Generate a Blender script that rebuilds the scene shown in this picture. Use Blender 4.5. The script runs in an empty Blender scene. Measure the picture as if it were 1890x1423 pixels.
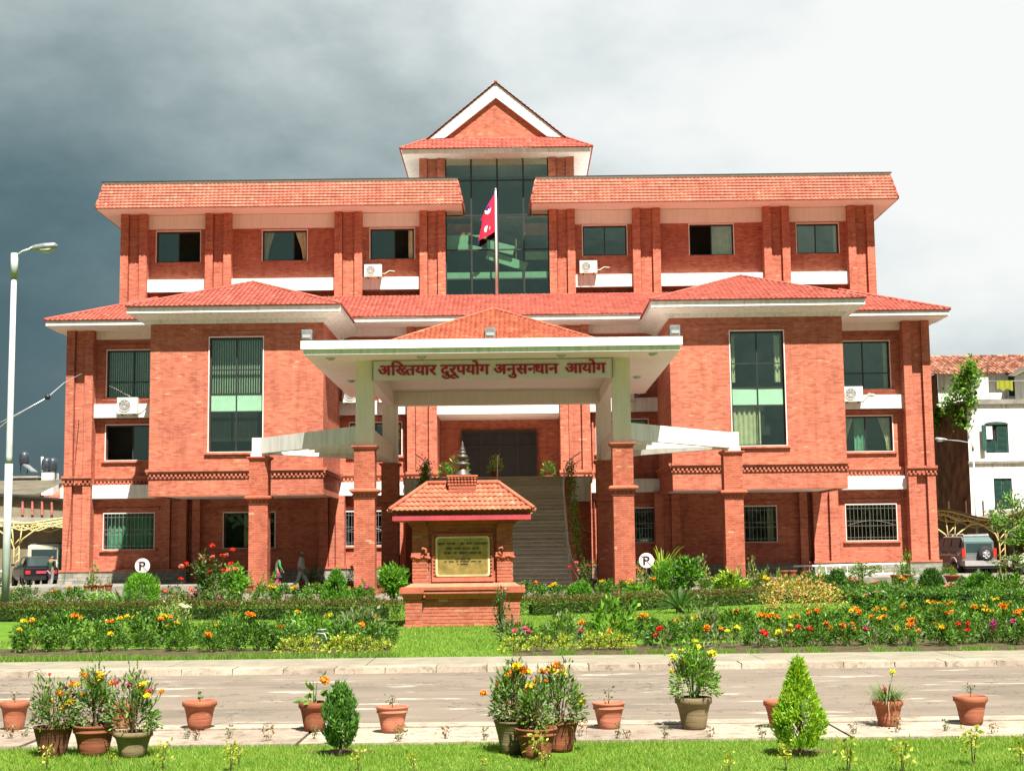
import bpy, bmesh, math, random
import numpy as np
from mathutils import Vector, Matrix
R = math.radians
random.seed(7)
sc = bpy.context.scene
col = sc.collection
# ------------------------------------------------------------------ camera
CX, H, FPX = 0.85, 1.63, 2680.4
YAW, PITCH, ROLL = 0.0018, 0.113, 0.012
cy_, sy_, cp_, sp_ = math.cos(YAW), math.sin(YAW), math.cos(PITCH), math.sin(PITCH)
FW = Vector((-sy_*cp_, cy_*cp_, sp_)); RT = Vector((cy_, sy_, 0)); UP = RT.cross(FW)
R2 = math.cos(ROLL)*RT - math.sin(ROLL)*UP; U2 = math.sin(ROLL)*RT + math.cos(ROLL)*UP
CAM = Vector((CX, 0, H))
cd = bpy.data.cameras.new('camera'); cam = bpy.data.objects.new('camera', cd); col.objects.link(cam)
cd.sensor_fit = 'HORIZONTAL'; cd.sensor_width = 36.0; cd.lens = 36.0*FPX/1890
cd.clip_start = 0.1; cd.clip_end = 3000
m3 = Matrix((R2, U2, -FW)).transposed()
cam.matrix_world = Matrix.Translation(CAM) @ m3.to_4x4()
sc.camera = cam
# ------------------------------------------------------------------ world, sun, exposure
SUN = Vector((0.36, -1.0, 1.88)).normalized()
w = bpy.data.worlds.new('World'); sc.world = w; w.use_nodes = True
nt = w.node_tree; nt.nodes.clear()
def N(nt, t, **k):
    n = nt.nodes.new(t)
    for a, b in k.items(): setattr(n, a, b)
    return n
def L(nt, a, b): nt.links.new(a, b)
sky = N(nt, 'ShaderNodeTexSky', sky_type='NISHITA'); sky.sun_disc = False
sky.sun_elevation = math.asin(SUN.z); sky.sun_rotation = math.atan2(SUN.x, SUN.y)
sky.air_density = 1.2; sky.dust_density = 2.0
tc = N(nt, 'ShaderNodeTexCoord')
sep = N(nt, 'ShaderNodeSeparateXYZ'); L(nt, tc.outputs['Generated'], sep.inputs[0])
mp = N(nt, 'ShaderNodeMapping'); mp.inputs['Scale'].default_value = (1.5, 1.5, 2.6); mp.inputs['Rotation'].default_value = (0, R(28), 0)
L(nt, tc.outputs['Generated'], mp.inputs[0])
n1 = N(nt, 'ShaderNodeTexNoise'); n1.inputs['Scale'].default_value = 1.7; n1.inputs['Detail'].default_value = 7; n1.inputs['Roughness'].default_value = .52; n1.inputs['Distortion'].default_value = .35
L(nt, mp.outputs[0], n1.inputs['Vector'])
n2 = N(nt, 'ShaderNodeTexNoise'); n2.inputs['Scale'].default_value = 6.5; n2.inputs['Detail'].default_value = 6; n2.inputs['Roughness'].default_value = .55
L(nt, mp.outputs[0], n2.inputs['Vector'])
def math_(nt, op, a, b=None, c=None, clamp=False):
    n = N(nt, 'ShaderNodeMath', operation=op); n.use_clamp = clamp
    for i, v in enumerate((a, b, c)):
        if v is None: continue
        if hasattr(v, 'is_output') or hasattr(v, 'links'): L(nt, v, n.inputs[i])
        else: n.inputs[i].default_value = v
    return n.outputs[0]
x_ = math_(nt, 'SUBTRACT', math_(nt, 'MULTIPLY', math_(nt, 'MINIMUM', sep.outputs[0], .25), 1.38), math_(nt, 'MULTIPLY', math_(nt, 'MAXIMUM', math_(nt, 'SUBTRACT', sep.outputs[0], .42), 0.0), 1.3))
y_ = math_(nt, 'MULTIPLY', math_(nt, 'SUBTRACT', sep.outputs[1], .93), .30)
z_ = math_(nt, 'MULTIPLY', math_(nt, 'SUBTRACT', math_(nt, 'MINIMUM', sep.outputs[2], .45), .2), 1.75)
g = math_(nt, 'ADD', math_(nt, 'ADD', math_(nt, 'ADD', x_, y_), z_), .565)
g = math_(nt, 'ADD', g, math_(nt, 'MULTIPLY', math_(nt, 'SUBTRACT', n1.outputs[0], .5), .85))
g = math_(nt, 'ADD', g, math_(nt, 'MULTIPLY', math_(nt, 'SUBTRACT', n2.outputs[0], .5), .45), clamp=True)
rp = N(nt, 'ShaderNodeValToRGB'); L(nt, g, rp.inputs[0])
cr = rp.color_ramp; cr.interpolation = 'B_SPLINE'
for i, (p, c) in enumerate([(0, (.062, .115, .135)), (.2, (.11, .185, .20)), (.42, (.27, .35, .36)), (.62, (.50, .57, .57)), (.8, (.78, .84, .84)), (1, (1.0, 1.0, .98))]):
    e = cr.elements[i] if i < 2 else cr.elements.new(p)
    e.position = p; e.color = (*c, 1)
sk = N(nt, 'ShaderNodeMixRGB', blend_type='MIX'); sk.inputs[0].default_value = .93
ss = N(nt, 'ShaderNodeMixRGB', blend_type='MULTIPLY'); ss.inputs[0].default_value = 1; ss.inputs[2].default_value = (.1, .1, .1, 1)
L(nt, sky.outputs[0], ss.inputs[1]); L(nt, ss.outputs[0], sk.inputs[1]); L(nt, rp.outputs[0], sk.inputs[2])
bg = N(nt, 'ShaderNodeBackground'); bg.inputs[1].default_value = 0.385
L(nt, sk.outputs[0], bg.inputs[0]); wo = N(nt, 'ShaderNodeOutputWorld'); L(nt, bg.outputs[0], wo.inputs[0])
sl = bpy.data.lights.new('sun', 'SUN'); sl.energy = 5.0; sl.angle = R(.5); sl.color = (1, .955, .87)
so = bpy.data.objects.new('sun', sl); col.objects.link(so)
so.rotation_euler = SUN.to_track_quat('Z', 'Y').to_euler()
sc.view_settings.view_transform = 'Standard'; sc.view_settings.look = 'None'
sc.view_settings.exposure = 1.42; sc.view_settings.gamma = 1.0
try: sc.view_settings.use_curve_mapping = False
except Exception: pass
sc.render.engine = 'CYCLES'
sc.cycles.max_bounces = 6; sc.cycles.transparent_max_bounces = 12; sc.cycles.diffuse_bounces = 3; sc.cycles.glossy_bounces = 3
sc.cycles.caustics_reflective = False; sc.cycles.caustics_refractive = False
# ------------------------------------------------------------------ survey helpers
def ray(px, py): return FW + R2*((px-945)/FPX) + U2*((711.5-py)/FPX)
def G(px, py, z=0.0):
    d = ray(px, py); t = (z-H)/d.z; p = CAM + d*t; return p.x, p.y
def P(px, py, Y):
    d = ray(px, py); p = CAM + d*(Y/d.y); return p.x, p.z
# ------------------------------------------------------------------ materials
MATS = {}
def base_mat(name, rough=.8, spec=.3, metal=0.0):
    m = bpy.data.materials.new(name); m.use_nodes = True
    b = m.node_tree.nodes['Principled BSDF']
    b.inputs['Roughness'].default_value = rough; b.inputs['Specular IOR Level'].default_value = spec
    b.inputs['Metallic'].default_value = metal
    MATS[name] = m
    return m, m.node_tree, b
def ramp(nt, fac, stops, interp='LINEAR'):
    r = N(nt, 'ShaderNodeValToRGB'); L(nt, fac, r.inputs[0]); r.color_ramp.interpolation = interp
    for i, (p, c) in enumerate(stops):
        e = r.color_ramp.elements[i] if i < 2 else r.color_ramp.elements.new(p)
        e.position = p; e.color = (*c, 1)
    return r.outputs[0]
def noise(nt, scale, detail=4, rough=.55, vec=None, scl=None):
    n = N(nt, 'ShaderNodeTexNoise'); n.inputs['Scale'].default_value = scale; n.inputs['Detail'].default_value = detail; n.inputs['Roughness'].default_value = rough
    if vec is None:
        g = N(nt, 'ShaderNodeNewGeometry'); vec = g.outputs['Position']
    if scl:
        mp = N(nt, 'ShaderNodeMapping'); mp.inputs['Scale'].default_value = scl; L(nt, vec, mp.inputs[0]); vec = mp.outputs[0]
    L(nt, vec, n.inputs['Vector'])
    return n.outputs[0]
def mul(nt, a, b, fac=1.0, mode='MULTIPLY'):
    n = N(nt, 'ShaderNodeMixRGB', blend_type=mode); n.inputs[0].default_value = fac
    for i, v in ((1, a), (2, b)):
        if isinstance(v, tuple): n.inputs[i].default_value = (*v, 1)
        else: L(nt, v, n.inputs[i])
    return n.outputs[0]
def mixf(nt, fac, a, b):
    n = N(nt, 'ShaderNodeMixRGB'); L(nt, fac, n.inputs[0])
    for i, v in ((1, a), (2, b)):
        if isinstance(v, tuple): n.inputs[i].default_value = (*v, 1)
        else: L(nt, v, n.inputs[i])
    return n.outputs[0]
def bump(nt, b, h, strength=.3, dist=.01):
    n = N(nt, 'ShaderNodeBump'); n.inputs['Strength'].default_value = strength; n.inputs['Distance'].default_value = dist
    L(nt, h, n.inputs['Height']); L(nt, n.outputs[0], b.inputs['Normal'])
def simple(name, c, rough=.8, spec=.3, metal=0.0, var=.12, nscale=3.0, bmp=0.0, rnd=0.0):
    """plain colour broken up by noise at two sizes, optional random tone per object / loose piece"""
    m, nt, b = base_mat(name, rough, spec, metal)
    a = noise(nt, nscale, 5); a2 = noise(nt, nscale*9, 3)
    lo = tuple(x*(1-var*1.6) for x in c); hi = tuple(min(1, x*(1+var*1.3)) for x in c)
    cc = ramp(nt, a, [(.3, lo), (.7, hi)])
    cc = mul(nt, cc, ramp(nt, a2, [(.25, (1-var, )*3), (.75, (1, 1, 1))]))
    if rnd:
        g = N(nt, 'ShaderNodeNewGeometry'); oi = N(nt, 'ShaderNodeObjectInfo')
        s = math_(nt, 'FRACT', math_(nt, 'ADD', g.outputs['Random Per Island'], oi.outputs['Random']))
        cc = mul(nt, cc, ramp(nt, s, [(0, (1-rnd, )*3), (1, (1+rnd*.6, )*3)]))
    L(nt, cc, b.inputs['Base Color'])
    if bmp: bump(nt, b, a2, .5, bmp)
    return m
def brick_mat(name, sat=1.0):
    m, nt, b = base_mat(name, .85, .2)
    g = N(nt, 'ShaderNodeNewGeometry'); s = N(nt, 'ShaderNodeSeparateXYZ'); L(nt, g.outputs['Position'], s.inputs[0])
    u = math_(nt, 'ADD', s.outputs[0], s.outputs[1])
    # ---- brick cells: row 0.078 m, brick 0.235 m
    row = math_(nt, 'FLOOR', math_(nt, 'DIVIDE', s.outputs[2], .078))
    uu = math_(nt, 'ADD', math_(nt, 'DIVIDE', u, .235), math_(nt, 'MULTIPLY', math_(nt, 'MODULO', row, 2.0), .5))
    cell = math_(nt, 'FLOOR', uu)
    cb = N(nt, 'ShaderNodeCombineXYZ'); L(nt, cell, cb.inputs[0]); L(nt, row, cb.inputs[1])
    wn = N(nt, 'ShaderNodeTexWhiteNoise', noise_dimensions='2D'); L(nt, cb.outputs[0], wn.inputs['Vector'])
    fu = math_(nt, 'FRACT', uu); fv = math_(nt, 'FRACT', math_(nt, 'DIVIDE', s.outputs[2], .078))
    mo = math_(nt, 'MAXIMUM', math_(nt, 'LESS_THAN', fu, .045), math_(nt, 'LESS_THAN', fv, .13))
    c = ramp(nt, wn.outputs['Value'], [(0, (.40, .108, .065)), (.3, (.50, .148, .093)), (.65, (.53, .168, .105)), (.985, (.55, .185, .115)), (1.0, (.62, .30, .18))])
    big = noise(nt, .5, 5, .6); strk = noise(nt, 1.0, 4, .6, scl=(1.0, 1.0, 9.0))
    c = mul(nt, c, ramp(nt, big, [(.3, (.82, .80, .84)), (.7, (1.06, 1.12, 1.08))]))
    c = mul(nt, c, ramp(nt, strk, [(.3, (.86, .84, .84)), (.72, (1.08, 1.12, 1.1))]))
    drip = noise(nt, 1.6, 6, .6, scl=(2.2, 2.2, .22)); c = mul(nt, c, ramp(nt, drip, [(.28, (.80, .78, .78)), (.5, (1, 1, 1)), (.72, (1.07, 1.08, 1.08))]))
    pale = ramp(nt, noise(nt, 6.0, 6, .75, scl=(1, 1, 5)), [(.62, (0, 0, 0)), (.74, (1, 1, 1))])
    c = mixf(nt, math_(nt, 'MULTIPLY', pale, .4), c, (.56, .23, .13))
    c = mixf(nt, math_(nt, 'MULTIPLY', mo, .5), c, (.29, .12, .085))
    L(nt, c, b.inputs['Base Color'])
    hh = math_(nt, 'ADD', math_(nt, 'MULTIPLY', math_(nt, 'SUBTRACT', 1.0, mo), 1.0), math_(nt, 'MULTIPLY', wn.outputs['Value'], .5))
    bump(nt, b, hh, .8, .008)
    return m
brick_mat('brick')
def brickgeo(name, pal):
    m, nt, b = base_mat(name, .85, .2)
    g = N(nt, 'ShaderNodeNewGeometry'); oi = N(nt, 'ShaderNodeObjectInfo')
    s = math_(nt, 'FRACT', math_(nt, 'ADD', g.outputs['Random Per Island'], oi.outputs['Random']))
    c = ramp(nt, s, pal); c = mul(nt, c, ramp(nt, noise(nt, 14, 5, .65), [(.3, (.8, .8, .8)), (.7, (1.1, 1.1, 1.08))]))
    c = mul(nt, c, ramp(nt, noise(nt, 1.2, 5, .65), [(.3, (.84, .82, .82)), (.7, (1.05, 1.06, 1.06))]))
    c = mul(nt, c, ramp(nt, noise(nt, 1.1, 6, .65, scl=(1.6, 1.6, .35)), [(.3, (.78, .76, .76)), (.55, (1, 1, 1))]))
    L(nt, c, b.inputs['Base Color']); bump(nt, b, noise(nt, 60, 3), .5, .004)
brickgeo('brick_piece', [(0, (.40, .105, .06)), (.3, (.48, .14, .085)), (.965, (.53, .165, .10)), (.985, (.58, .22, .12)), (1, (.66, .36, .2))])
brickgeo('tile_piece', [(0, (.41, .115, .066)), (.4, (.45, .135, .078)), (.9, (.48, .155, .088)), (1, (.55, .22, .13))])
brickgeo('roof_tile', [(0, (.39, .10, .075)), (.4, (.43, .118, .088)), (.97, (.46, .135, .098)), (1, (.52, .20, .15))])
brickgeo('mansard_tile_lit', [(0, (.44, .125, .085)), (.4, (.49, .15, .10)), (.97, (.52, .175, .118)), (1, (.56, .24, .15))])  # roof tile, paler and more orange: light on the steep face put into colour
brickgeo('old_tile', [(0, (.15, .06, .04)), (.5, (.33, .13, .08)), (1, (.5, .28, .2))])
simple('mortar', (.36, .17, .12), .95, .1, var=.15, nscale=8)
def dirty_white(name, c, streak=.25):
    m, nt, b = base_mat(name, .6, .3)
    a = noise(nt, 1.3, 5, .6); v = noise(nt, 2.2, 5, .65, scl=(2.5, 2.5, .25))
    cc = mul(nt, ramp(nt, a, [(.3, tuple(x*.93 for x in c)), (.7, c)]), ramp(nt, v, [(.32, (1-streak*1.3, 1-streak*1.35, 1-streak*1.5)), (.54, (1, 1, 1))]))
    L(nt, cc, b.inputs['Base Color'])
dirty_white('white_paint', (.80, .78, .74), .17)
dirty_white('cream', (.85, .71, .66), .06)
dirty_white('old_white', (.78, .78, .74), .35)
dirty_white('white_board', (.74, .60, .72), .06)
m, nt, b = base_mat('plinth_stone', .9, .2)
bt = N(nt, 'ShaderNodeTexBrick'); bt.inputs['Scale'].default_value = 1; bt.inputs['Brick Width'].default_value = .5; bt.inputs['Row Height'].default_value = .17; bt.inputs['Mortar Size'].default_value = .012
bt.inputs['Color1'].default_value = (.33, .31, .26, 1); bt.inputs['Color2'].default_value = (.22, .22, .19, 1); bt.inputs['Mortar'].default_value = (.14, .14, .12, 1)
g_ = N(nt, 'ShaderNodeNewGeometry'); s_ = N(nt, 'ShaderNodeSeparateXYZ'); L(nt, g_.outputs['Position'], s_.inputs[0])
cb_ = N(nt, 'ShaderNodeCombineXYZ'); L(nt, math_(nt, 'ADD', s_.outputs[0], s_.outputs[1]), cb_.inputs[0]); L(nt, s_.outputs[2], cb_.inputs[1]); L(nt, cb_.outputs[0], bt.inputs['Vector'])
L(nt, mul(nt, bt.outputs['Color'], ramp(nt, noise(nt, 3, 5), [(.3, (.75, .75, .75)), (.7, (1.15, 1.13, 1.1))])), b.inputs['Base Color'])
simple('concrete', (.34, .31, .26), .9, .2, var=.14, nscale=1.5, bmp=.004)
simple('old_concrete', (.25, .235, .2), .9, .2, var=.25, nscale=1.5, bmp=.004)
# kerb and strip: sun bleached, blotched concrete
m, nt, b = base_mat('kerb', .9, .2)
c = ramp(nt, noise(nt, 2.2, 6, .65), [(.3, (.25, .205, .16)), (.5, (.33, .28, .22)), (.7, (.40, .35, .28))])
c = mul(nt, c, ramp(nt, noise(nt, 40, 4, .7), [(.3, (.78, .76, .74)), (.65, (1.05, 1.05, 1.05))]))
c = mul(nt, c, ramp(nt, noise(nt, 7, 6, .7), [(.36, (.62, .58, .52)), (.48, (1, 1, 1))])); oi = N(nt, 'ShaderNodeObjectInfo'); c = mul(nt, c, ramp(nt, oi.outputs['Random'], [(0, (.78, .74, .74)), (.5, (1, 1, 1)), (1, (1.05, 1.05, 1.03))]))
L(nt, c, b.inputs['Base Color']); bump(nt, b, noise(nt, 60, 4), .5, .006)
# worn asphalt with pale smears
m, nt, b = base_mat('asphalt', .92, .2)
c = ramp(nt, noise(nt, .7, 5, .6), [(.3, (.165, .133, .102)), (.7, (.205, .168, .132))])
c = mul(nt, c, ramp(nt, noise(nt, 90, 3, .8), [(.25, (.72, .72, .72)), (.75, (1.2, 1.2, 1.2))]))
c = mul(nt, c, ramp(nt, noise(nt, 1.6, 5, .6, scl=(.25, 3.2, 1)), [(.3, (.86, .86, .86)), (.7, (1.1, 1.1, 1.1))]))
sm = ramp(nt, noise(nt, 1.3, 7, .62, scl=(.55, 2.3, 1)), [(.60, (0, 0, 0)), (.64, (1, 1, 1))])
c = mixf(nt, math_(nt, 'MULTIPLY', sm, .8), c, (.42, .38, .31))
crk = math_(nt, 'ABSOLUTE', math_(nt, 'SUBTRACT', noise(nt, .55, 5, .6), .5)); c = mixf(nt, math_(nt, 'MULTIPLY', math_(nt, 'LESS_THAN', crk, .0035), .7), c, (.06, .05, .04))
pt = ramp(nt, noise(nt, .35, 3, .5, scl=(1, 2.5, 1)), [(.56, (1, 1, 1)), (.575, (.84, .84, .85))]); c = mul(nt, c, pt)
L(nt, c, b.inputs['Base Color']); bump(nt, b, noise(nt, 120, 3), .6, .006)
# lawn soil/grass base
m, nt, b = base_mat('lawn', .95, .1)
c = ramp(nt, noise(nt, 1.1, 6, .6), [(.3, (.068, .15, .013)), (.5, (.09, .185, .017)), (.72, (.125, .22, .026))])
c = mul(nt, c, ramp(nt, noise(nt, 40, 4, .7), [(.3, (.6, .65, .6)), (.7, (1.15, 1.12, 1.1))]))
dry = ramp(nt, noise(nt, 2.2, 6, .7), [(.54, (0, 0, 0)), (.68, (1, 1, 1))])
c = mixf(nt, math_(nt, 'MULTIPLY', dry, .35), c, (.17, .16, .05))
L(nt, c, b.inputs['Base Color']); bump(nt, b, noise(nt, 50, 4), .8, .02)
simple('soil', (.10, .065, .04), .95, .1, var=.3, nscale=8, bmp=.02)
simple('bed_soil', (.085, .07, .035), .95, .1, var=.35, nscale=5, bmp=.02)
simple('earth', (.17, .145, .105), .95, .1, var=.25, nscale=.6, bmp=.01)
# stair stone
m, nt, b = base_mat('stair_stone', .85, .25)
c = ramp(nt, noise(nt, 1.2, 6, .65, scl=(1, 3, 6)), [(.3, (.56, .45, .37)), (.5, (.68, .56, .47)), (.7, (.76, .65, .56))])
c = mul(nt, c, ramp(nt, noise(nt, 30, 4), [(.3, (.8, .8, .8)), (.7, (1.1, 1.1, 1.1))])); oi = N(nt, 'ShaderNodeObjectInfo'); c = mul(nt, c, ramp(nt, oi.outputs['Random'], [(0, (.80, .77, .74)), (.5, (.92, .90, .88)), (1, (1.06, 1.04, 1.0))])); L(nt, c, b.inputs['Base Color'])
simple('dark_frame', (.025, .028, .027), .45, .5, var=.1)
simple('metal_grey', (.30, .31, .32), .45, .5, .4, var=.15)
simple('galv', (.52, .53, .54), .4, .5, .5, var=.12, nscale=6)
simple('lamp_paint', (.42, .45, .43), .5, .4, var=.1)
simple('black', (.018, .018, .02), .5, .4, var=.2)
simple('tank_black', (.035, .045, .06), .4, .5, var=.2)
simple('bronze', (.13, .105, .09), .5, .5, .55, var=.2, nscale=10)
simple('brass', (.46, .33, .10), .42, .6, .55, var=.25, nscale=5)
simple('brass_frame', (.72, .62, .34), .5, .5, .3, var=.1)
simple('red_letter', (.38, .006, .045), .5, .4, var=.08)
simple('pink_fascia', (.42, .05, .065), .7, .3, var=.12)
simple('blind', (.62, .66, .52), .8, .2, var=.08)
simple('curtain_cream', (.66, .60, .40), .85, .2, var=.1)
simple('curtain_green', (.20, .44, .30), .85, .2, var=.1)
simple('spandrel', (.25, .46, .30), .5, .4, var=.06)
simple('room', (.05, .045, .04), .9, .1, var=.1)
simple('ac_white', (.70, .69, .62), .5, .4, var=.06)
simple('yellow_steel', (.62, .52, .22), .6, .3, var=.15)
simple('shed_roof', (.12, .105, .075), .9, .2, var=.2, nscale=1)
simple('shed_wall', (.22, .19, .13), .9, .2, var=.2, nscale=1)
simple('pink_post', (.48, .15, .13), .8, .2, var=.2)
simple('old_brick', (.20, .115, .06), .95, .1, var=.35, nscale=1.2, bmp=.02)
simple('shutter_green', (.03, .085, .07), .6, .3, var=.15)
simple('wood_dark', (.08, .045, .03), .8, .2, var=.2)
for nm, c in (('terracotta', (.46, .155, .085)), ('terracotta_dark', (.19, .075, .04)), ('terracotta_mossy', (.25, .19, .10)), ('terracotta_pale', (.58, .21, .125)), ('terracotta_brown', (.30, .10, .05))):
    m, nt, b = base_mat(nm, .85, .2); c = tuple(x*.78 for x in c)
    cc = ramp(nt, noise(nt, 5, 6, .65), [(.3, tuple(x*.7 for x in c)), (.55, c), (.75, tuple(min(1, x*1.25) for x in c))])
    cc = mixf(nt, math_(nt, 'MULTIPLY', ramp(nt, noise(nt, 9, 6, .7), [(.6, (0, 0, 0)), (.72, (1, 1, 1))]), .4), cc, (.5, .38, .27))
    cc = mul(nt, cc, ramp(nt, noise(nt, 3, 4, .6, scl=(1, 1, 14)), [(.3, (.82, .82, .82)), (.7, (1.08, 1.08, 1.08))]))
    L(nt, cc, b.inputs['Base Color']); bump(nt, b, noise(nt, 2, 3, .5, scl=(2, 2, 30)), .5, .008)
def leafmat(name, lo, hi, trans=.35, rough=.5):
    m, nt, b = base_mat(name, rough, .35); kq = .95 if name in ('leaf_bright', 'leaf_lime', 'leaf_yellow', 'leaf_croton', 'leaf_bush') else .78; lo = tuple(x*q_ for x, q_ in zip(lo, (kq*1.12, kq, kq))); hi = tuple(x*q_ for x, q_ in zip(hi, (kq*1.12, kq, kq)))
    g = N(nt, 'ShaderNodeNewGeometry'); oi = N(nt, 'ShaderNodeObjectInfo')
    c = ramp(nt, g.outputs['Random Per Island'], [(0, lo), (.75, hi), (1, tuple(min(1, x*1.45+.02) for x in hi))])
    c = mul(nt, c, ramp(nt, oi.outputs['Random'], [(0, (.88, .9, .85)), (1, (1.1, 1.08, 1.1))]))
    L(nt, c, b.inputs['Base Color'])
    tr = N(nt, 'ShaderNodeBsdfTranslucent'); L(nt, mul(nt, c, (1.25, 1.2, .6)), tr.inputs[0])
    mx = N(nt, 'ShaderNodeMixShader'); mx.inputs[0].default_value = trans
    out = nt.nodes['Material Output']
    L(nt, b.outputs[0], mx.inputs[1]); L(nt, tr.outputs[0], mx.inputs[2]); L(nt, mx.outputs[0], out.inputs[0])
leafmat('leaf_bush', (.045, .13, .012), (.12, .28, .028))
leafmat('leaf_dark', (.022, .075, .012), (.06, .165, .022))
leafmat('leaf_bright', (.07, .23, .012), (.16, .40, .028), .4)
leafmat('leaf_lime', (.20, .36, .015), (.36, .54, .05), .4)
leafmat('leaf_thuja', (.04, .13, .02), (.10, .27, .05), .3)
leafmat('leaf_yellow', (.16, .25, .02), (.38, .44, .06), .4)
leafmat('leaf_hedge', (.06, .13, .018), (.15, .26, .035))
leafmat('leaf_hedgered', (.10, .08, .03), (.17, .14, .04))
leafmat('leaf_dry', (.16, .11, .05), (.30, .22, .10))
leafmat('leaf_grey', (.10, .15, .08), (.22, .28, .14))
leafmat('leaf_croton', (.42, .26, .08), (.62, .46, .16), .35)
leafmat('leaf_cycad', (.03, .10, .012), (.08, .22, .03), .25)
leafmat('blade', (.09, .21, .013), (.175, .36, .027), .35, .6)
leafmat('blade_dry', (.16, .30, .03), (.34, .44, .08), .45, .6)
def petal(name, c):
    c = tuple(x*.85 for x in c)
    m, nt, b = base_mat(name, .7, .2)
    g = N(nt, 'ShaderNodeNewGeometry')
    cc = ramp(nt, g.outputs['Random Per Island'], [(0, tuple(x*.72 for x in c)), (1, tuple(min(1, x*1.15) for x in c))])
    L(nt, cc, b.inputs['Base Color'])
petal('fl_yellow', (.88, .58, .02)); petal('fl_lemon', (.85, .80, .05)); petal('fl_orange', (.86, .27, .01)); petal('fl_red', (.75, .035, .02))
petal('fl_pink', (.75, .10, .18)); petal('fl_magenta', (.55, .05, .25)); petal('fl_white', (.75, .75, .55)); petal('fl_coral', (.80, .20, .15)); petal('fl_dark', (.20, .02, .04))
simple('stem', (.10, .085, .04), .9, .1, var=.2)
simple('bark', (.13, .09, .06), .9, .1, var=.3, nscale=12)
for nm, c, r_ in (('car_black', (.012, .012, .016), .22), ('car_cream', (.55, .54, .42), .35), ('car_silver', (.16, .155, .15), .3), ('car_teal', (.10, .15, .145), .25), ('car_white', (.55, .56, .42), .4)):
    m = simple(nm, c, r_, .5, .1, var=.05)
simple('tyre', (.03, .03, .032), .8, .2, var=.2)
simple('bumper', (.33, .31, .31), .5, .4, var=.1)
simple('tail_red', (.5, .03, .02), .3, .5); simple('rim', (.6, .6, .62), .35, .5, .6)
simple('skin', (.30, .15, .09), .6, .3); simple('hair', (.015, .012, .012), .5, .3)
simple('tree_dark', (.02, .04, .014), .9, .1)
simple('grille_paint', (.17, .16, .13), .6, .3)
simple('strip', (.23, .205, .15), .9, .2, var=.12, nscale=3, bmp=.005)
simple('slash_pink', (.65, .16, .24), .6, .3)
simple('suit_grey', (.34, .40, .38), .85, .2, var=.08); simple('green_top', (.07, .24, .10), .85, .2, var=.2); simple('dark_green', (.025, .07, .04), .85, .2)
simple('magenta_cloth', (.5, .03, .14), .85, .2); simple('trousers', (.25, .23, .25), .85, .2)
m, nt, b = base_mat('carglass', .08, .6); b.inputs['Base Color'].default_value = (.03, .05, .05, 1)
m, nt, b = base_mat('lens_glass', .15, .6); b.inputs['Base Color'].default_value = (.35, .36, .33, 1)
m, nt, b = base_mat('flag_red', .8, .2); b.inputs['Base Color'].default_value = (.62, .02, .05, 1)
m, nt, b = base_mat('flag_blue', .8, .2); b.inputs['Base Color'].default_value = (.02, .02, .16, 1)
m, nt, b = base_mat('flag_white', .8, .2); b.inputs['Base Color'].default_value = (.8, .78, .78, 1)
# window glass: tinted, half mirror
m = bpy.data.materials.new('glass'); m.use_nodes = True; MATS['glass'] = m; nt = m.node_tree; nt.nodes.remove(nt.nodes['Principled BSDF'])
gl = N(nt, 'ShaderNodeBsdfGlossy'); gl.inputs['Color'].default_value = (.92, 1.0, .76, 1); gl.inputs['Roughness'].default_value = .02
bn = N(nt, 'ShaderNodeBump'); bn.inputs['Strength'].default_value = .16; bn.inputs['Distance'].default_value = .05; L(nt, noise(nt, .8, 2), bn.inputs['Height']); L(nt, bn.outputs[0], gl.inputs['Normal'])
tp = N(nt, 'ShaderNodeBsdfTransparent'); tp.inputs[0].default_value = (.80, .95, .84, 1)
fr = N(nt, 'ShaderNodeLayerWeight'); fr.inputs[0].default_value = .5
fa = math_(nt, 'ADD', math_(nt, 'MULTIPLY', math_(nt, 'POWER', fr.outputs['Facing'], 3.0), .6), .30, clamp=True)
mx = N(nt, 'ShaderNodeMixShader'); L(nt, fa, mx.inputs[0]); L(nt, tp.outputs[0], mx.inputs[1]); L(nt, gl.outputs[0], mx.inputs[2]); L(nt, mx.outputs[0], nt.nodes['Material Output'].inputs[0])
M = MATS
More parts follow.
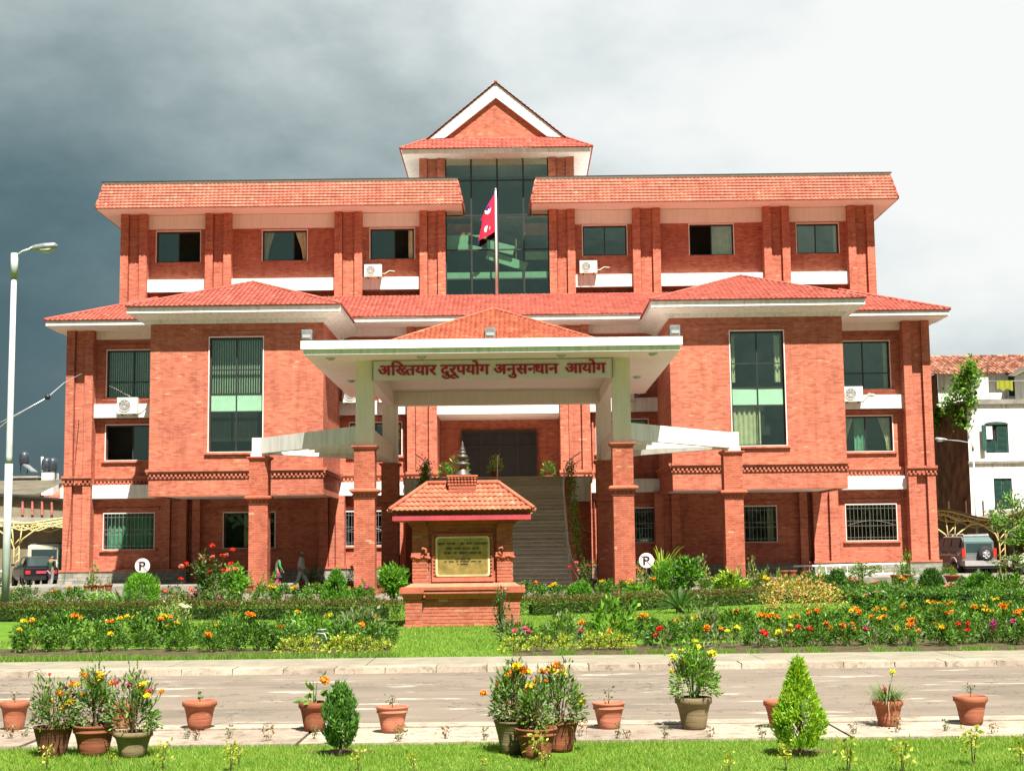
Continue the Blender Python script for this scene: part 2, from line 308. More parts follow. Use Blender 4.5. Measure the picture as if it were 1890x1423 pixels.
# ------------------------------------------------------------------ object helpers
ORG = {}
def world_org(o): return ORG.get(o.name, Vector((0, 0, 0))) if o else Vector((0, 0, 0))
def tag(o, label=None, cat=None, group=None, kind=None):
    if label: o['label'] = label
    if cat: o['category'] = cat
    if group: o['group'] = group
    if kind: o['kind'] = kind
    return o
def thing(name, label, cat, loc=(0, 0, 0), group=None, rz=0.0):
    o = bpy.data.objects.new(name, None); col.objects.link(o); o.location = loc; o.rotation_euler = (0, 0, rz)
    o.empty_display_size = .1; ORG[o.name] = Vector(loc)
    return tag(o, label, cat, group)
class MB:
    def __init__(s): s.v = []; s.f = []; s.m = []; s.mats = []; s.sm = []
    def mi(s, mat):
        if mat not in s.mats: s.mats.append(mat)
        return s.mats.index(mat)
    def add(s, vs, fs, mat=None, smooth=False):
        k = len(s.v); s.v += [tuple(v) for v in vs]; i = s.mi(mat) if mat else 0
        for f in fs: s.f.append(tuple(a+k for a in f)); s.m.append(i); s.sm.append(smooth)
    def box(s, x0, x1, y0, y1, z0, z1, mat=None):
        vs = [(x0, y0, z0), (x1, y0, z0), (x1, y1, z0), (x0, y1, z0), (x0, y0, z1), (x1, y0, z1), (x1, y1, z1), (x0, y1, z1)]
        s.add(vs, [(0, 3, 2, 1), (4, 5, 6, 7), (0, 1, 5, 4), (1, 2, 6, 5), (2, 3, 7, 6), (3, 0, 4, 7)], mat)
    def frustum(s, a, b, mat=None):
        """a, b = (x0,x1,y0,y1,z)"""
        vs = [(a[0], a[2], a[4]), (a[1], a[2], a[4]), (a[1], a[3], a[4]), (a[0], a[3], a[4]), (b[0], b[2], b[4]), (b[1], b[2], b[4]), (b[1], b[3], b[4]), (b[0], b[3], b[4])]
        s.add(vs, [(0, 3, 2, 1), (4, 5, 6, 7), (0, 1, 5, 4), (1, 2, 6, 5), (2, 3, 7, 6), (3, 0, 4, 7)], mat)
    def poly(s, pts, mat=None): s.add(pts, [tuple(range(len(pts)))], mat)
    def beam(s, a, b, w, h, mat=None, up=(0, 0, 1)):
        a, b = Vector(a), Vector(b); d = (b-a).normalized(); sd = d.cross(Vector(up)).normalized()*w/2; u = sd.cross(d).normalized()*h/2
        vs = [a-sd-u, a+sd-u, a+sd+u, a-sd+u, b-sd-u, b+sd-u, b+sd+u, b-sd+u]
        s.add(vs, [(0, 1, 2, 3), (7, 6, 5, 4), (0, 4, 5, 1), (1, 5, 6, 2), (2, 6, 7, 3), (3, 7, 4, 0)], mat)
    def tube(s, pts, r, n=6, mat=None, smooth=True, cap=True):
        pts = [Vector(p) for p in pts]; rr = r if isinstance(r, (list, tuple)) else [r]*len(pts)
        vs = []
        for i, p in enumerate(pts):
            d = (pts[min(i+1, len(pts)-1)]-pts[max(i-1, 0)]).normalized()
            a = d.cross(Vector((0, 0, 1)) if abs(d.z) < .95 else Vector((1, 0, 0))).normalized(); b_ = d.cross(a)
            for k in range(n):
                t = 2*math.pi*k/n; vs.append(p+(a*math.cos(t)+b_*math.sin(t))*rr[i])
        fs = [(i*n+k, i*n+(k+1) % n, (i+1)*n+(k+1) % n, (i+1)*n+k) for i in range(len(pts)-1) for k in range(n)]
        if cap: fs += [tuple(range(n))[::-1], tuple((len(pts)-1)*n+k for k in range(n))]
        s.add(vs, fs, mat, smooth)
    def lathe(s, prof, c=(0, 0, 0), n=20, mat=None, smooth=True):
        vs = []; c = Vector(c)
        for r, z in prof:
            for k in range(n):
                t = 2*math.pi*k/n; vs.append((c.x+r*math.cos(t), c.y+r*math.sin(t), c.z+z))
        fs = [(i*n+k, i*n+(k+1) % n, (i+1)*n+(k+1) % n, (i+1)*n+k) for i in range(len(prof)-1) for k in range(n)]
        s.add(vs, fs, mat, smooth)
    def build(s, name, mat=None, parent=None, **kw):
        me = bpy.data.meshes.new(name)
        o_ = world_org(parent)
        vs = s.v if o_.length == 0 else [(a[0]-o_.x, a[1]-o_.y, a[2]-o_.z) for a in s.v]
        me.from_pydata(vs, [], s.f)
        ms = [M[k] for k in s.mats if k] if s.mats and s.mats[0] else []
        if mat and not ms: me.materials.append(M[mat])
        for k in ms: me.materials.append(k)
        if len(ms) > 1: me.polygons.foreach_set('material_index', s.m)
        if any(s.sm): me.polygons.foreach_set('use_smooth', s.sm)
        me.update()
        return link(name, me, parent, **kw)
def link(name, me, parent=None, label=None, cat=None, group=None, kind=None, loc=None):
    o = bpy.data.objects.new(name, me); col.objects.link(o); o.parent = parent
    ORG[o.name] = world_org(parent)
    if loc is not None: o.location = loc
    return tag(o, label, cat, group, kind)
def np_mesh(name, V, F, mats, mi=None):
    me = bpy.data.meshes.new(name)
    V = np.asarray(V, dtype=np.float32); F = np.asarray(F, dtype=np.int32); k = F.shape[1]
    me.vertices.add(len(V)); me.vertices.foreach_set('co', V.ravel())
    me.loops.add(F.size); me.loops.foreach_set('vertex_index', F.ravel())
    me.polygons.add(len(F)); me.polygons.foreach_set('loop_start', np.arange(0, F.size, k, dtype=np.int32))
    try: me.polygons.foreach_set('loop_total', np.full(len(F), k, dtype=np.int32))
    except Exception: pass
    for m in mats: me.materials.append(M[m])
    if mi is not None: me.polygons.foreach_set('material_index', np.asarray(mi, dtype=np.int32))
    me.update(calc_edges=True); me.validate(); return me
def copy_tree(o, parent=None):
    c = o.copy(); col.objects.link(c)
    if parent: c.parent = parent
    for ch in list(o.children): copy_tree(ch, c)
    return c
def wall(mb, x0, x1, z0, z1, y, holes=(), depth=.22, mat='brick', axis='x'):
    xs = sorted({x0, x1, *[h[0] for h in holes], *[h[1] for h in holes]}); zs = sorted({z0, z1, *[h[2] for h in holes], *[h[3] for h in holes]})
    for i in range(len(xs)-1):
        for j in range(len(zs)-1):
            a, b_, c, d = xs[i], xs[i+1], zs[j], zs[j+1]; mx_, mz_ = (a+b_)/2, (c+d)/2
            if any(h[0] < mx_ < h[1] and h[2] < mz_ < h[3] for h in holes): continue
            mb.poly([(a, y, c), (b_, y, c), (b_, y, d), (a, y, d)], mat)
    for h in holes:
        a, b_, c, d = h[:4]; e = y+depth
        mb.poly([(a, y, c), (a, y, d), (a, e, d), (a, e, c)], mat); mb.poly([(b_, y, d), (b_, y, c), (b_, e, c), (b_, e, d)], mat)
        mb.poly([(a, y, c), (a, e, c), (b_, e, c), (b_, y, c)], mat); mb.poly([(a, y, d), (b_, y, d), (b_, e, d), (a, e, d)], mat)
def tiles(mb, O, U, Vv, L0, L1, h, u0a, u1a, tw=.24, th=.30, mat='roof_tile', rng=random, crest=.028, lf=.045):
    """courses of lapped tiles on a sloping plane: O eave origin, U along, V up the slope; u limits run linearly from (L0,L1) at the eave to (u0a,u1a) at the top"""
    O, U, Vv = Vector(O), Vector(U).normalized(), Vector(Vv).normalized(); Nn = U.cross(Vv).normalized()
    if Nn.z < 0: Nn = -Nn
    rows = max(1, round(h/th)); th = h/rows
    for r in range(rows):
        va, vb = r*th-.03, (r+1)*th+.01
        def lim(v):
            t = min(max(v/h, 0), 1); return L0+(u0a-L0)*t, L1+(u1a-L1)*t
        la, ha = lim(va); lb, hb = lim(vb)
        k0 = math.floor(min(la, lb)/tw)-1; k1 = math.ceil(max(ha, hb)/tw)+1
        off = 0
        for k in range(k0, k1):
            a, b_ = k*tw+off, (k+1)*tw+off
            if b_ <= la and b_ <= lb or a >= ha and a >= hb: continue
            lift = lf+rng.random()*.012; lo = .006
            def pt(u, v, n, lm): return O+U*min(max(u, lm[0]), lm[1])+Vv*v+Nn*n
            c = a+tw*.42
            vs = [pt(a, va, lift-.012, (la, ha)), pt(c, va, lift+crest, (la, ha)), pt(b_-.004, va, lift-.012, (la, ha)), pt(a, vb, lo, (lb, hb)), pt(c, vb, lo+crest, (lb, hb)), pt(b_-.004, vb, lo, (lb, hb)),
                  pt(a, va, -.01, (la, ha)), pt(b_-.004, va, -.01, (la, ha))]
            mb.add(vs, [(0, 1, 4, 3), (1, 2, 5, 4), (6, 7, 2, 1), (6, 1, 0)], mat)
def ridge(mb, a, b, r=.11, seg=.38, mat='roof_tile'):
    a, b = Vector(a), Vector(b); d = b-a; n = max(1, int(d.length/seg)); d /= n
    for i in range(n):
        p, q = a+d*i, a+d*(i+1.06); mb.tube([p, q], [r*1.08, r*.93], 7, mat, True, True)
# ================================================================== GROUND
def sheet(name, pts, z, mat, parent=None, kind='structure', label=None):
    mb = MB(); mb.poly([(x, y, z) for x, y in pts], mat); return mb.build(name, parent=parent, kind=kind, label=label)
sheet('ground', [(-900, -500), (900, -500), (900, 1600), (-900, 1600)], -.03, 'earth')
sheet('lawn', [(-60, -20), (60, -20), (60, 12.75), (-60, 12.55)], 0.0, 'lawn').name = 'front_lawn'
sheet('road', [(-60, 12.9), (60, 12.9), (60, 20.3), (-60, 20.3)], -.012, 'asphalt')
sheet('garden_lawn', [(-34, 20.6), (34, 20.6), (34, 50.2), (-34, 50.2)], .0, 'lawn')
sheet('driveway', [(-60, 50.2), (60, 50.2), (60, 130), (-60, 130)], -.004, 'asphalt')
# far kerb: individual stones in front of a concrete strip (z .12)
def jit(a): return (random.random()-.5)*2*a
kerb = MB(); KA, KB = 20.1, 20.62
for i in range(26):   # concrete strip behind the kerb stones, cast in bays
    x0 = -36+i*2.8+1.12; kerb.box(x0, x0+2.785, KB, 22.12, -.02, .056+jit(.002), 'strip')
kerb = kerb.build('garden_kerb', kind='structure')
for i in range(34):
    x0 = -12.1+i*.695+.02; z = .062+jit(.005); y = KA+jit(.012)
    b = MB(); b.frustum((x0, x0+.688, y, KB-.01, -.04), (x0+.004, x0+.684, y+.03, KB-.01, z), 'kerb'); b.build('kerb_stone', parent=kerb)
near = MB()
near.box(-60, 60, 13.66, 13.98, -.06, .03, 'kerb')
near = near.build('road_kerb', kind='structure')
for i in range(16):
    x0 = -9.3+i*1.18+(.02 if i % 2 else 0); b = MB(); b.box(x0, x0+1.165, 12.62, 13.645, -.03, .022+jit(.005), 'kerb'); b.build('paving_slab', parent=near)
# planting beds
sheet('flower_bed_soil', [(-12, 22.15), (-1.15, 22.15), (-1.25, 25.0), (-12, 26.5)], .012, 'bed_soil')
sheet('flower_bed_soil', [(.75, 22.15), (14, 22.15), (15, 27.5), (.8, 24.8)], .012, 'bed_soil')
apron = MB(); apron.box(-23.8, 23.8, 68.2, 76, -.02, .19, 'old_concrete'); apron.build('pavement', kind='structure')
# ================================================================== MAIN BUILDING
B = thing('brick_office_building', 'large red brick public building with tiled roofs, white bands and a gabled glass centre', 'building', (0, 75, 0))
YW, YF = 75.75, 75.0
def window(x0, x1, z0, z1, y, cols=(.5, ), rows=(), dep=.16, sill=True, lintel=True, curtain=None, grille=False, open_=None, fr=.07, spandrel=None, room=1.4):
    """x0..z1 the opening in wall plane y; the glazing stands dep behind it"""
    f = MB(); g = y+dep; e = fr
    f.box(x0, x1, g, g+.07, z0, z0+e, 'dark_frame'); f.box(x0, x1, g, g+.07, z1-e, z1, 'dark_frame')
    f.box(x0, x0+e, g+.001, g+.069, z0+e, z1-e, 'dark_frame'); f.box(x1-e, x1, g+.001, g+.069, z0+e, z1-e, 'dark_frame')
    xs = [x0+e]+[x0+(x1-x0)*c for c in cols]+[x1-e]; zs = [z0+e]+[z0+(z1-z0)*c for c in rows]+[z1-e]
    for c in xs[1:-1]: f.box(c-.03, c+.03, g-.004, g+.066, z0+e, z1-e, 'dark_frame')
    for c in zs[1:-1]: f.box(x0+e, x1-e, g+.002, g+.064, c-.03, c+.03, 'dark_frame')
    # pale outer trim
    t = .045; f.box(x0-t, x1+t, y-.03, y+.01, z1, z1+t*1.3, 'cream'); f.box(x0-t, x0, y-.025, y+.01, z0, z1, 'cream'); f.box(x1, x1+t, y-.025, y+.01, z0, z1, 'cream')
    if sill: f.box(x0-.18, x1+.18, y-.11, y+.02, z0-.1, z0-.002, 'brick'); f.box(x0-.02, x1+.02, y-.06, y+.16, z0-.001, z0+.03, 'cream')
    if lintel: f.box(x0-.28, x1+.28, y-.09, y+.01, z1+.2, z1+.29, 'brick'); f.box(x0-.2, x1+.2, y-.05, y+.01, z1+.12, z1+.2, 'brick')
    fo = f.build('window', parent=B)
    for i in range(len(xs)-1):
        for j in range(len(zs)-1):
            if open_ == (i, j): continue
            p = MB(); mt = 'glass'
            if spandrel == j: mt = 'spandrel'
            tx = jit(.006); p.poly([(xs[i], g+.03+tx, zs[j]), (xs[i+1], g+.03-tx, zs[j]), (xs[i+1], g+.03-tx, zs[j+1]), (xs[i], g+.03+tx, zs[j+1])], mt); p.build('pane', parent=fo)
    if curtain:
        for kind, a, b_, c, d in curtain:
            k = MB(); A, Bx = x0+(x1-x0)*a, x0+(x1-x0)*b_; Z0, Z1 = z0+(z1-z0)*c, z0+(z1-z0)*d; yy = g+.18
            if kind == 'blind':
                n = int((Bx-A)/.115)
                for q in range(n):
                    xx = A+(q+.5)*(Bx-A)/n; k.poly([(xx-.035, yy+.03, Z0), (xx+.035, yy-.02, Z0), (xx+.035, yy-.02, Z1), (xx-.035, yy+.03, Z1)], 'blind')
                k.build('blind', parent=fo)
            else:
                mt = {'cream': 'curtain_cream', 'green': 'curtain_green', 'tieL': 'curtain_cream', 'tieR': 'curtain_cream'}[kind]
                n = max(8, int((Bx-A)/.05)); vs = []
                for q in range(n+1):
                    t = q/n
                    for zz in (Z0, Z0+(Z1-Z0)*.4, Z1):
                        s_ = 1.0
                        if kind in ('tieL', 'tieR') and zz < Z1: s_ = .45 if zz > Z0 else .3
                        xx = A+(Bx-A)*t*s_ if kind != 'tieR' else Bx-(Bx-A)*(1-t)*s_
                        vs.append((xx, yy+.05*math.sin(q*1.35+A*3), zz))
                fs = [(q*3+r, q*3+3+r, q*3+4+r, q*3+1+r) for q in range(n) for r in (0, 1)]
                k.add(vs, fs, mt, True); k.build('curtain', parent=fo)
    if grille:
        k = MB(); yy = y-.03; n = 13; gm = 'grille_paint' if x0 > 15 else 'metal_grey'
        for q in range(n+1):
            xx = x0+(x1-x0)*q/n; k.box(xx-.008, xx+.008, yy-.008, yy+.008, z0, z1, gm)
        for t in (.1, .42, .56, .9): zz = z0+(z1-z0)*t; k.box(x0, x1, yy-.018, yy-.009, zz-.01, zz+.01, gm)
        k.tube([(x0+(x1-x0)*t, yy-.03, z0+(z1-z0)*(.42+.14*math.sin(t*math.pi))) for t in [i/12 for i in range(13)]], .011, 4, gm)
        k.build('grille', parent=fo)
    r_ = MB(); a, b_, c, d = x0-.3, x1+.3, z0-.3, z1+.2; e0, e1 = y+.3, y+room
    r_.poly([(a, e1, c), (b_, e1, c), (b_, e1, d), (a, e1, d)], 'room'); r_.poly([(a, e0, c), (a, e1, c), (a, e1, d), (a, e0, d)], 'room'); r_.poly([(b_, e0, c), (b_, e0, d), (b_, e1, d), (b_, e1, c)], 'room')
    r_.poly([(a, e0, c), (b_, e0, c), (b_, e1, c), (a, e1, c)], 'room'); r_.poly([(a, e0, d), (a, e1, d), (b_, e1, d), (b_, e0, d)], 'room'); r_.build('interior', parent=fo)
    return fo
wins = []  # (x0,x1,z0,z1,kwargs)
W = lambda *a, **k: wins.append((a, k))
cur2 = [('tieL', 0, .3, 0, 1), ('tieR', .75, 1, 0, 1)]
for s in (-1, 1):
    def sx(a, b): return (a, b) if s > 0 else (-b, -a)
    W(*sx(17.8, 20.57), 9.8, 12.33, rows=(.34,), curtain=[('blind', 0, 1, 0, 1)] if s < 0 else [('cream', .9, .98, 0, 1)])
    W(*sx(17.8, 20.57), 6.52, 8.38, cols=(.5,), curtain=None if s < 0 else [('tieL', .05, .3, 0, 1), ('tieR', .75, .98, 0, 1), ('green', .3, .5, 0, 1)], open_=(0, 0) if s < 0 else None)
    W(*sx(17.98, 20.58), 1.9, 3.77, cols=(.5,), grille=True, curtain=[('green', .04, .96, 0, 1)] if s < 0 else None)
    W(*sx(11.7, 14.35), 1.9, 3.74, cols=(.5,), grille=s > 0, curtain=[('cream', .38, .62, 0, 1)] if s < 0 else [('cream', .84, .97, 0, 1)])
    W(*sx(6.0, 8.0), 1.95, 3.72, cols=(.5,), grille=True, open_=(0, 0))
    W(*sx(5.1, 7.8), 6.6, 8.35, cols=(.5,))
    W(*sx(5.1, 7.8), 9.9, 12.2, cols=(.5,), rows=(.34,))
holes = [a[:4] for a, k in wins]+[(-3.2, 3.2, 5.1, 8.7)]
mb = MB(); wall(mb, -21.2, 21.2, .19, 13.45, YW, holes, mat='brick')
# side and back walls of the lower block, tops
mb.poly([(-22.35, 75.05, .19), (-22.35, 92, .19), (-22.35, 92, 13.45), (-22.35, 75.05, 13.45)], 'brick'); mb.poly([(22.35, 75.05, .19), (22.35, 75.05, 13.45), (22.35, 92, 13.45), (22.35, 92, .19)], 'brick')
mb.poly([(-22.35, 92, .19), (22.35, 92, .19), (22.35, 92, 13.45), (-22.35, 92, 13.45)], 'brick')
mb.build('wall', parent=B)
for a, k in wins: window(*a, YW, **k)
# clusters of pilasters: (outer, inner) pairs with a recessed middle
def cluster(x0, x1, y, z0, z1, back, s=1, mid=.2, w=.42):
    mb = MB(); a, b_ = min(x0, x1), max(x0, x1)
    mb.box(a, a+w, y, back, z0, z1, 'brick'); mb.box(b_-w, b_, y, back, z0, z1, 'brick'); mb.box(a+w+.03, b_-w, y+mid, back, z0, z1-.001, 'brick'); mb.box(a+w, a+w+.03, y+mid+.1, back, z0, z1-.002, 'brick')
    mb.build('pilaster', parent=B)
for s in (-1, 1):
    cluster(s*22.5, s*21.1, 75.0, .19, 13.45, 75.8)
    cluster(s*4.75, s*3.2, 75.0, .19, 13.45, 75.8)
    cluster(s*17.45, s*16.15, 75.05, .19, 4.52, 75.8, w=.45)
    cluster(s*9.3, s*8.0, 75.05, .19, 4.52, 75.8, w=.45)
    mb = MB(); mb.box(*sorted((s*15.9, s*15.5)), 75.3, 75.8, .19, 4.45, 'brick'); mb.build('pilaster', parent=B)
# white bands and friezes between the clusters (set 3 mm proud)
mb = MB()
for s in (-1, 1):
    for (a, b_) in ((16.4, 21.1), (4.75, 8.4)):
        x0, x1 = sorted((s*a, s*b_))
        for q in ((x0, x1, YW-.42, YW+.02, 8.75, 9.46, 'white_paint'), (x0, x1, YW-.42, YW+.02, 4.55, 5.24, 'white_paint'), (x0, x1, YW-.25, YW+.02, 12.9, 13.44, 'cream')): mb = MB(); mb.box(*q); mb.build('white_band', parent=B)
for q in ((-3.2, 3.2, 75.2, 75.9, 8.7, 9.42, 'white_paint'), (-3.2, 3.2, YW-.25, YW+.02, 12.9, 13.44, 'cream')): mb = MB(); mb.box(*q); mb.build('white_band', parent=B)
# ---- plinth
mb = MB()
for s in (-1, 1):
    x0, x1 = sorted((s*22.62, s*20.98)); mb.box(x0, x1, 74.88, 75.9, .19, .8, 'plinth_stone'); mb.box(x0-.0, x1+.0, 74.84, 75.9, .8, .9, 'brick')
    x0, x1 = sorted((s*20.97, s*3.3)); mb.box(x0, x1, 75.55, 75.85, .188, .8, 'plinth_stone'); mb.box(x0, x1, 75.5, 75.9, .802, .902, 'brick')
    for a, b_ in ((17.52, 16.1), (9.38, 7.92)):
        x0, x1 = sorted((s*a, s*b_)); mb.box(x0, x1, 74.95, 75.56, .186, .8, 'plinth_stone'); mb.box(x0-.02, x1+.02, 74.9, 75.56, .803, .903, 'brick')
mb.build('plinth', parent=B)
# ---- dentil string course
def course(mb, de, p0, p1, z0, z1, out, axis='x', t=.0):
    """ledge + teeth along an edge; p0,p1 along the axis; t the plane coordinate; out the outward direction sign"""
    h = z1-z0
    for a, b_, pr in ((z0+h*.72, z1, .17), (z0+h*.45, z0+h*.71, .10), (z0, z0+h*.2, .045)):
        if axis == 'x': y0, y1 = sorted((t, t+out*pr)); mb.box(p0, p1, y0, y1, a, b_, 'brick')
        else: x0, x1 = sorted((t, t+out*pr)); mb.box(x0, x1, p0, p1, a, b_, 'brick')
    n = int((p1-p0)/.2)
    for i in range(n):
        a = p0+(i+.3)*(p1-p0)/n
        if axis == 'x': y0, y1 = sorted((t, t+out*.10)); de.box(a, a+.1, y0, y1, z0+h*.2+.002, z0+h*.45-.002, 'brick')
        else: x0, x1 = sorted((t, t+out*.10)); de.box(x0, x1, a, a+.1, z0+h*.2+.002, z0+h*.45-.002, 'brick')
mb = MB(); de = MB()
for s in (-1, 1):
    for a, b_, y in ((21.07, 16.6, YW), (22.58, 21.02, 75.0), (8.4, 4.8, YW), (4.82, 3.12, 75.0)):
        mb = MB(); x0, x1 = sorted((s*a, s*b_)); course(mb, de, x0, x1, 5.25, 5.72, -1, t=y); mb.build('string_course', parent=B)
    mb = MB(); x0, x1 = sorted((s*16.62, s*8.25)); course(mb, de, x0, x1, 5.2, 5.66, -1, t=69.0)
    course(mb, de, 69.0, 75.7, 5.2, 5.66, s, 'y', s*16.6); course(mb, de, 69.0, 75.7, 5.2, 5.66, -s, 'y', s*8.3); mb.build('string_course', parent=B)
de.build('dentils', parent=B, kind='stuff')
# ---- projecting bays
for s in (-1, 1):
    X0, X1 = sorted((s*16.6, s*8.3)); mb = MB()
    wx0, wx1 = sorted((s*13.76, s*11.2))
    wall(mb, X0, X1, 4.4, 12.65, 69.0, [(wx0, wx1, 6.42, 11.94)])
    mb.poly([(X0, 69, 4.4), (X0, 75.7, 4.4), (X0, 75.7, 12.65), (X0, 69, 12.65)], 'brick'); mb.poly([(X1, 69, 4.4), (X1, 69, 12.65), (X1, 75.7, 12.65), (X1, 75.7, 4.4)], 'brick')
    mb.poly([(X0, 69.12, 4.46), (X1, 69.12, 4.46), (X1, 75.7, 4.46), (X0, 75.7, 4.46)], 'cream')
    mb.box(X0+.005, X1-.005, 69.005, 69.12, 4.36, 4.5, 'brick'); mb.box(X0-.02, X0+.12, 69.12, 75.7, 4.37, 4.5, 'brick'); mb.box(X1-.12, X1+.02, 69.12, 75.7, 4.37, 4.5, 'brick')
    mb.build('bay_wall', parent=B)
    cur = [('blind', .02, .98, .5, .98)] if s < 0 else [('cream', .84, .95, .56, .97), ('cream', .03, .1, .56, .97), ('cream', .03, .55, .02, .38)]
    window(wx0, wx1, 6.42, 11.94, 69.0, cols=(.5,), rows=(.355, .51, .72), curtain=cur, spandrel=1, sill=True, lintel=True)
# ---- coved eaves and roofs
def eave(mb, x0, x1, yf, yb, zf, ov, zs, h, name_mat='white_paint', steps=True):
    pass
for s in (-1, 1):
    X0, X1 = sorted((s*16.6, s*8.3)); mb = MB(); E0, E1 = X0-.93, X1+.93; yf = 68.0
    def ring(o, z0, z1, oo=None):
        oo = o if oo is None else oo
        mb.frustum((X0-o, X1+o, 69-o, 75.7, z0), (X0-oo, X1+oo, 69-oo, 75.7, z1), 'white_paint')
    ring(.12, 12.62, 12.72); ring(.2, 12.722, 12.80); ring(.22, 12.802, 12.98, .82); ring(.86, 12.982, 13.02); ring(.93, 13.022, 13.3)
    mb.build('bay_eave', parent=B)
    # hipped roof running back into the main roof
    xc = (E0+E1)/2; hw = (E1-E0)/2; yr = yf+hw; zr = 15.35; ze = 13.32
    o = .02; mb = MB(); A = (E0-o, yf-o, ze); Bq = (E1+o, yf-o, ze); C_ = (xc, yr, zr); A2 = (E0-o, 76.0, ze); B2 = (E1+o, 76.0, ze); C2 = (xc, 78.25, zr)
    mb.add([A, Bq, C_, A2, B2, C2], [(0, 1, 2), (1, 4, 5, 2), (3, 0, 2, 5)], 'roof_tile'); rf = mb.build('bay_roof', parent=B)
    t = MB(); d = Vector((0, hw, zr-ze)); hh = d.length
    tiles(t, (xc, yf-o, ze+.01), (1, 0, 0), d, -hw-o, hw+o, hh, 0, 0)
    for q in (-1, 1):
        dd = Vector((-q*hw, 0, zr-ze)); 
        if q > 0: tiles(t, (xc+hw+o, yf-o, ze+.01), (0, 1, 0), dd, 0, 8.0, dd.length, hw, 10.2)
        else: tiles(t, (xc-hw-o, yf-o, ze+.01), (0, 1, 0), dd, 0, 8.0, dd.length, hw, 10.2)
    t.build('roof_tiles', parent=rf, kind='stuff')
    t = MB(); ridge(t, (E0-o, yf-o, ze+.06), (xc, yr, zr+.06), .075); ridge(t, (E1+o, yf-o, ze+.06), (xc, yr, zr+.06), .075); ridge(t, (xc, yr, zr+.06), (xc, 78.2, zr+.06), .08); t.build('ridge_tiles', parent=rf, kind='stuff')
# main lower roof
ze, zr, yf, yr = 13.62, 15.5, 73.7, 78.28; XE = 23.2; run = yr-yf
mb = MB(); mb.box(-XE, XE, yf+.0, 75.72, 13.37, 13.6, 'white_paint'); mb.box(-XE+.06, XE-.06, yf+.06, 76, 13.30, 13.368, 'cream'); 
for s in (-1, 1):
    x0, x1 = sorted((s*XE, s*22.0)); mb.box(x0, x1, 75.721, 93, 13.37, 13.6, 'white_paint')
mb.build('main_eave', parent=B)
mb = MB(); XT = XE-run
mb.add([(-XE-.05, yf-.05, ze), (XE+.05, yf-.05, ze), (XT, yr, zr), (-XT, yr, zr)], [(0, 1, 2, 3)], 'roof_tile')
for s in (-1, 1): mb.add([(s*(XE+.05), yf-.05, ze), (s*(XE+.05), 93, ze), (s*XT, 93, zr), (s*XT, yr, zr)], [(0, 1, 2, 3)], 'roof_tile')
rf = mb.build('main_roof', parent=B)
t = MB(); d = Vector((0, run+.05, zr-ze)); tiles(t, (0, yf-.05, ze+.01), (1, 0, 0), d, -XE-.05, XE+.05, d.length, -XT, XT)
for s in (-1, 1):
    d = Vector((-s*(run+.05), 0, zr-ze)); tiles(t, (s*(XE+.05), yf-.05, ze+.01), (0, 1, 0), d, 0, 12, d.length, run, 12)
t.build('roof_tiles', parent=rf, kind='stuff')
t = MB()
for s in (-1, 1): ridge(t, (s*(XE+.05), yf-.05, ze+.06), (s*XT, yr, zr+.06), .085)
t.build('ridge_tiles', parent=rf, kind='stuff')
# ---- upper floor
YU, YUW = 78.3, 78.95
uw = []
UW = lambda *a, **k: uw.append((a, k))
UW(-18.87, -16.45, 17.66, 19.38, open_=(1, 0)); UW(-13.0, -10.55, 17.68, 19.38, curtain=[('tieL', .02, .25, 0, 1), ('tieR', .72, .98, 0, 1)], open_=(1, 0), cols=(.7,)); UW(-7.04, -4.6, 17.7, 19.4, cols=(.55,), open_=(1, 0), curtain=[('cream', .86, .98, 0, 1)])
UW(4.72, 7.15, 17.75, 19.42); UW(10.62, 13.05, 17.7, 19.42, open_=(0, 0), curtain=[('cream', .5, .98, 0, 1)]); UW(16.55, 18.86, 17.72, 19.38, cols=(.46,), curtain=[('cream', .9, .98, 0, 1)])
mb = MB()
for s in (-1, 1):
    x0, x1 = sorted((s*20.3, s*2.85)); hs = [a[:4] for a, k in uw if a[0]*s > 0]; wall(mb, x0, x1, 13.5, 20.25, YUW, hs)
    mb.poly([(s*20.6, 78.35, 13.5), (s*20.6, 92, 13.5), (s*20.6, 92, 20.25), (s*20.6, 78.35, 20.25)], 'brick')
mb.poly([(-20.6, 92, 13.5), (20.6, 92, 13.5), (20.6, 92, 20.25), (-20.6, 92, 20.25)], 'brick')
mb.build('upper_wall', parent=B)
for a, k in uw: window(*a, YUW, sill=False, lintel=False, **k)
for s in (-1, 1):
    for a, b_ in ((20.7, 19.25), (16.05, 14.62), (8.95, 7.43)): cluster(s*a, s*b_, YU, 13.5, 20.25, YUW+.05)
    cluster(s*4.27, s*2.85, YU, 13.5, 23.4, YUW+.05)
mb = MB()
for s in (-1, 1):
    for a, b_ in ((19.25, 16.05), (14.62, 8.95), (7.43, 4.27)):
        x0, x1 = sorted((s*a, s*b_))
        for q in ((x0, x1, YUW-.4, YUW+.02, 15.93, 16.62, 'white_paint'), (x0, x1, YUW-.28, YUW+.02, 19.5, 20.24, 'cream')): mb = MB(); mb.box(*q); mb.build('white_band', parent=B)
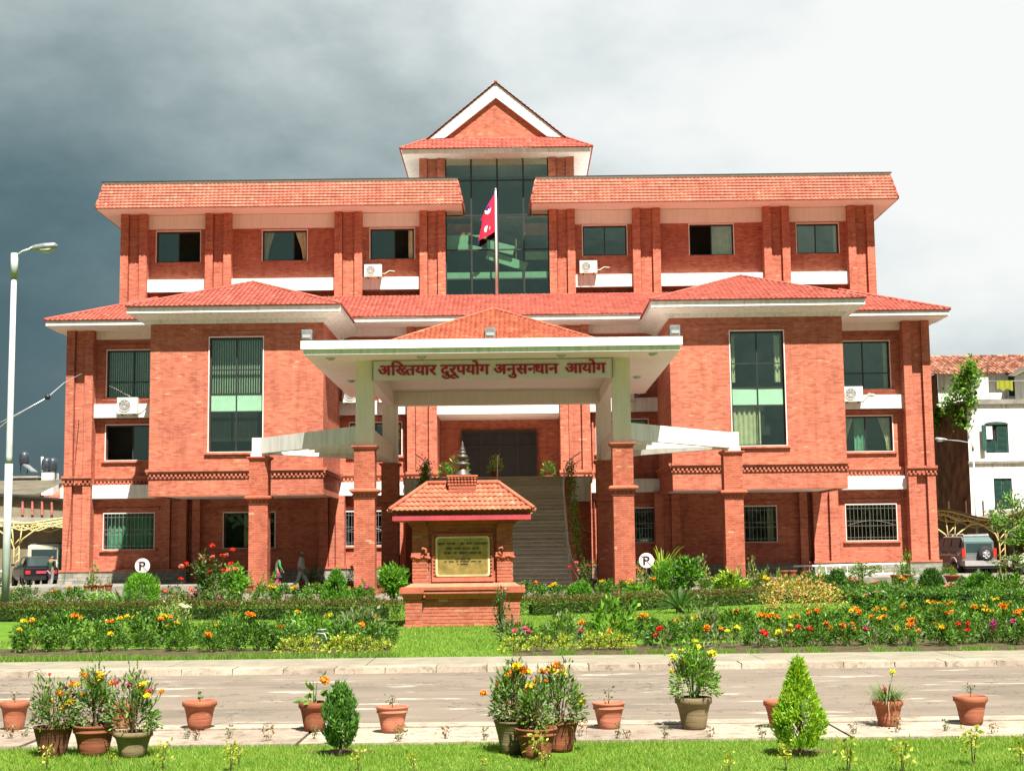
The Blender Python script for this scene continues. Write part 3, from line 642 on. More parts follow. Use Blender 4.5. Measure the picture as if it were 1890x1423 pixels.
# mansards
for s in (-1, 1):
    xi, xo = 1.85, 21.75; X0, X1 = sorted((s*xi, s*xo)); yb = 77.1
    mb = MB(); mb.box(X0+.05, X1-.05, yb+.04, 79.5, 20.26, 20.34, 'cream'); mb.frustum((X0, X1, yb, 92.6, 20.34), (X0+.3, X1-.3, yb+.42, 92.2, 21.72), 'mansard_tile_lit')
    mb.box(X0+.27, X1-.27, yb+.36, 92.2, 21.722, 21.83, 'white_paint'); mb.box(X0+.2, X1-.2, yb+.3, yb+.55, 21.831, 21.87, 'dark_frame')
    x0, x1 = sorted((s*20.3, s*xo)); mb.box(x0+.06, x1-.06, 79.5, 92.5, 20.262, 20.339, 'cream')
    rf = mb.build('mansard_roof', parent=B)
    t = MB(); d = Vector((0, .42, 1.38)); hh = d.length; tiles(t, (0, yb, 20.33), (1, 0, 0), d, X0, X1, hh, X0+.3, X1-.3, tw=.22, th=.17, crest=.03, mat='mansard_tile_lit', lf=.062)
    d = Vector((.3, 0, 1.38)); tiles(t, (X0, yb, 20.33), (0, 1, 0), d, 0, 12, d.length, .42, 12, tw=.22, th=.17, mat='mansard_tile_lit')
    d = Vector((-.3, 0, 1.38)); tiles(t, (X1, yb, 20.33), (0, 1, 0), d, 0, 12, d.length, .42, 12, tw=.22, th=.17, mat='mansard_tile_lit')
    t.build('roof_tiles', parent=rf, kind='stuff')
    t = MB(); ridge(t, (X0, yb, 20.36), (X0+.3, yb+.42, 21.72), .07, mat='mansard_tile_lit'); ridge(t, (X1, yb, 20.36), (X1-.3, yb+.42, 21.72), .07); t.build('ridge_tiles', parent=rf, kind='stuff')
# ---- glass tower
mb = MB(); mb.poly([(-4.2, 78.6, 20.3), (-4.2, 86.5, 20.3), (-4.2, 86.5, 23.4), (-4.2, 78.6, 23.4)], 'brick'); mb.poly([(4.2, 78.6, 20.3), (4.2, 78.6, 23.4), (4.2, 86.5, 23.4), (4.2, 86.5, 20.3)], 'brick'); mb.poly([(-4.2, 86.5, 20), (4.2, 86.5, 20), (4.2, 86.5, 23.4), (-4.2, 86.5, 23.4)], 'brick')
mb.build('tower_wall', parent=B)
f = MB(); gy = 78.62; xs = [-2.85, -1.42, .02, 1.46, 2.85]; zs = [15.45, 16.45, 18.08, 20.0, 21.98, 23.4]
for i, x in enumerate(xs): w_ = .045 if 0 < i < 4 else .06; f.box(x-w_, x+w_, gy-.04, gy+.08, zs[0], zs[-1], 'dark_frame')
for z in zs: f.box(xs[0], xs[-1], gy-.03, gy+.07, z-.035, z+.035, 'dark_frame')
cw = f.build('curtain_wall', parent=B)
for i in range(4):
    for j in range(5):
        p = MB(); a = jit(.008); b_ = jit(.008); p.poly([(xs[i]+.045, gy+a, zs[j]+.035), (xs[i+1]-.045, gy+b_, zs[j]+.035), (xs[i+1]-.045, gy-a, zs[j+1]-.035), (xs[i]+.045, gy-b_, zs[j+1]-.035)], 'glass'); p.build('pane', parent=cw)
k = MB()  # what stands behind the glass: floor edges, stair flight, columns
k.box(-2.8, 2.8, 78.78, 78.95, 16.52, 16.86, 'spandrel'); k.box(-2.8, -.6, 79.0, 79.1, 18.2, 19.0, 'spandrel'); k.box(1.5, 2.8, 78.85, 78.95, 17.55, 18.0, 'spandrel')
for a, b_, c, d in ((-2.6, 80.2, 1.6, 16.9), ): pass
k.beam((-1.6, 79.1, 18.75), (.9, 79.1, 18.1), .2, .5, 'spandrel'); k.beam((-.6, 79.3, 17.95), (1.6, 79.3, 17.2), .2, .5, 'spandrel'); k.box(-2.8, -1.45, 79.5, 79.9, 19.1, 19.75, 'brick'); k.box(1.5, 2.8, 79.5, 79.9, 19.1, 19.75, 'brick'); k.box(1.0, 1.08, 79.6, 79.68, 17.3, 18.9, 'brass')
k.poly([(-2.85, 82.5, 15), (2.85, 82.5, 15), (2.85, 82.5, 23.4), (-2.85, 82.5, 23.4)], 'room'); k.poly([(-2.86, 79, 15), (-2.86, 82.5, 15), (-2.86, 82.5, 23.4), (-2.86, 79, 23.4)], 'room'); k.poly([(2.86, 79, 15), (2.86, 79, 23.4), (2.86, 82.5, 23.4), (2.86, 82.5, 15)], 'room'); k.poly([(-2.85, 79, 23.39), (-2.85, 82.5, 23.39), (2.85, 82.5, 23.39), (2.85, 79, 23.39)], 'room')
k.build('interior', parent=cw)
mb = MB(); mb.box(-5.15, 5.15, 77.4, 87.4, 23.2, 23.40, 'white_paint'); mb.box(-5.2, 5.2, 77.35, 87.45, 23.401, 23.44, 'white_paint'); mb.build('tower_eave', parent=B)
# dutch-gable roof
ye, yg, zg = 77.3, 78.85, 24.45; mb = MB()
xg = 3.72; zap = 27.55
mb.add([(-5.25, ye, 23.45), (5.25, ye, 23.45), (xg, yg, zg), (-xg, yg, zg), (5.25, 87.5, 23.45), (xg, 86, zg), (-5.25, 87.5, 23.45), (-xg, 86, zg)], [(0, 1, 2, 3), (1, 4, 5, 2), (6, 0, 3, 7), (4, 6, 7, 5)], 'roof_tile')
mb.add([(-xg-.1, yg-.25, zg-.08), (0, yg-.25, zap), (0, 86, zap), (-xg-.1, 86, zg-.08), (xg+.1, yg-.25, zg-.08), (xg+.1, 86, zg-.08)], [(0, 1, 2, 3), (4, 5, 2, 1)], 'roof_tile')
rf = mb.build('tower_roof', parent=B)
t = MB(); d = Vector((0, yg-ye, zg-23.45)); tiles(t, (0, ye, 23.46), (1, 0, 0), d, -5.25, 5.25, d.length, -xg, xg, th=.26)
for s in (-1, 1):
    d = Vector((-s*(5.25-xg), 0, zg-23.45)); tiles(t, (s*5.25, ye, 23.46), (0, 1, 0), d, 0, 9.5, d.length, 1.5, 8.5, th=.26)
    d = Vector((-s*(xg+.1), 0, zap-zg+.08)); tiles(t, (s*(xg+.1), yg-.3, zg-.06), (0, 1, 0), d, 0, 7, d.length, 0, 7, th=.26)
t.build('roof_tiles', parent=rf, kind='stuff')
t = MB(); 
for s in (-1, 1): ridge(t, (s*5.25, ye, 23.5), (s*xg, yg, zg+.05), .07)
ridge(t, (0, yg-.3, zap+.05), (0, 86, zap+.05), .09); t.build('ridge_tiles', parent=rf, kind='stuff')
mb = MB(); mb.add([(-2.95, yg, zg), (2.95, yg, zg), (0, yg, 26.9)], [(0, 1, 2)], 'brick'); mb.build('gable_wall', parent=B)
mb = MB(); ya, yb_ = yg-.2, yg+.02; ins = [(-2.85, zg), (0, 26.72), (2.85, zg)]; out = [(-xg-.02, zg-.05), (0, zap-.03), (xg+.02, zg-.05)]
for i in (0, 1):
    q = [out[i], out[i+1], ins[i+1], ins[i]]
    vs = [(x, ya, z) for x, z in q]+[(x, yb_, z) for x, z in q]; mb.add(vs, [(0, 1, 2, 3), (7, 6, 5, 4), (0, 4, 5, 1), (1, 5, 6, 2), (2, 6, 7, 3), (3, 7, 4, 0)], 'white_paint')
mb.build('bargeboard', parent=B)
# ---- entrance recess behind the landing
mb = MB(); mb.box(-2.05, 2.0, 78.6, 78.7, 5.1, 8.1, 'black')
mb.poly([(-4.6, 75.2, 5.095), (4.6, 75.2, 5.095), (4.6, 79, 5.095), (-4.6, 79, 5.095)], 'stair_stone')
mb.poly([(-3.2, 78.75, 5.1), (3.2, 78.75, 5.1), (3.2, 78.75, 8.7), (-3.2, 78.75, 8.7)], 'brick'); mb.poly([(-3.21, YW+.2, 5.1), (-3.21, 78.75, 5.1), (-3.21, 78.75, 8.7), (-3.21, YW+.2, 8.7)], 'brick'); mb.poly([(3.21, YW+.2, 5.1), (3.21, YW+.2, 8.7), (3.21, 78.75, 8.7), (3.21, 78.75, 5.1)], 'brick'); mb.poly([(-3.2, YW, 8.69), (-3.2, 78.75, 8.69), (3.2, 78.75, 8.69), (3.2, YW, 8.69)], 'cream')
mb.build('entrance', parent=B)
dr = MB()
for x in (-2.03, -1.0, 0, 1.0, 1.98): dr.box(x-.04, x+.04, 78.52, 78.6, 5.1, 8.08, 'dark_frame')
dr.box(-2.0, 1.95, 78.53, 78.59, 7.2, 7.27, 'dark_frame'); dr.box(-2.03, 1.98, 78.53, 78.6, 8.0, 8.08, 'dark_frame'); dr.build('entrance_door', parent=B)
# floor deck closing the block
mb = MB(); mb.box(-20.5, 20.5, 79.2, 91.9, 20.0, 20.2, 'old_concrete'); mb.build('roof_slab', parent=B)
# downpipes
for x, y, z0, z1 in ((-4.9, 75.65, .3, 12.9), (4.9, 75.65, .3, 12.9)):
    mb = MB(); mb.tube([(x, y, z0), (x, y, z1)], .05, 6, 'brick'); mb.build('downpipe', parent=B)
# ================================================================== PORTICO
PT = thing('entrance_portico', 'cream flat canopy with tiled pyramid roof on tall brick and white columns', 'portico', (0, 62, 0))
def column(cx, cy, top):
    hw = .4; c = MB(); c.box(cx-hw+.008, cx+hw-.008, cy-hw+.008, cy+hw-.008, .1, 5.6, 'mortar')
    co = c.build('column', parent=PT)
    b = MB(); rng = random.Random(int(cx*10)+int(cy*7)); z = .0; r = 0
    while z < 5.58:
        fl = max(0, .28-z)*.35 if z < .28 else 0
        h = .068
        if not (3.70 < z+h and z < 4.05):
            n = 4; off = .5 if r % 2 else 0; W_ = hw+fl
            L_ = 2*W_/3.5
            edges = [-W_]; x = -W_+(L_ if off == 0 else L_*.5)
            while x < W_-.02: edges.append(x); x += L_
            edges.append(W_)
            for i in range(len(edges)-1):
                a, e = edges[i]+.004, edges[i+1]-.004; pr = rng.random()*.007
                b.box(cx+a, cx+e, cy-W_-pr, cy-W_+.02, z, z+h, 'brick_piece')
                b.box(cx+a, cx+e, cy+W_-.02, cy+W_+pr, z, z+h, 'brick_piece')
                a2, e2 = max(a, -W_+.025), min(e, W_-.025)
                b.box(cx+W_-.02, cx+W_+pr, cy+a2, cy+e2, z, z+h, 'brick_piece'); b.box(cx-W_-pr, cx-W_+.02, cy+a2, cy+e2, z, z+h, 'brick_piece')
        z += .078; r += 1
    b.build('bricks', parent=co, kind='stuff')
    k = MB()
    for z0, z1, p0, p1 in ((3.69, 3.75, .03, .03), (3.88, 3.96, .07, .15), (3.96, 4.03, .17, .17), (4.031, 4.06, .15, .1)):
        k.frustum((cx-hw-p0, cx+hw+p0, cy-hw-p0, cy+hw+p0, z0), (cx-hw-p1, cx+hw+p1, cy-hw-p1, cy+hw+p1, z1), 'brick_piece')
    k.box(cx-hw, cx+hw, cy-hw, cy+hw, 3.75, 3.88, 'brick_piece')
    for i in range(5):
        x = cx-hw+.05+i*.165; k.box(x, x+.08, cy-hw-.07, cy-hw, 3.77, 3.86, 'brick_piece')
        for s in (-1, 1): k.box(*sorted((cx+s*hw, cx+s*(hw+.07))), cy-hw+.05+i*.165, cy-hw+.13+i*.165, 3.77, 3.86, 'brick_piece')
    k.build('capital', parent=co)
    k = MB(); k.frustum((cx-hw, cx+hw, cy-hw, cy+hw, 5.58), (cx-hw-.1, cx+hw+.1, cy-hw-.1, cy+hw+.1, 5.68), 'brick_piece'); k.box(cx-hw-.1, cx+hw+.1, cy-hw-.1, cy+hw+.1, 5.68, 5.73, 'brick_piece'); k.build('cap', parent=co)
    k = MB(); wv = .345; k.box(cx-wv, cx+wv, cy-wv, cy+wv, 5.73, top, 'cream'); k.build('upper_shaft', parent=co)
ZS = 9.05; XC = 5.0
for s in (-1, 1):
    column(s*XC, 56.5, ZS-.002); column(s*XC, 67.9, ZS-.002); column(s*10.1, 62.2, 5.87)
mb = MB(); mb.box(-7.1, 7.1, 54.3, 69.5, ZS, ZS+.2, 'white_paint'); mb.box(-7.2, 7.2, 54.2, 69.6, ZS+.2, ZS+.52, 'white_paint'); mb.box(-7.05, 7.05, 54.35, 69.45, ZS-.012, ZS+.001, 'cream')
mb.build('canopy_slab', parent=PT)
mb = MB()
zb = 8.42
mb.box(-XC+.345, XC-.345, 56.2, 56.7, zb, ZS-.013, 'cream'); mb.box(-XC+.345, XC-.345, 67.6, 68.1, zb, ZS-.013, 'cream')
for s in (-1, 1): x = s*XC; mb.box(x-.2, x+.2, 56.845, 67.555, zb+.002, ZS-.014, 'cream')
mb.build('canopy_beams', parent=PT)
ap = (0, 62.2, 12.0); bx, y0, y1, zb_ = 4.75, 56.5, 67.9, ZS+.53
mb = MB(); mb.add([(-bx, y0, zb_), (bx, y0, zb_), (bx, y1, zb_), (-bx, y1, zb_), ap], [(0, 1, 4), (1, 2, 4), (2, 3, 4), (3, 0, 4)], 'tile_piece'); rf = mb.build('pyramid_roof', parent=PT)
t = MB(); d = Vector((0, ap[1]-y0, ap[2]-zb_)); tiles(t, (0, y0, zb_+.01), (1, 0, 0), d, -bx, bx, d.length, 0, 0, tw=.2, th=.21, mat='tile_piece')
for s in (-1, 1):
    d = Vector((-s*bx, 0, ap[2]-zb_)); tiles(t, (s*bx, y0, zb_+.01), (0, 1, 0), d, 0, y1-y0, d.length, ap[1]-y0, ap[1]-y0, tw=.2, th=.21, mat='tile_piece')
t.build('roof_tiles', parent=rf, kind='stuff')
t = MB()
for s in (-1, 1): ridge(t, (s*bx, y0, zb_+.05), (0, ap[1], ap[2]+.06), .06, mat='tile_piece'); ridge(t, (s*bx, y1, zb_+.05), (0, ap[1], ap[2]+.06), .06, mat='tile_piece')
t.build('ridge_tiles', parent=rf, kind='stuff')
# side wings: beams fanning from each outer column, and the low tie beam between front and rear columns
for s in (-1, 1):
    mb = MB(); o = Vector((s*10.1, 62.2, 0)); xi = s*5.2
    def flat(a, b_, w_, z0, z1, mat='white_paint'):
        a, b_ = Vector(a), Vector(b_); mb.beam((a.x, a.y, (z0+z1)/2), (b_.x, b_.y, (z0+z1)/2), w_, z1-z0, mat)
    flat(o, (xi, 56.6, 0), .3, 5.87, 6.53); flat(o, (xi, 67.8, 0), .3, 5.872, 6.528)
    flat(o, (xi, 60.3, 0), .16, 5.95, 6.45); flat(o, (xi, 64.1, 0), .16, 5.952, 6.448)
    mb.box(s*10.1-.3, s*10.1+.3, 61.9, 62.5, 5.86, 6.54, 'white_paint')
    mb.box(s*5-.17, s*5+.17, 56.845, 67.555, 5.74, 6.52, 'cream')
    mb.build('wing_beams', parent=PT)
# downlights
for i, (x, y) in enumerate([(-6.2, 55.2), (-2.7, 55.1), (2.65, 55.1), (6.15, 55.0), (-6.25, 62.6), (6.15, 62.4)]):
    k = MB(); k.lathe([(.0, -.1), (.10, -.09), (.16, -.05), (.17, -.015), (.2, -.012), (.2, 0)], (x, y, ZS-.012), 14, 'lens_glass'); d = k.build('downlight', parent=PT)
# ---- stairs
ST = thing('entrance_stairs', 'broad flight of grey stone steps rising to the dark entrance doorway', 'staircase', (0, 64, 0))
NS = 30; rz, rn, ys0 = .17, .32, 59.5; xw = 3.12
for i in range(NS):
    z1 = rz*(i+1); y = ys0+rn*i; k = MB(); k.box(-xw, xw, y+.025, 69.2 if i == NS-1 else y+rn+.05, z1-rz-.02, z1-.045, 'stair_stone'); k.box(-xw+.002, xw-.002, y-.03, y+rn+.03, z1-.045, z1+jit(.003), 'stair_stone'); k.build('step', parent=ST)
mb = MB(); mb.box(-xw, xw, 69.13, 75.3, 4.8, 5.1, 'stair_stone')
for s in (-1, 1): x0, x1 = sorted((s*xw, s*4.5)); mb.box(x0, x1, 69.0, 75.2, 4.8, 5.101, 'stair_stone'); 
mb.build('landing', parent=ST)
for s in (-1, 1):
    mb = MB(); x0, x1 = sorted((s*xw, s*(xw+.28))); pts = [(59.45, 0), (69.2, 0), (69.2, 5.12), (59.5, .05)]
    vs = [(x0, y, z) for y, z in pts]+[(x1, y, z) for y, z in pts]; mb.add(vs, [(3, 2, 1, 0), (4, 5, 6, 7), (0, 1, 5, 4), (1, 2, 6, 5), (2, 3, 7, 6), (3, 0, 4, 7)], 'brick'); mb.build('stringer', parent=ST)
    mb = MB(); x0, x1 = sorted((s*(xw+.3), s*4.4)); mb.box(x0, x1, 69.0, 69.2, .2, 4.8, 'brick'); mb.box(*sorted((s*(xw+.35), s*4.35)), 68.6, 68.99, 3.9, 5.0, 'white_paint'); mb.build('side_wall', parent=ST)
for s, lb in ((1, 'curved metal handrail down the right edge of the stone stairs'), (-1, 'curved metal handrail down the left edge of the stone stairs'), (0, 'straight metal handrail down the middle of the stone stairs')):
    hr = thing('handrail', lb, 'handrail', (s*3.1, 64, 0), 'handrails of the entrance stairs')
    if s: top = [(s*3.95, 69.4, 6.25), (s*3.6, 68.9, 6.0), (s*3.25, 68.2, 5.65), (s*3.08, 67.3, 5.15), (s*3.0, 65.5, 4.15), (s*3.0, 61.5, 2.05), (s*3.1, 60.2, 1.3), (s*3.35, 59.2, .8)]
    else: top = [(0.0, 69.3, 6.15), (0.0, 67.3, 5.15), (0.0, 61.5, 2.05), (0, 59.8, 1.1)]
    k = MB(); k.tube(top, .028, 6, 'galv'); k.build('rail', parent=hr)
    k = MB(); k.tube([(p[0], p[1], p[2]-.38) for p in top], .018, 5, 'galv'); k.build('lower_rail', parent=hr)
    for y in (60.6, 62.8, 65.0, 67.2, 69.0):
        z = (y-ys0)/rn*rz; x = s*3.0 if y < 68 else s*3.5; k = MB(); k.tube([(x, y, z-.05), (x, y, z+.93)], .022, 5, 'galv'); k.build('post', parent=hr)
# ---- signboard
SG = thing('signboard', 'long grey-white signboard with dark red Devanagari lettering under the canopy edge', 'signboard', (0, 56.0, ZS))
mb = MB(); 
for i in range(8): x0 = -4.64+i*1.16; mb.box(x0+.003, x0+1.157, 56.02+jit(.003), 56.06, 8.25, 9.0, 'white_board')
mb.build('panel', parent=SG)
mb = MB(); mb.box(-4.66, 4.66, 56.0, 56.07, 9.001, 9.04, 'metal_grey'); mb.box(-4.68, -4.642, 56.0, 56.07, 8.24, 9.03, 'metal_grey'); mb.box(4.642, 4.68, 56.0, 56.07, 8.24, 9.03, 'metal_grey'); mb.build('frame', parent=SG)
def glyph(t, ext=.03, bold=.012):
    c = bpy.data.curves.new('t', 'FONT'); c.body = t; c.extrude = ext; c.offset = bold; c.resolution_u = 4
    o = bpy.data.objects.new('t', c); col.objects.link(o); bpy.context.view_layer.update()
    me = bpy.data.meshes.new_from_object(o.evaluated_get(bpy.context.evaluated_depsgraph_get())); bpy.data.objects.remove(o); bpy.data.curves.remove(c); return me
def cut(me, x):   # keep what lies left of x (half form of a consonant)
    b = bmesh.new(); b.from_mesh(me); bmesh.ops.bisect_plane(b, geom=b.verts[:]+b.edges[:]+b.faces[:], plane_co=(x, 0, 0), plane_no=(1, 0, 0), clear_outer=True); b.to_mesh(me); b.free(); return me
seq = [('अ', None, .785), ('ि', None, .27), ('ख', .61, .60), ('त', None, .58), ('यार', None, 1.29), (' ', None, .28), ('दुरूपयोग', None, 3.0), (' ', None, .26), ('अ', None, .785), ('नु', None, .57), ('स', None, .69), ('न', .40, .39), ('धान', None, 1.47), (' ', None, .42), ('आयोग', None, 2.48)]
def lettering(seq, ext=.03, bold=.012):
    V, F, x = [], [], 0
    for t, c, adv in seq:
        if t != ' ':
            me = glyph(t, ext, bold)
            if c: me = cut(me, c)
            for dx_, dz_ in ((0, 0), (.022, .002), (-.022, .001)):
                k = len(V); V += [(v.co.x+x+dx_, v.co.y+dz_*2, v.co.z+dz_) for v in me.vertices]; F += [tuple(a+k for a in p.vertices) for p in me.polygons]
            if len(t) > 1: adv = max(v.co.x for v in me.vertices)-.01
            bpy.data.meshes.remove(me)
        x += adv
    return V, F, x
V_, F_, wd = lettering(seq)
sx_ = 8.85/wd; sz_ = .60
me = bpy.data.meshes.new('lettering'); me.from_pydata([(-4.45+x*sx_, 56.0+.0-z*.4, 8.44+y*sz_-ZS*0) for x, y, z in V_], [], F_)
for v in me.vertices: v.co -= ORG[SG.name]
me.materials.append(M['red_letter']); me.update(); lo = link('lettering', me, SG)
# ---- flood lights on the canopy edge
for x, lb in ((-7.0, 'square floodlight on the left front corner of the canopy'), (-.05, 'square floodlight in the middle of the canopy front edge'), (6.95, 'square floodlight on the right front corner of the canopy')):
    t = thing('floodlight', lb, 'floodlight', (x, 54.5, ZS+.52), 'floodlights along the canopy')
    k = MB(); k.box(x-.19, x+.19, 54.38, 54.62, ZS+.62, ZS+.98, 'metal_grey'); k.frustum((x-.16, x+.16, 54.62, 54.68, ZS+.64), (x-.1, x+.1, 54.62, 54.74, ZS+.94), 'black')
    for q in range(5): k.box(x-.15+q*.07, x-.13+q*.07, 54.34, 54.38, ZS+.64, ZS+.96, 'metal_grey')
    k.build('housing', parent=t); k = MB(); k.box(x-.15, x+.15, 54.33, 54.339, ZS+.66, ZS+.78, 'lens_glass'); k.build('lens', parent=t)
    k = MB(); k.box(x-.24, x+.24, 54.46, 54.54, ZS+.521, ZS+.545, 'black'); k.box(x-.24, x-.21, 54.46, 54.54, ZS+.545, ZS+.85, 'black'); k.box(x+.21, x+.24, 54.46, 54.54, ZS+.545, ZS+.85, 'black'); k.build('bracket', parent=t)
# ---- air conditioners
def ac(x, y, z, label, w=.95, h=.68):
    t = thing('air_conditioner', label, 'air conditioner', (x, y, z), 'outdoor air conditioning units on the facade')
    k = MB(); k.box(x-w/2, x+w/2, y-.36, y-.04, z, z+h, 'ac_white'); k.box(x+w*.2, x+w/2-.02, y-.365, y-.36, z+.03, z+h-.03, 'cream'); k.build('casing', parent=t)
    k = MB(); cx = x-w*.14; rr = h*.4; k.lathe([(rr, 0), (rr, .025), (rr-.03, .025), (rr-.03, 0)], (0, 0, 0), 20, 'ac_white')
    k.v = [(cx+a, y-.36-c, z+h/2+b_) for a, b_, c in k.v]
    for j in range(4): 
        r2 = rr*(.25+.2*j); kk = [(cx+r2*math.cos(q*math.pi/8), y-.375, z+h/2+r2*math.sin(q*math.pi/8)) for q in range(17)]; k.tube(kk, .007, 4, 'ac_white')
    for j in range(8): q = j*math.pi/4; k.tube([(cx, y-.378, z+h/2), (cx+rr*math.cos(q), y-.372, z+h/2+rr*math.sin(q))], .007, 4, 'ac_white')
    k.build('fan_guard', parent=t)
    k = MB(); k.add([(cx, y-.362, z+h/2)]+[(cx+(rr-.03)*math.cos(q*math.pi/8), y-.362, z+h/2+(rr-.03)*math.sin(q*math.pi/8)) for q in range(16)], [(0, i+1, (i+1) % 16+1) for i in range(16)], 'metal_grey'); k.build('fan_opening', parent=t)
    k = MB()
    for q in (-.3, .3): k.box(x+q*w-.02, x+q*w+.02, y-.4, y, z-.06, z-.002, 'black')
    k.build('bracket', parent=t)
    k = MB(); k.tube([(x+w/2-.05, y-.1, z+h*.3), (x+w/2+.15, y-.08, z+h*.3), (x+w/2+.4, y-.04, z+h*.55), (x+w/2+.7, y-.02, z+h*.5)], .02, 5, 'ac_white'); k.build('pipe', parent=t)
x, z = P(235, 762, 75.0); ac(x, 75.3, z-.05, 'air conditioner below the upper left end window of the facade', 1.05, .85)
x, z = P(689, 512, 78.4); ac(x, 78.55, z, 'air conditioner on the top floor left of the glass front')
x, z = P(1086, 505, 78.4); ac(x, 78.55, z, 'air conditioner on the top floor right of the glass front')
x, z = P(1575, 741, 75.0); ac(x, 75.3, z, 'air conditioner below the upper right end window of the facade', 1.0, .78)
ac(-7.55, 75.3, 9.35, 'air conditioner in the recess left of the portico, beside the left bay', 1.1, .8)
ac(-5.75, 75.3, 9.35, 'air conditioner in the recess left of the portico, seen between the canopy columns', .9, .75)
ac(6.55, 75.3, 9.3, 'air conditioner in the recess right of the portico, beside the right bay', 1.0, .75)
# ---- flag
FP = thing('flagpole', 'white flagpole standing before the glass front of the building', 'flagpole', (-.06, 77.9, 15.4))
k = MB(); k.tube([(-.06, 77.9, 15.3), (-.06, 77.9, 18.5), (-.06, 77.9, 21.25)], [.07, .06, .045], 8, 'white_paint'); k.build('pole', parent=FP)
k = MB(); k.lathe([(0, .12), (.05, .1), (.07, .05), (.05, 0), (0, -.01)], (-.06, 77.9, 21.24), 10, 'galv'); k.build('finial', parent=FP)
FLG = thing('flag', 'limp crimson double-pennant flag with white moon and sun on the white pole', 'flag', (-.1, 77.85, 20))
def fold(u, v):  # u along the fly, v height: cloth hanging in folds
    return (-.12-u*.92, 77.86+.10*math.sin(u*7+v*1.3)*min(1, u*2), v-u*.55)
def cloth(outline, mat, name, off=0.0):
    b = bmesh.new(); vs = [b.verts.new((u, 0, v)) for u, v in outline]; b.faces.new(vs)
    bmesh.ops.triangulate(b, faces=b.faces[:]); bmesh.ops.subdivide_edges(b, edges=b.edges[:], cuts=4, use_grid_fill=True)
    V = [v.co.copy() for v in b.verts]; b.verts.index_update(); F = [tuple(v.index for v in f.verts) for f in b.faces]; b.free()
    k = MB()
    for sgn in (1, -1): k.add([(fold(v.x, v.z)[0], fold(v.x, v.z)[1]-off*sgn, fold(v.x, v.z)[2]) for v in V], F, mat)
    k.build(name, parent=FLG)
cloth([(0, 21.05), (.28, 20.75), (.62, 20.35), (.86, 20.0), (.36, 19.98), (.6, 19.55), (.95, 19.0), (1.0, 18.95), (0, 18.92)], 'flag_red', 'cloth', .006)
cloth([(0, 21.12), (.64, 20.38), (.92, 19.93), (.42, 19.94), (1.04, 18.9), (1.1, 18.75), (.98, 18.87), (.32, 19.97), (.8, 19.99), (.58, 20.36)], 'flag_blue', 'border', .004)
cloth([(.46+.19*math.cos(a)*(1 if i % 2 == 0 else .72), 19.33+.19*math.sin(a)*(1 if i % 2 == 0 else .72)) for i, a in enumerate([k_*math.pi/12 for k_ in range(24)])], 'flag_white', 'sun_emblem', .012)
cloth([(.20, 20.42), (.28, 20.30), (.36, 20.40), (.44, 20.28), (.6, 20.42), (.56, 20.2), (.42, 20.1), (.28, 20.16)], 'flag_white', 'moon_emblem', .012)
# ---- ladder lying against the plinth on the right
LD = thing('ladder', 'long white metal ladder lying on its side along the right base of the building', 'ladder', (17.9, 74.6, .2))
def onp(px, py, y=74.62): x, z = P(px, py, y); return (x, y, z)
a0, a1, b0, b1 = (14.95, 74.62, .66), (20.7, 74.62, .75), (16.0, 74.55, .24), (20.1, 74.55, .24)
for a, b_ in ((a0, a1), (b0, b1)):
    k = MB(); k.beam(a, b_, .05, .085, 'white_paint'); k.build('rail', parent=LD)
for i in range(12):
    x = 15.5+i*.36; k = MB(); z0 = .24 if x > 16 else .45; k.beam((x+.02, 74.58, z0), (x, 74.6, .69), .03, .045, 'white_paint', up=(0, 1, 0)); k.build('rung', parent=LD)
# ================================================================== MONUMENT
MX, MY = -.34, 32.0
MO = thing('brick_monument', 'small brick shrine-like monument with tiled hip roof and inscribed brass plaque on the lawn', 'monument', (MX, MY, 0))
bmesh_br = {}
def brick_mesh(w, h, d=.05):
    key = (round(w, 3), round(h, 3))
    if key not in bmesh_br:
        k = MB(); e = .004; k.frustum((-w/2, w/2, -h/2, h/2, 0), (-w/2+e, w/2-e, -h/2+e, h/2-e, d), None)
        k.v = [(a, -c, b_) for a, b_, c in k.v]
        me = bpy.data.meshes.new('brick'); me.from_pydata(k.v, [], [f[::-1] for f in k.f]); me.materials.append(M['brick_piece']); me.update(); bmesh_br[key] = me
    return bmesh_br[key]
nbr = [0]
def laid(x0, x1, z0, z1, y, parent, bw=.215, bh=.066, j=.008):
    """courses of bricks, each its own object, standing 1 cm proud of the mortar plane y"""
    rows = max(1, round((z1-z0)/(bh+j))); ph = (z1-z0)/rows
    for r in range(rows):
        x = x0 - (0 if r % 2 == 0 else (bw+j)/2); z = z0+(r+.5)*ph
        while x < x1-.01:
            a, b_ = max(x, x0), min(x+bw, x1)
            if b_-a > .03:
                o = bpy.data.objects.new('brick', brick_mesh(b_-a, ph-j)); col.objects.link(o); o.parent = parent
                o.location = Vector(((a+b_)/2, y+.04+jit(.002)-.0, z))-world_org(parent); nbr[0] += 1
            x += bw+j
core = MB(); X = lambda a: MX+a
y1 = 33.25
core.box(X(-1.22), X(1.22), MY-.003, y1, -.05, .6, 'mortar')
core.box(X(-1.24), X(-.88), MY-.093, y1+.05, -.05, .56, 'mortar'); core.box(X(.88), X(1.24), MY-.093, y1+.05, -.05, .56, 'mortar')
core.box(X(-1.06), X(1.06), MY+.267, y1-.2, .9, 2.3, 'mortar'); core.box(X(-1.1), X(-.76), MY+.152, y1-.1, .9, 2.3, 'mortar'); core.box(X(.76), X(1.1), MY+.152, y1-.1, .9, 2.3, 'mortar')
core.build('core', parent=MO)
bw = MB(); bw.box(X(-.875), X(.875), MY+.02, MY+.04, .0, .01, 'mortar'); base = bw.build('base_wall', parent=MO)
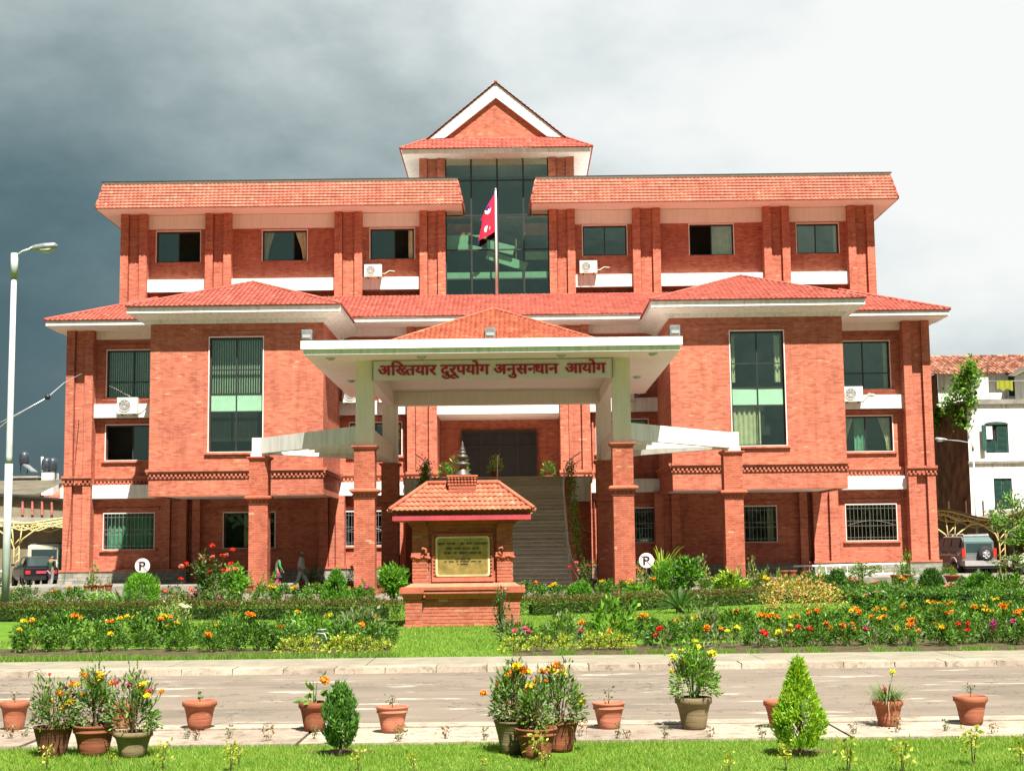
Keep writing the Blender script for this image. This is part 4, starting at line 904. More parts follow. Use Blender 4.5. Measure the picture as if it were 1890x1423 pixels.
laid(X(-.87), X(.87), .0, .6, MY, base)
for s in (-1, 1):
    x0, x1 = sorted((s*1.25, s*.885)); p = MB(); p.box(X(x0), X(x1), MY-.07, MY-.05, .0, .01, 'mortar'); pr = p.build('base_pier', parent=MO); laid(X(x0), X(x1), .07, .54, MY-.09, pr)
    p = MB(); p.box(X(x0)-.03, X(x1)+.03, MY-.12, y1+.07, -.03, .065, 'brick_piece'); p.frustum((X(x0)-.02, X(x1)+.02, MY-.1, y1+.06, .545), (X(x0)-.05, X(x1)+.05, MY-.13, y1+.08, .575), 'brick_piece'); p.build('pier_moulding', parent=MO)
    x0, x1 = sorted((s*1.11, s*.75)); p = MB(); p.box(X(x0), X(x1), MY+.18, MY+.2, .95, .96, 'mortar'); pr = p.build('upper_pier', parent=MO); laid(X(x0), X(x1), .97, 1.42, MY+.155, pr); laid(X(x0), X(x1), 1.62, 2.28, MY+.155, pr)
    # scroll capital
    p = MB(); zc = 1.5
    for i in range(6): xx = X(x0)-.03+i*.07; p.tube([(xx, MY+.13, zc+.03*math.sin(i*2)), (xx+.085, MY+.13, zc+.03*math.sin(i*2+2))], .035, 6, 'tile_piece')
    for i in range(5): xx = X(x0)+.01+i*.07; p.frustum((xx, xx+.065, MY+.12, MY+.19, 1.45), (xx+.02, xx+.045, MY+.14, MY+.19, 1.40), 'tile_piece')
    p.box(X(x0)-.02, X(x1)+.02, MY+.13, MY+.2, 1.45, 1.6, 'brick_piece')
    xi_ = X(x1)-.06 if s < 0 else X(x0)+.06
    p.tube([(xi_+.04*s, MY+.12, 1.52), (xi_-.01*s, MY+.1, 1.6), (xi_, MY+.09, 1.68), (xi_+.06*s, MY+.08, 1.70), (xi_+.08*s, MY+.08, 1.65)], [.035, .03, .028, .03, .02], 7, 'tile_piece'); p.build('scroll_ornament', parent=MO)
# lower wall face bricks either side and under the plaque
uw_ = MB(); uw_.box(X(-.745), X(.745), MY+.3, MY+.315, .96, .965, 'mortar'); uwo = uw_.build('upper_wall', parent=MO)
laid(X(-.74), X(-.645), .97, 2.28, MY+.27, uwo, bw=.2); laid(X(.645), X(.74), .97, 2.28, MY+.27, uwo, bw=.2); laid(X(-.64), X(.64), 2.0, 2.28, MY+.27, uwo); 
p = MB()   # carved surround of the plaque
p.box(X(-.68), X(.68), MY+.19, MY+.26, .965, 1.06, 'brick_piece'); p.box(X(-.68), X(-.62), MY+.2, MY+.26, 1.06, 1.97, 'brick_piece'); p.box(X(.62), X(.68), MY+.2, MY+.26, 1.06, 1.97, 'brick_piece'); p.box(X(-.68), X(.68), MY+.2, MY+.26, 1.97, 2.02, 'brick_piece')
for i in range(11):
    for s in (-1, 1): z = 1.1+i*.08; p.box(X(s*.63)-.02, X(s*.63)+.02, MY+.185, MY+.2, z, z+.04, 'tile_piece')
p.build('plaque_surround', parent=MO)
# ledge with dentils
p = MB(); p.frustum((X(-1.24), X(1.24), MY-.06, y1+.06, .6), (X(-1.30), X(1.30), MY-.14, y1+.1, .72), 'brick_piece'); p.box(X(-1.34), X(1.34), MY-.17, y1+.12, .72, .765, 'brick_piece'); p.box(X(-1.28), X(1.28), MY-.11, y1+.1, .765, .79, 'brick_piece'); p.box(X(-1.36), X(1.36), MY-.19, y1+.12, .79, .85, 'tile_piece'); p.box(X(-1.29), X(1.29), MY-.12, y1+.1, .85, .86, 'tile_piece'); p.frustum((X(-1.26), X(1.26), MY-.08, y1+.06, .86), (X(-1.14), X(1.14), MY+.10, y1-.06, .93), 'tile_piece')
for s in (-1, 1): p.box(*sorted((X(s*1.37), X(s*.84))), MY-.21, MY-.171, .725, .795, 'tile_piece'); p.frustum((*sorted((X(s*1.27), X(s*.9))), MY-.12, MY, .58), (*sorted((X(s*1.33), X(s*.86))), MY-.19, MY, .72), 'brick_piece')
p.build('ledge', parent=MO)
p = MB()
for i in range(33): x = X(-1.22)+i*.0755; p.box(x, x+.035, MY-.165 if abs(x-MX) > .84 else MY-.1, MY-.05, .64, .69, 'tile_piece')
p.build('dentils', parent=MO)
# cornice under the roof
p = MB(); p.box(X(-1.14), X(1.14), MY+.12, y1-.06, 2.22, 2.3, 'brick_piece'); p.box(X(-1.51), X(1.51), MY-.235, y1+.3, 2.3, 2.42, 'pink_fascia'); p.box(X(-1.44), X(1.44), MY-.14, y1+.22, 2.43, 2.50, 'brick_piece')
for s in (-1, 1):
    for i in range(5): p.box(*sorted((X(s*(1.1+i*.03)), X(s*(.8+i*.0)))), MY+.1-i*.03, MY+.2, 2.12+i*.035, 2.15+i*.035, 'brick_piece')
for i in range(20): x = X(-.74)+i*.074; p.box(x, x+.04, MY+.2, MY+.27, 2.2, 2.26, 'tile_piece')
p.build('cornice', parent=MO)
# roof: each tile an object
zr0, zr1, ry0, ryc = 2.5, 3.10, MY-.26, MY+.62; hx, rx = 1.57, .80
rf = MB(); rf.add([(X(-hx), ry0, zr0), (X(hx), ry0, zr0), (X(rx), ryc, zr1), (X(-rx), ryc, zr1), (X(-hx), y1+.4, zr0), (X(hx), y1+.4, zr0)], [(0, 1, 2, 3), (4, 0, 3), (1, 5, 2), (5, 4, 3, 2)], 'mortar'); rf = rf.build('roof', parent=MO)
d = Vector((0, ryc-ry0, zr1-zr0)); sl_ = d.length; Vn = d.normalized(); Nn = Vector((1, 0, 0)).cross(Vn)
tm = {}
def tile_obj(w):
    key = round(w, 2)
    if key not in tm:
        k = MB(); th = .235; n = 5; vs = []
        for v, lift in ((0, .03), (th, .0)):
            for i in range(n): u = -w/2+w*i/(n-1); vs.append((u, v, lift+.022*math.sin(math.pi*(i/(n-1)))**1.5))
        for i in range(n): u = -w/2+w*i/(n-1); vs.append((u, 0, .0+.022*math.sin(math.pi*(i/(n-1)))**1.5))
        fs = [(i, i+1, n+i+1, n+i) for i in range(n-1)]+[(2*n+i, 2*n+i+1, i+1, i) for i in range(n-1)]
        me = bpy.data.meshes.new('tile'); me.from_pydata(vs, [], fs); me.materials.append(M['tile_piece']); me.update(); tm[key] = me
    return tm[key]
rotm = Matrix((Vector((1, 0, 0)), Vn, Nn)).transposed()
rows = 6
for r in range(rows):
    v = r*sl_/rows-.02; t = (r+.45)/rows; lim = hx+(rx-hx)*t; n = round(2*lim/.112); wv = 2*lim/n
    for i in range(n):
        o = bpy.data.objects.new('tile', tile_obj(.11)); col.objects.link(o); o.parent = rf
        pos = Vector((MX, ry0, zr0))+Vector((1, 0, 0))*(-lim+(i+.5)*wv)+Vn*v+Nn*(.01+jit(.003)); o.matrix_local = Matrix.Translation(pos-world_org(rf)) @ (rotm.to_4x4() @ Matrix.Rotation(jit(.02), 4, 'Z'))
t = MB()
for s in (-1, 1):
    A = Vector((X(s*hx), ry0, zr0)); C_ = Vector((X(s*rx), ryc, zr1)); E_ = Vector((X(s*hx), y1+.4, zr0))
    t2 = MB(); dd = Vector((-s*(hx-rx), 0, zr1-zr0)); tiles(t2, (X(s*hx), ry0, zr0+.0), (0, 1, 0), dd, 0, y1+.4-ry0, dd.length, ryc-ry0, ryc-ry0, tw=.112, th=.2, mat='tile_piece', crest=.02); t2.build('side_tiles', parent=rf, kind='stuff')
    t.tube([A+Vector((0, 0, .05)), C_+Vector((0, 0, .05))], .05, 8, 'tile_piece')
t.tube([(X(-rx), ryc, zr1+.05), (X(rx), ryc, zr1+.05)], .055, 8, 'tile_piece'); t.build('ridge', parent=rf)
t2 = MB(); dd = Vector((0, -(y1+.4-ryc), zr1-zr0)); tiles(t2, (MX, y1+.4, zr0), (1, 0, 0), dd, -hx, hx, dd.length, -rx, rx, tw=.112, th=.2, mat='tile_piece'); t2.build('rear_tiles', parent=rf, kind='stuff')
# chimney-like brick base and gilt bell finial
p = MB(); py0, py1 = MY+.36, MY+.88; p.box(X(-.30), X(.30), py0-.048, py1, 2.75, 3.06, 'mortar'); cb = p.build('finial_base', parent=MO)
laid(X(-.305), X(.305), 2.88, 3.06, py0-.045, cb, bw=.2, bh=.05)
p = MB()
for z, e in ((3.06, .02), (3.13, .035), (3.20, .05)):
    p.box(X(-.30), X(.30), py0, py1, z, z+.07, 'brick_piece')
    for i in range(9): x = X(-.32)+i*.073; p.lathe([(0, -.03), (.03, -.015), (.036, .005), (.02, .03), (0, .035)], (x+.02, py0-e*.3, z+.035), 8, 'tile_piece')
p.box(X(-.34), X(.34), py0-.05, py1+.05, 3.27, 3.31, 'tile_piece'); p.build('finial_moulding', parent=MO)
p = MB(); prof = [(0.0, 0), (.235, 0), (.24, .02), (.17, .07), (.125, .15), (.10, .19), (.10, .205), (.15, .235), (.20, .265), (.205, .29), (.17, .315), (.10, .335), (.075, .36), (.10, .40), (.145, .44), (.15, .465), (.12, .50), (.075, .515), (.095, .54), (.10, .56), (.08, .59), (.06, .60), (.075, .62), (.07, .65), (.05, .675), (.055, .70), (.03, .75), (.035, .775), (.018, .81), (0, .85)]
prof = [(r_*.82, z*.92) for r_, z in prof]
p.lathe(prof, (MX, MY+.62, 3.31), 24, 'bronze'); p.build('finial', parent=MO)
# plaque
p = MB(); w2, h2 = .60, .44; zc = 1.515; yy = MY+.215
pts = []
for cx_, cz_, a0_ in ((w2-.06, h2-.06, 0), (-w2+.06, h2-.06, 90), (-w2+.06, -h2+.06, 180), (w2-.06, -h2+.06, 270)):
    for q in range(4): a = R(a0_+q*30); pts.append((MX+cx_+.06*math.cos(a), zc+cz_+.06*math.sin(a)))
ctr = (MX, zc); inn = [(MX+(x-MX)*.92, zc+(z-zc)*.9) for x, z in pts]; n = len(pts)
vs = [(x, yy, z) for x, z in pts]+[(x, yy-.005, z) for x, z in inn]+[(x, yy+.05, z) for x, z in pts]
p.add(vs, [(i, (i+1) % n, n+(i+1) % n, n+i) for i in range(n)]+[(2*n+i, 2*n+(i+1) % n, (i+1) % n, i) for i in range(n)], 'brass_frame')
po = p.build('plaque', parent=MO); p = MB(); p.poly([(x, yy+.004, z) for x, z in inn][::-1], 'brass'); p.build('plate', parent=po)
p = MB(); rng = random.Random(3)
def wordrow(words, z, h, y=yy-.002):
    tot = sum(words)+.035*(len(words)-1); x = MX-tot/2
    for wd in words:
        p.box(x, x+wd, y-.004, y+.003, z+h*.9, z+h, 'black'); q = x+.004
        while q < x+wd-.008:
            wv = h*rng.uniform(.12, .2); p.box(q, q+wv, y-.004, y+.003, z+h*rng.choice((0, .05, .1)), z+h*.9, 'black')
            if rng.random() < .6: p.box(q+wv, min(q+h*.45, x+wd), y-.0035, y+.003, z+h*rng.uniform(.2, .5), z+h*rng.uniform(.55, .7), 'black')
            q += h*rng.uniform(.42, .62)
        x += wd+.035
wordrow([.17, .2, .03, .1, .14, .3], 1.765, .05); wordrow([.15, .15, .17, .17], 1.66, .05); wordrow([.17, .09, .18, .17, .07], 1.56, .05)
wordrow([.09, .12, .07], 1.44, .022); wordrow([.07, .12, .06, .2, .13, .07], 1.395, .022); wordrow([.03, .18], 1.335, .022)
p.build('inscription', parent=po)
# ================================================================== STREET LAMPS, SIGNS
def lamp(x, y, h, arm, label, r=.12):
    t = thing('street_lamp', label, 'street lamp', (x, y, 0)); s = 1 if arm > 0 else -1
    k = MB(); k.tube([(x, y, 0), (x, y, h*.42)], r, 10, 'lamp_paint'); k.tube([(x, y, h*.42), (x, y, h*.44), (x, y, h*.93)], [r*.95, r*.82, r*.72], 10, 'lamp_paint'); k.tube([(x, y, h*.93), (x, y, h)], r*.95, 10, 'lamp_paint'); k.build('pole', parent=t)
    k = MB(); k.tube([(x, y, h-.1), (x+s*abs(arm)*.5, y, h+.05), (x+arm, y, h+.12)], r*.32, 7, 'lamp_paint'); k.build('arm', parent=t)
    k = MB(); sc_ = abs(arm)/1.0
    vs = []; n = 10
    for i, (u, wv, hv) in enumerate(((0, .05, .05), (.12, .1, .09), (.4, .15, .11), (.7, .13, .1), (.78, .03, .04))):
        for q in range(n): a = 2*math.pi*q/n; vs.append((x+arm+s*u*.9, y+wv*math.cos(a), h+.12+u*.08+hv*math.sin(a)*(1 if math.sin(a) > 0 else .8)))
    k.add(vs, [(i*n+q, i*n+(q+1) % n, (i+1)*n+(q+1) % n, (i+1)*n+q) for i in range(4) for q in range(n)]+[tuple(range(n)), tuple(4*n+q for q in range(n))], 'metal_grey', True); k.build('lamp_head', parent=t)
    k = MB(); k.v = []; vs = []
    for i, (u, wv, dz) in enumerate(((.28, .1, -.07), (.36, .12, -.13), (.55, .12, -.15), (.7, .08, -.07))):
        for q in range(n): a = 2*math.pi*q/n; vs.append((x+arm+s*u*.9, y+wv*math.cos(a), h+.12+u*.08+dz*.6+abs(dz)*.5*math.sin(a)))
    k.add(vs, [(i*n+q, i*n+(q+1) % n, (i+1)*n+(q+1) % n, (i+1)*n+q) for i in range(3) for q in range(n)], 'lens_glass', True); k.build('lamp_glass', parent=t)
lx, lz = P(20, 468, 37.5); lx2, _ = P(4, 1120, 37.5)
lamp(lx+.1, 37.5, lz, .42, 'tall pale street lamp at the left edge of the garden', .10)
lx, lz = P(1795, 815, 85); lamp(lx, 85, lz, -1.5, 'thin street lamp before the old white house on the right', .07)
for px, py, Y, lb in ((263, 1044, 55, 'round no-parking sign in front of the left end of the building'), (1193, 1034, 55, 'round no-parking sign beside the right portico column')):
    x, z = P(px, py, Y); t = thing('no_parking_sign', lb, 'sign', (x, Y, 0), 'no-parking signs')
    k = MB(); k.tube([(x, Y, 0), (x, Y, z-.2)], .022, 6, 'black'); k.build('post', parent=t)
    k = MB(); n = 28; rr = .28; k.add([(x+rr*math.cos(2*math.pi*i/n), Y-.02, z+rr*math.sin(2*math.pi*i/n)) for i in range(n)]+[(x+rr*math.cos(2*math.pi*i/n), Y, z+rr*math.sin(2*math.pi*i/n)) for i in range(n)], [tuple(range(n))[::-1], tuple(range(n, 2*n))]+[(i, (i+1) % n, n+(i+1) % n, n+i) for i in range(n)], 'white_paint'); k.build('disc', parent=t)
    me = glyph('P', .01, .025); bb = [min(v.co.x for v in me.vertices), max(v.co.x for v in me.vertices), max(v.co.y for v in me.vertices)]
    for v in me.vertices: c_ = v.co.copy(); v.co = Vector((x+(c_.x-(bb[0]+bb[1])/2)*.52+.0, Y-.024+c_.z*.3, z+(c_.y-bb[2]/2)*.46))-ORG[t.name]
    me.materials.append(M['black']); link('letter', me, t)
    k = MB(); k.beam((x-.19, Y-.03, z+.19), (x+.2, Y-.03, z-.2), .006, .02, 'slash_pink', up=(0, 1, 0)); k.beam((x-.19, Y-.032, z+.19), (x+.2, Y-.032, z-.2), .02, .006, 'slash_pink', up=(0, 1, 0)); k.build('slash', parent=t)
# ================================================================== LEFT BACKGROUND
def Pz(px, py, Y): x, z = P(px, py, Y); return (x, Y, z)
S = thing('tin_shed', 'low grey-roofed building with red walls behind the left corner', 'building', (-31, 98, 0))
k = MB(); k.box(-36.5, -27.6, 98, 103, 0, 5.7, 'brick'); k.build('wall', parent=S)
k = MB(); k.poly([(-37, 97, 5.72), (-30.9, 97, 5.78), (-30.9, 103, 7.0), (-38, 103, 6.95)], 'shed_roof'); k.box(-37, -30.9, 96.95, 97, 5.6, 5.74, 'shed_roof'); k.poly([(-30.85, 97.4, 5.0), (-27.6, 97.4, 5.0), (-27.6, 97.4, 6.1), (-29.4, 100, 6.9), (-30.85, 102.8, 6.95)], 'brick'); k.build('roof', parent=S)
for x in (-33.9, -32.6): k = MB(); k.box(x, x+1.0, 97.9, 98.01, 4.7, 5.35, 'cream'); f_ = k.build('window', parent=S); k = MB(); k.box(x+.06, x+.94, 97.86, 97.9, 4.76, 5.29, 'black'); k.build('pane', parent=f_)
k = MB(); k.box(-29.4, -28.3, 96.5, 99, 4.9, 6.1, 'old_white'); k.build('annexe', parent=S)
S = thing('long_canteen_wall', 'long tan wall with thin red posts behind the parked cars on the left', 'wall', (-31, 93, 0))
k = MB(); k.add([Pz(-60, 912, 93), Pz(120, 922, 93), Pz(120, 962, 93), Pz(-60, 962, 93)], [(3, 2, 1, 0)], 'shed_wall'); a_, b_ = Pz(-60, 962, 93), Pz(120, 962, 93); k.box(a_[0], b_[0], 93.0, 93.6, 0, a_[2]-.02, 'shed_wall'); k.build('panel', parent=S)
k = MB(); k.beam(Pz(-60, 908, 92.9), Pz(120, 922, 92.9), .5, .12, 'dark_frame'); k.build('roof_edge', parent=S)
k = MB(); k.beam(Pz(-60, 960, 92.6), Pz(120, 963, 92.6), .8, .5, 'concrete'); k.build('ledge', parent=S)
for px in (18, 42, 60, 78, 96): k = MB(); k.beam(Pz(px, 925, 92.8), Pz(px, 950, 92.8), .12, .12, 'pink_post', up=(0, 1, 0)); k.build('post', parent=S)
S = thing('house_roof_terrace', 'distant rooftop with parapet and small chimney beyond the shed', 'building', (-37, 118, 0))
k = MB(); k.box(-40.0, -38.1, 118, 124, 0, 7.95, 'old_concrete'); k.build('wall', parent=S); k = MB(); k.box(-40.2, -37.9, 117.8, 124.2, 7.95, 8.1, 'concrete'); k.build('roof', parent=S); k = MB(); k.box(-37.85, -36.9, 118.5, 120, 0, 8.4, 'old_white'); k.build('chimney_block', parent=S)
for px, py, lb in ((45, 845, 'dark round water tank on a stand on the far left rooftop'), (86, 856, 'left of the two dark water tanks beside the white pipe'), (97, 856, 'right of the two dark water tanks beside the white pipe')):
    x, z = P(px, py, 119); t = thing('water_tank', lb, 'water tank', (x, 119, z-.6)); k = MB(); k.lathe([(0, -.5), (.36, -.5), (.4, -.42), (.4, .25), (.3, .42), (.12, .5), (0, .52)], (x, 119, z), 14, 'tank_black'); k.build('tank', parent=t)
    k = MB()
    for q in (-.28, .28): k.beam((x+q, 119, z-1.3), (x+q, 119, z-.5), .06, .06, 'black', up=(0, 1, 0))
    k.beam((x-.32, 119, z-.55), (x+.32, 119, z-.55), .08, .06, 'black'); k.build('stand', parent=t)
t = thing('solar_water_heater', 'tilted grey solar panel beside the rooftop tank', 'solar panel', (-37, 118, 9)); k = MB(); a_, b_ = Vector(Pz(48, 858, 118.5)), Vector(Pz(64, 871, 118.5)); k.beam(a_, b_, 1.4, .12, 'metal_grey'); k.build('panel', parent=t)
t = thing('vent_pipe', 'thin white vent pipe rising from the far rooftop', 'pipe', Pz(78, 868, 119)); k = MB(); k.tube([Pz(78, 872, 119), Pz(78, 843, 119)], .1, 6, 'old_white'); k.build('pipe', parent=t)
# steel carports: wavy ribs on V-shaped lattice posts
def carport(name, label, x0, x1, y, ztop, posts, amp=.35, depth=5, roof=True):
    t = thing(name, label, 'carport', ((x0+x1)/2, y, 0)); n = 40
    zf = lambda x: ztop+amp*math.sin((x-x0)*2*math.pi/5.5+.6)
    for j in range(3):
        yy = y+j*depth/2; k = MB(); k.tube([(x0+(x1-x0)*i/n, yy, zf(x0+(x1-x0)*i/n)) for i in range(n+1)], .06, 5, 'yellow_steel'); k.tube([(x0+(x1-x0)*i/n, yy, zf(x0+(x1-x0)*i/n)-.32-.1*math.cos(i)) for i in range(n+1)], .045, 5, 'yellow_steel')
        for i in range(0, n, 2): a = x0+(x1-x0)*i/n; b2 = x0+(x1-x0)*(i+1)/n; k.tube([(a, yy, zf(a)), (b2, yy, zf(b2)-.35), (x0+(x1-x0)*(i+2)/n, yy, zf(x0+(x1-x0)*(i+2)/n))], .03, 4, 'yellow_steel')
        k.build('roof_rib', parent=t)
    if roof:
        k = MB(); vs = []
        for i in range(n+1):
            xx = x0+(x1-x0)*i/n; vs += [(xx, y-.5, zf(xx)+.08), (xx, y+depth+.5, zf(xx)+.08)]
        k.add(vs, [(2*i, 2*i+2, 2*i+3, 2*i+1) for i in range(n)], 'shed_wall', True); k.build('roof_sheet', parent=t)
    for px_ in posts:
        k = MB()
        for s in (-1, 1): k.tube([(px_+s*.15, y, 0), (px_+s*.15, y, ztop-1.6), (px_+s*.35, y, ztop-1.1), (px_+s*1.1, y, ztop-.55), (px_+s*1.6, y, zf(px_+s*1.6)-.3)], .05, 5, 'yellow_steel')
        for q in range(6): z = .3+q*.4; k.tube([(px_-.15, y, z), (px_+.15, y, z+.35)], .03, 4, 'yellow_steel')
        k.tube([(px_-.15, y, ztop-1.6), (px_-.3, y, zf(px_)-.3)], .04, 4, 'yellow_steel'); k.tube([(px_+.15, y, ztop-1.6), (px_+.3, y, zf(px_)-.3)], .04, 4, 'yellow_steel')
        k.build('post', parent=t)
carport('carport_frame', 'yellow steel truss carport behind the cars on the left', -38, -26.5, 88, 3.75, (-29.3, -34.5), .15, roof=False)
carport('carport_frame', 'wavy-roofed yellow steel carport behind the vehicles on the right', 24.6, 36, 84.5, 3.35, (26.0, 28.9, 33), .28)
BW = thing('boundary_wall', 'brown arched boundary wall behind the right-hand carport', 'wall', (31, 89, 0)); k = MB(); k.box(23.5, 40, 89, 89.3, 0, 2.9, 'shed_wall'); k.build('panel', parent=BW)
for i in range(5): x = 28.6+i*1.6; k = MB(); k.add([(x+.55*math.cos(a), 88.97, 1.5+.7*math.sin(a)) for a in [q*math.pi/8 for q in range(9)]]+[(x-.55, 88.97, .2), (x+.55, 88.97, .2)], [tuple(range(11))], 'old_brick'); k.build('arch_recess', parent=BW)
for i in range(9): x = 25.2+i*1.05; k = MB(); k.box(x-.04, x+.04, 89.1, 89.2, 2.9, 4.3, 'wood_dark'); k.build('spike', parent=BW)
# hanging cable
t = thing('overhead_cable', 'pale overhead cable with a dark junction box left of the building', 'cable', Pz(88, 733, 60)); k = MB(); k.tube([Pz(-40, 822, 60), Pz(20, 772, 60), Pz(88, 733, 60), Pz(118, 707, 64), Pz(150, 690, 74)], .022, 5, 'galv'); k.tube([Pz(-40, 800, 60), Pz(30, 765, 60), Pz(86, 735, 60)], .018, 5, 'galv'); k.build('wire', parent=t)
x, y, z = Pz(88, 733, 60); k = MB(); k.lathe([(0, -.12), (.09, -.1), (.12, 0), (.09, .1), (0, .12)], (x, y, z), 10, 'black'); k.build('junction', parent=t)
# ================================================================== OLD HOUSE ON THE RIGHT
OH = thing('old_white_house', 'old whitewashed house with green shutters, weathered brick side and tiled roof', 'house', (32, 92, 0))
hs = [(30.02, 31.45, 7.28, 9.05), (30.4, 31.52, 3.8, 5.7), (33.4, 34.7, 7.3, 9.1), (33.4, 34.6, 3.8, 5.7)]
k = MB(); wall(k, 28.95, 44, 0, 10.3, 90, hs, mat='old_white'); k.build('front_wall', parent=OH)
k = MB(); k.poly([(28.94, 90.02, 0), (28.94, 90.02, 10.55), (28.94, 99, 10.75), (28.94, 99, 0)], 'old_brick'); k.build('side_wall', parent=OH)
k = MB(); k.box(28.8, 44, 89.85, 90.0, 10.3, 10.6, 'old_concrete'); k.box(28.8, 44, 90.001, 99, 10.4, 10.55, 'old_concrete'); k.box(28.85, 44, 89.88, 89.995, 6.62, 6.76, 'old_concrete'); k.build('ledge', parent=OH)
for i, (a, b_, c, d) in enumerate(hs):
    k = MB(); k.box(a, b_, 90.15, 90.2, c, d, 'black'); fo = k.build('window', parent=OH)
    for s in (0, 1):
        k = MB(); x0 = a+(b_-a)*.5*s; x1 = x0+(b_-a)*.5; z0 = c; z1 = d
        if i == 0 and s == 0: z1 = c+(d-c)*.42
        k.box(x0+.02, x1-.02, 90.08, 90.12, z0+.02, z1-.02, 'shutter_green')
        q = z0+.08
        while q < z1-.06: k.box(x0+.08, x1-.08, 90.05, 90.085, q, q+.035, 'shutter_green'); q += .075
        k.build('shutter', parent=fo)
    if i == 0: k = MB(); k.box(a-.28, a, 89.75, 89.8, c+.1, d-.05, 'shutter_green'); k.build('open_shutter', parent=fo); k = MB(); k.box(a+.03, a+.45, 90.0, 90.03, c+.85, d-.12, 'cream'); k.build('notice', parent=fo)
if True:
    k = MB(); n = 12; k.add([(30.735+.76*math.cos(math.pi*q/n), 89.97, 9.05+.16*math.sin(math.pi*q/n)) for q in range(n+1)], [tuple(range(n+1))], 'shutter_green'); k.build('window_arch', parent=OH)
k = MB(); wall(k, 28.4, 44, 10.55, 12.75, 94, [(31.0, 31.6, 11.3, 12.4), (33.0, 34.2, 11.2, 12.5)], mat='old_white'); k.poly([(28.38, 94, 10.5), (28.38, 94, 12.75), (28.38, 99, 12.75), (28.38, 99, 10.5)], 'old_brick'); k.box(30.9, 34.5, 94.25, 94.3, 11.1, 12.6, 'shutter_green'); k.build('attic_wall', parent=OH)
k = MB(); k.box(29.05, 30.4, 90.05, 90.2, 10.6, 12.0, 'old_white'); k.build('parapet', parent=OH)
k = MB(); k.tube([(30.2, 90.1, 11.75), (44, 90.1, 11.75)], .03, 4, 'galv'); k.tube([(30.4, 90.1, 10.6), (30.4, 90.1, 12.9)], .04, 4, 'wood_dark'); k.build('rail', parent=OH)
k = MB(); k.poly([(27.9, 93.4, 12.62), (44, 93.4, 12.62), (44, 98, 14.3), (28.0, 98, 14.3)], 'old_tile'); k.poly([(27.9, 93.4, 12.6), (28, 98, 14.28), (28, 102.6, 12.6)], 'old_concrete'); rf = k.build('roof', parent=OH)
t2 = MB(); dd = Vector((0, 4.6, 1.68)); tiles(t2, (27.9, 93.4, 12.63), (1, 0, 0), dd, 0, 16, dd.length, 0, 16, tw=.26, th=.3, mat='old_tile', crest=.05); ridge(t2, (27.9, 98, 14.33), (44, 98, 14.33), .12, mat='old_tile'); t2.build('roof_tiles', parent=rf, kind='stuff')
k = MB(); k.poly([(32.6, 91.5, 12.2), (34.6, 91.2, 13.2), (34.6, 94, 13.4), (32.8, 94, 12.6)], 'shed_roof'); k.poly([(32.9, 92.6, 10.6), (36, 92.6, 10.6), (36, 92.6, 13.3), (34.6, 92.6, 13.0), (32.9, 92.6, 12.25)], 'old_white'); k.box(34.0, 34.7, 92.5, 92.59, 11.0, 12.6, 'black'); k.build('lean_to', parent=OH)
t = thing('laundry', 'yellow cloth hanging to dry on the old house terrace', 'cloth', (31.4, 90, 11.2)); k = MB(); n = 12; vs = []
for i in range(n+1): vs += [(30.9+1.0*i/n, 90.0+.05*math.sin(i*1.6), 11.78), (30.9+1.0*i/n, 90.02+.07*math.sin(i*1.6), 11.2+.08*math.sin(i))]
k.add(vs, [(2*i, 2*i+2, 2*i+3, 2*i+1) for i in range(n)], 'leaf_yellow', True); k.build('cloth', parent=t)
# ================================================================== VEHICLES
def loft(mb, secs, mat, smooth=False, caps=True):
    """secs: list of (x, [(y,z)...]) cross-sections with equal point counts, along x"""
    n = len(secs[0][1]); vs = [(x, y, z) for x, pts in secs for y, z in pts]
    fs = [(i*n+k, i*n+(k+1) % n, (i+1)*n+(k+1) % n, (i+1)*n+k) for i in range(len(secs)-1) for k in range(n)]
    if caps: fs += [tuple(range(n))[::-1], tuple((len(secs)-1)*n+k for k in range(n))]
    mb.add(vs, fs, mat, smooth)
def bodysec(w, z0, z1, tuck=.06, top=None):
    t = top if top is not None else w-.04
    return [(-w+tuck, z0), (w-tuck, z0), (w, z0+.15), (w, z1-.12), (t, z1), (-t, z1), (-w, z1-.12), (-w, z0+.15)]
def wheel(x, y, r, parent, wd=.2, name='wheel', axis='y'):
    k = MB(); k.lathe([(r*.55, -wd/2), (r*.95, -wd/2), (r, -wd/4), (r, wd/4), (r*.95, wd/2), (r*.55, wd/2), (r*.55, -wd/2)], (0, 0, 0), 20, 'tyre')
    def tr(v): a, b_, c = v; return (x+a, y+c, r+b_) if axis == 'y' else (x+c, y+a, r+b_)
    k.v = [tr(v) for v in k.v]; wo_ = k.build(name, parent=parent)
    k = MB(); k.lathe([(0, -wd/2+.03), (r*.2, -wd/2+.02), (r*.22, -wd/2+.05), (r*.5, -wd/2+.07), (r*.57, -wd/2)], (0, 0, 0), 16, 'rim')
    for q in range(5): a = q*2*math.pi/5; k.frustum((-.03, .03, r*.15, r*.5, -wd/2+.015), (-.03, .03, r*.15, r*.5, -wd/2+.06), 'rim'); k.v[-8:] = [(vx*math.cos(a)-vy*math.sin(a), vx*math.sin(a)+vy*math.cos(a), vz) for vx, vy, vz in k.v[-8:]]
    k.v = [tr(v) for v in k.v]; k.build('rim', parent=wo_); return wo_
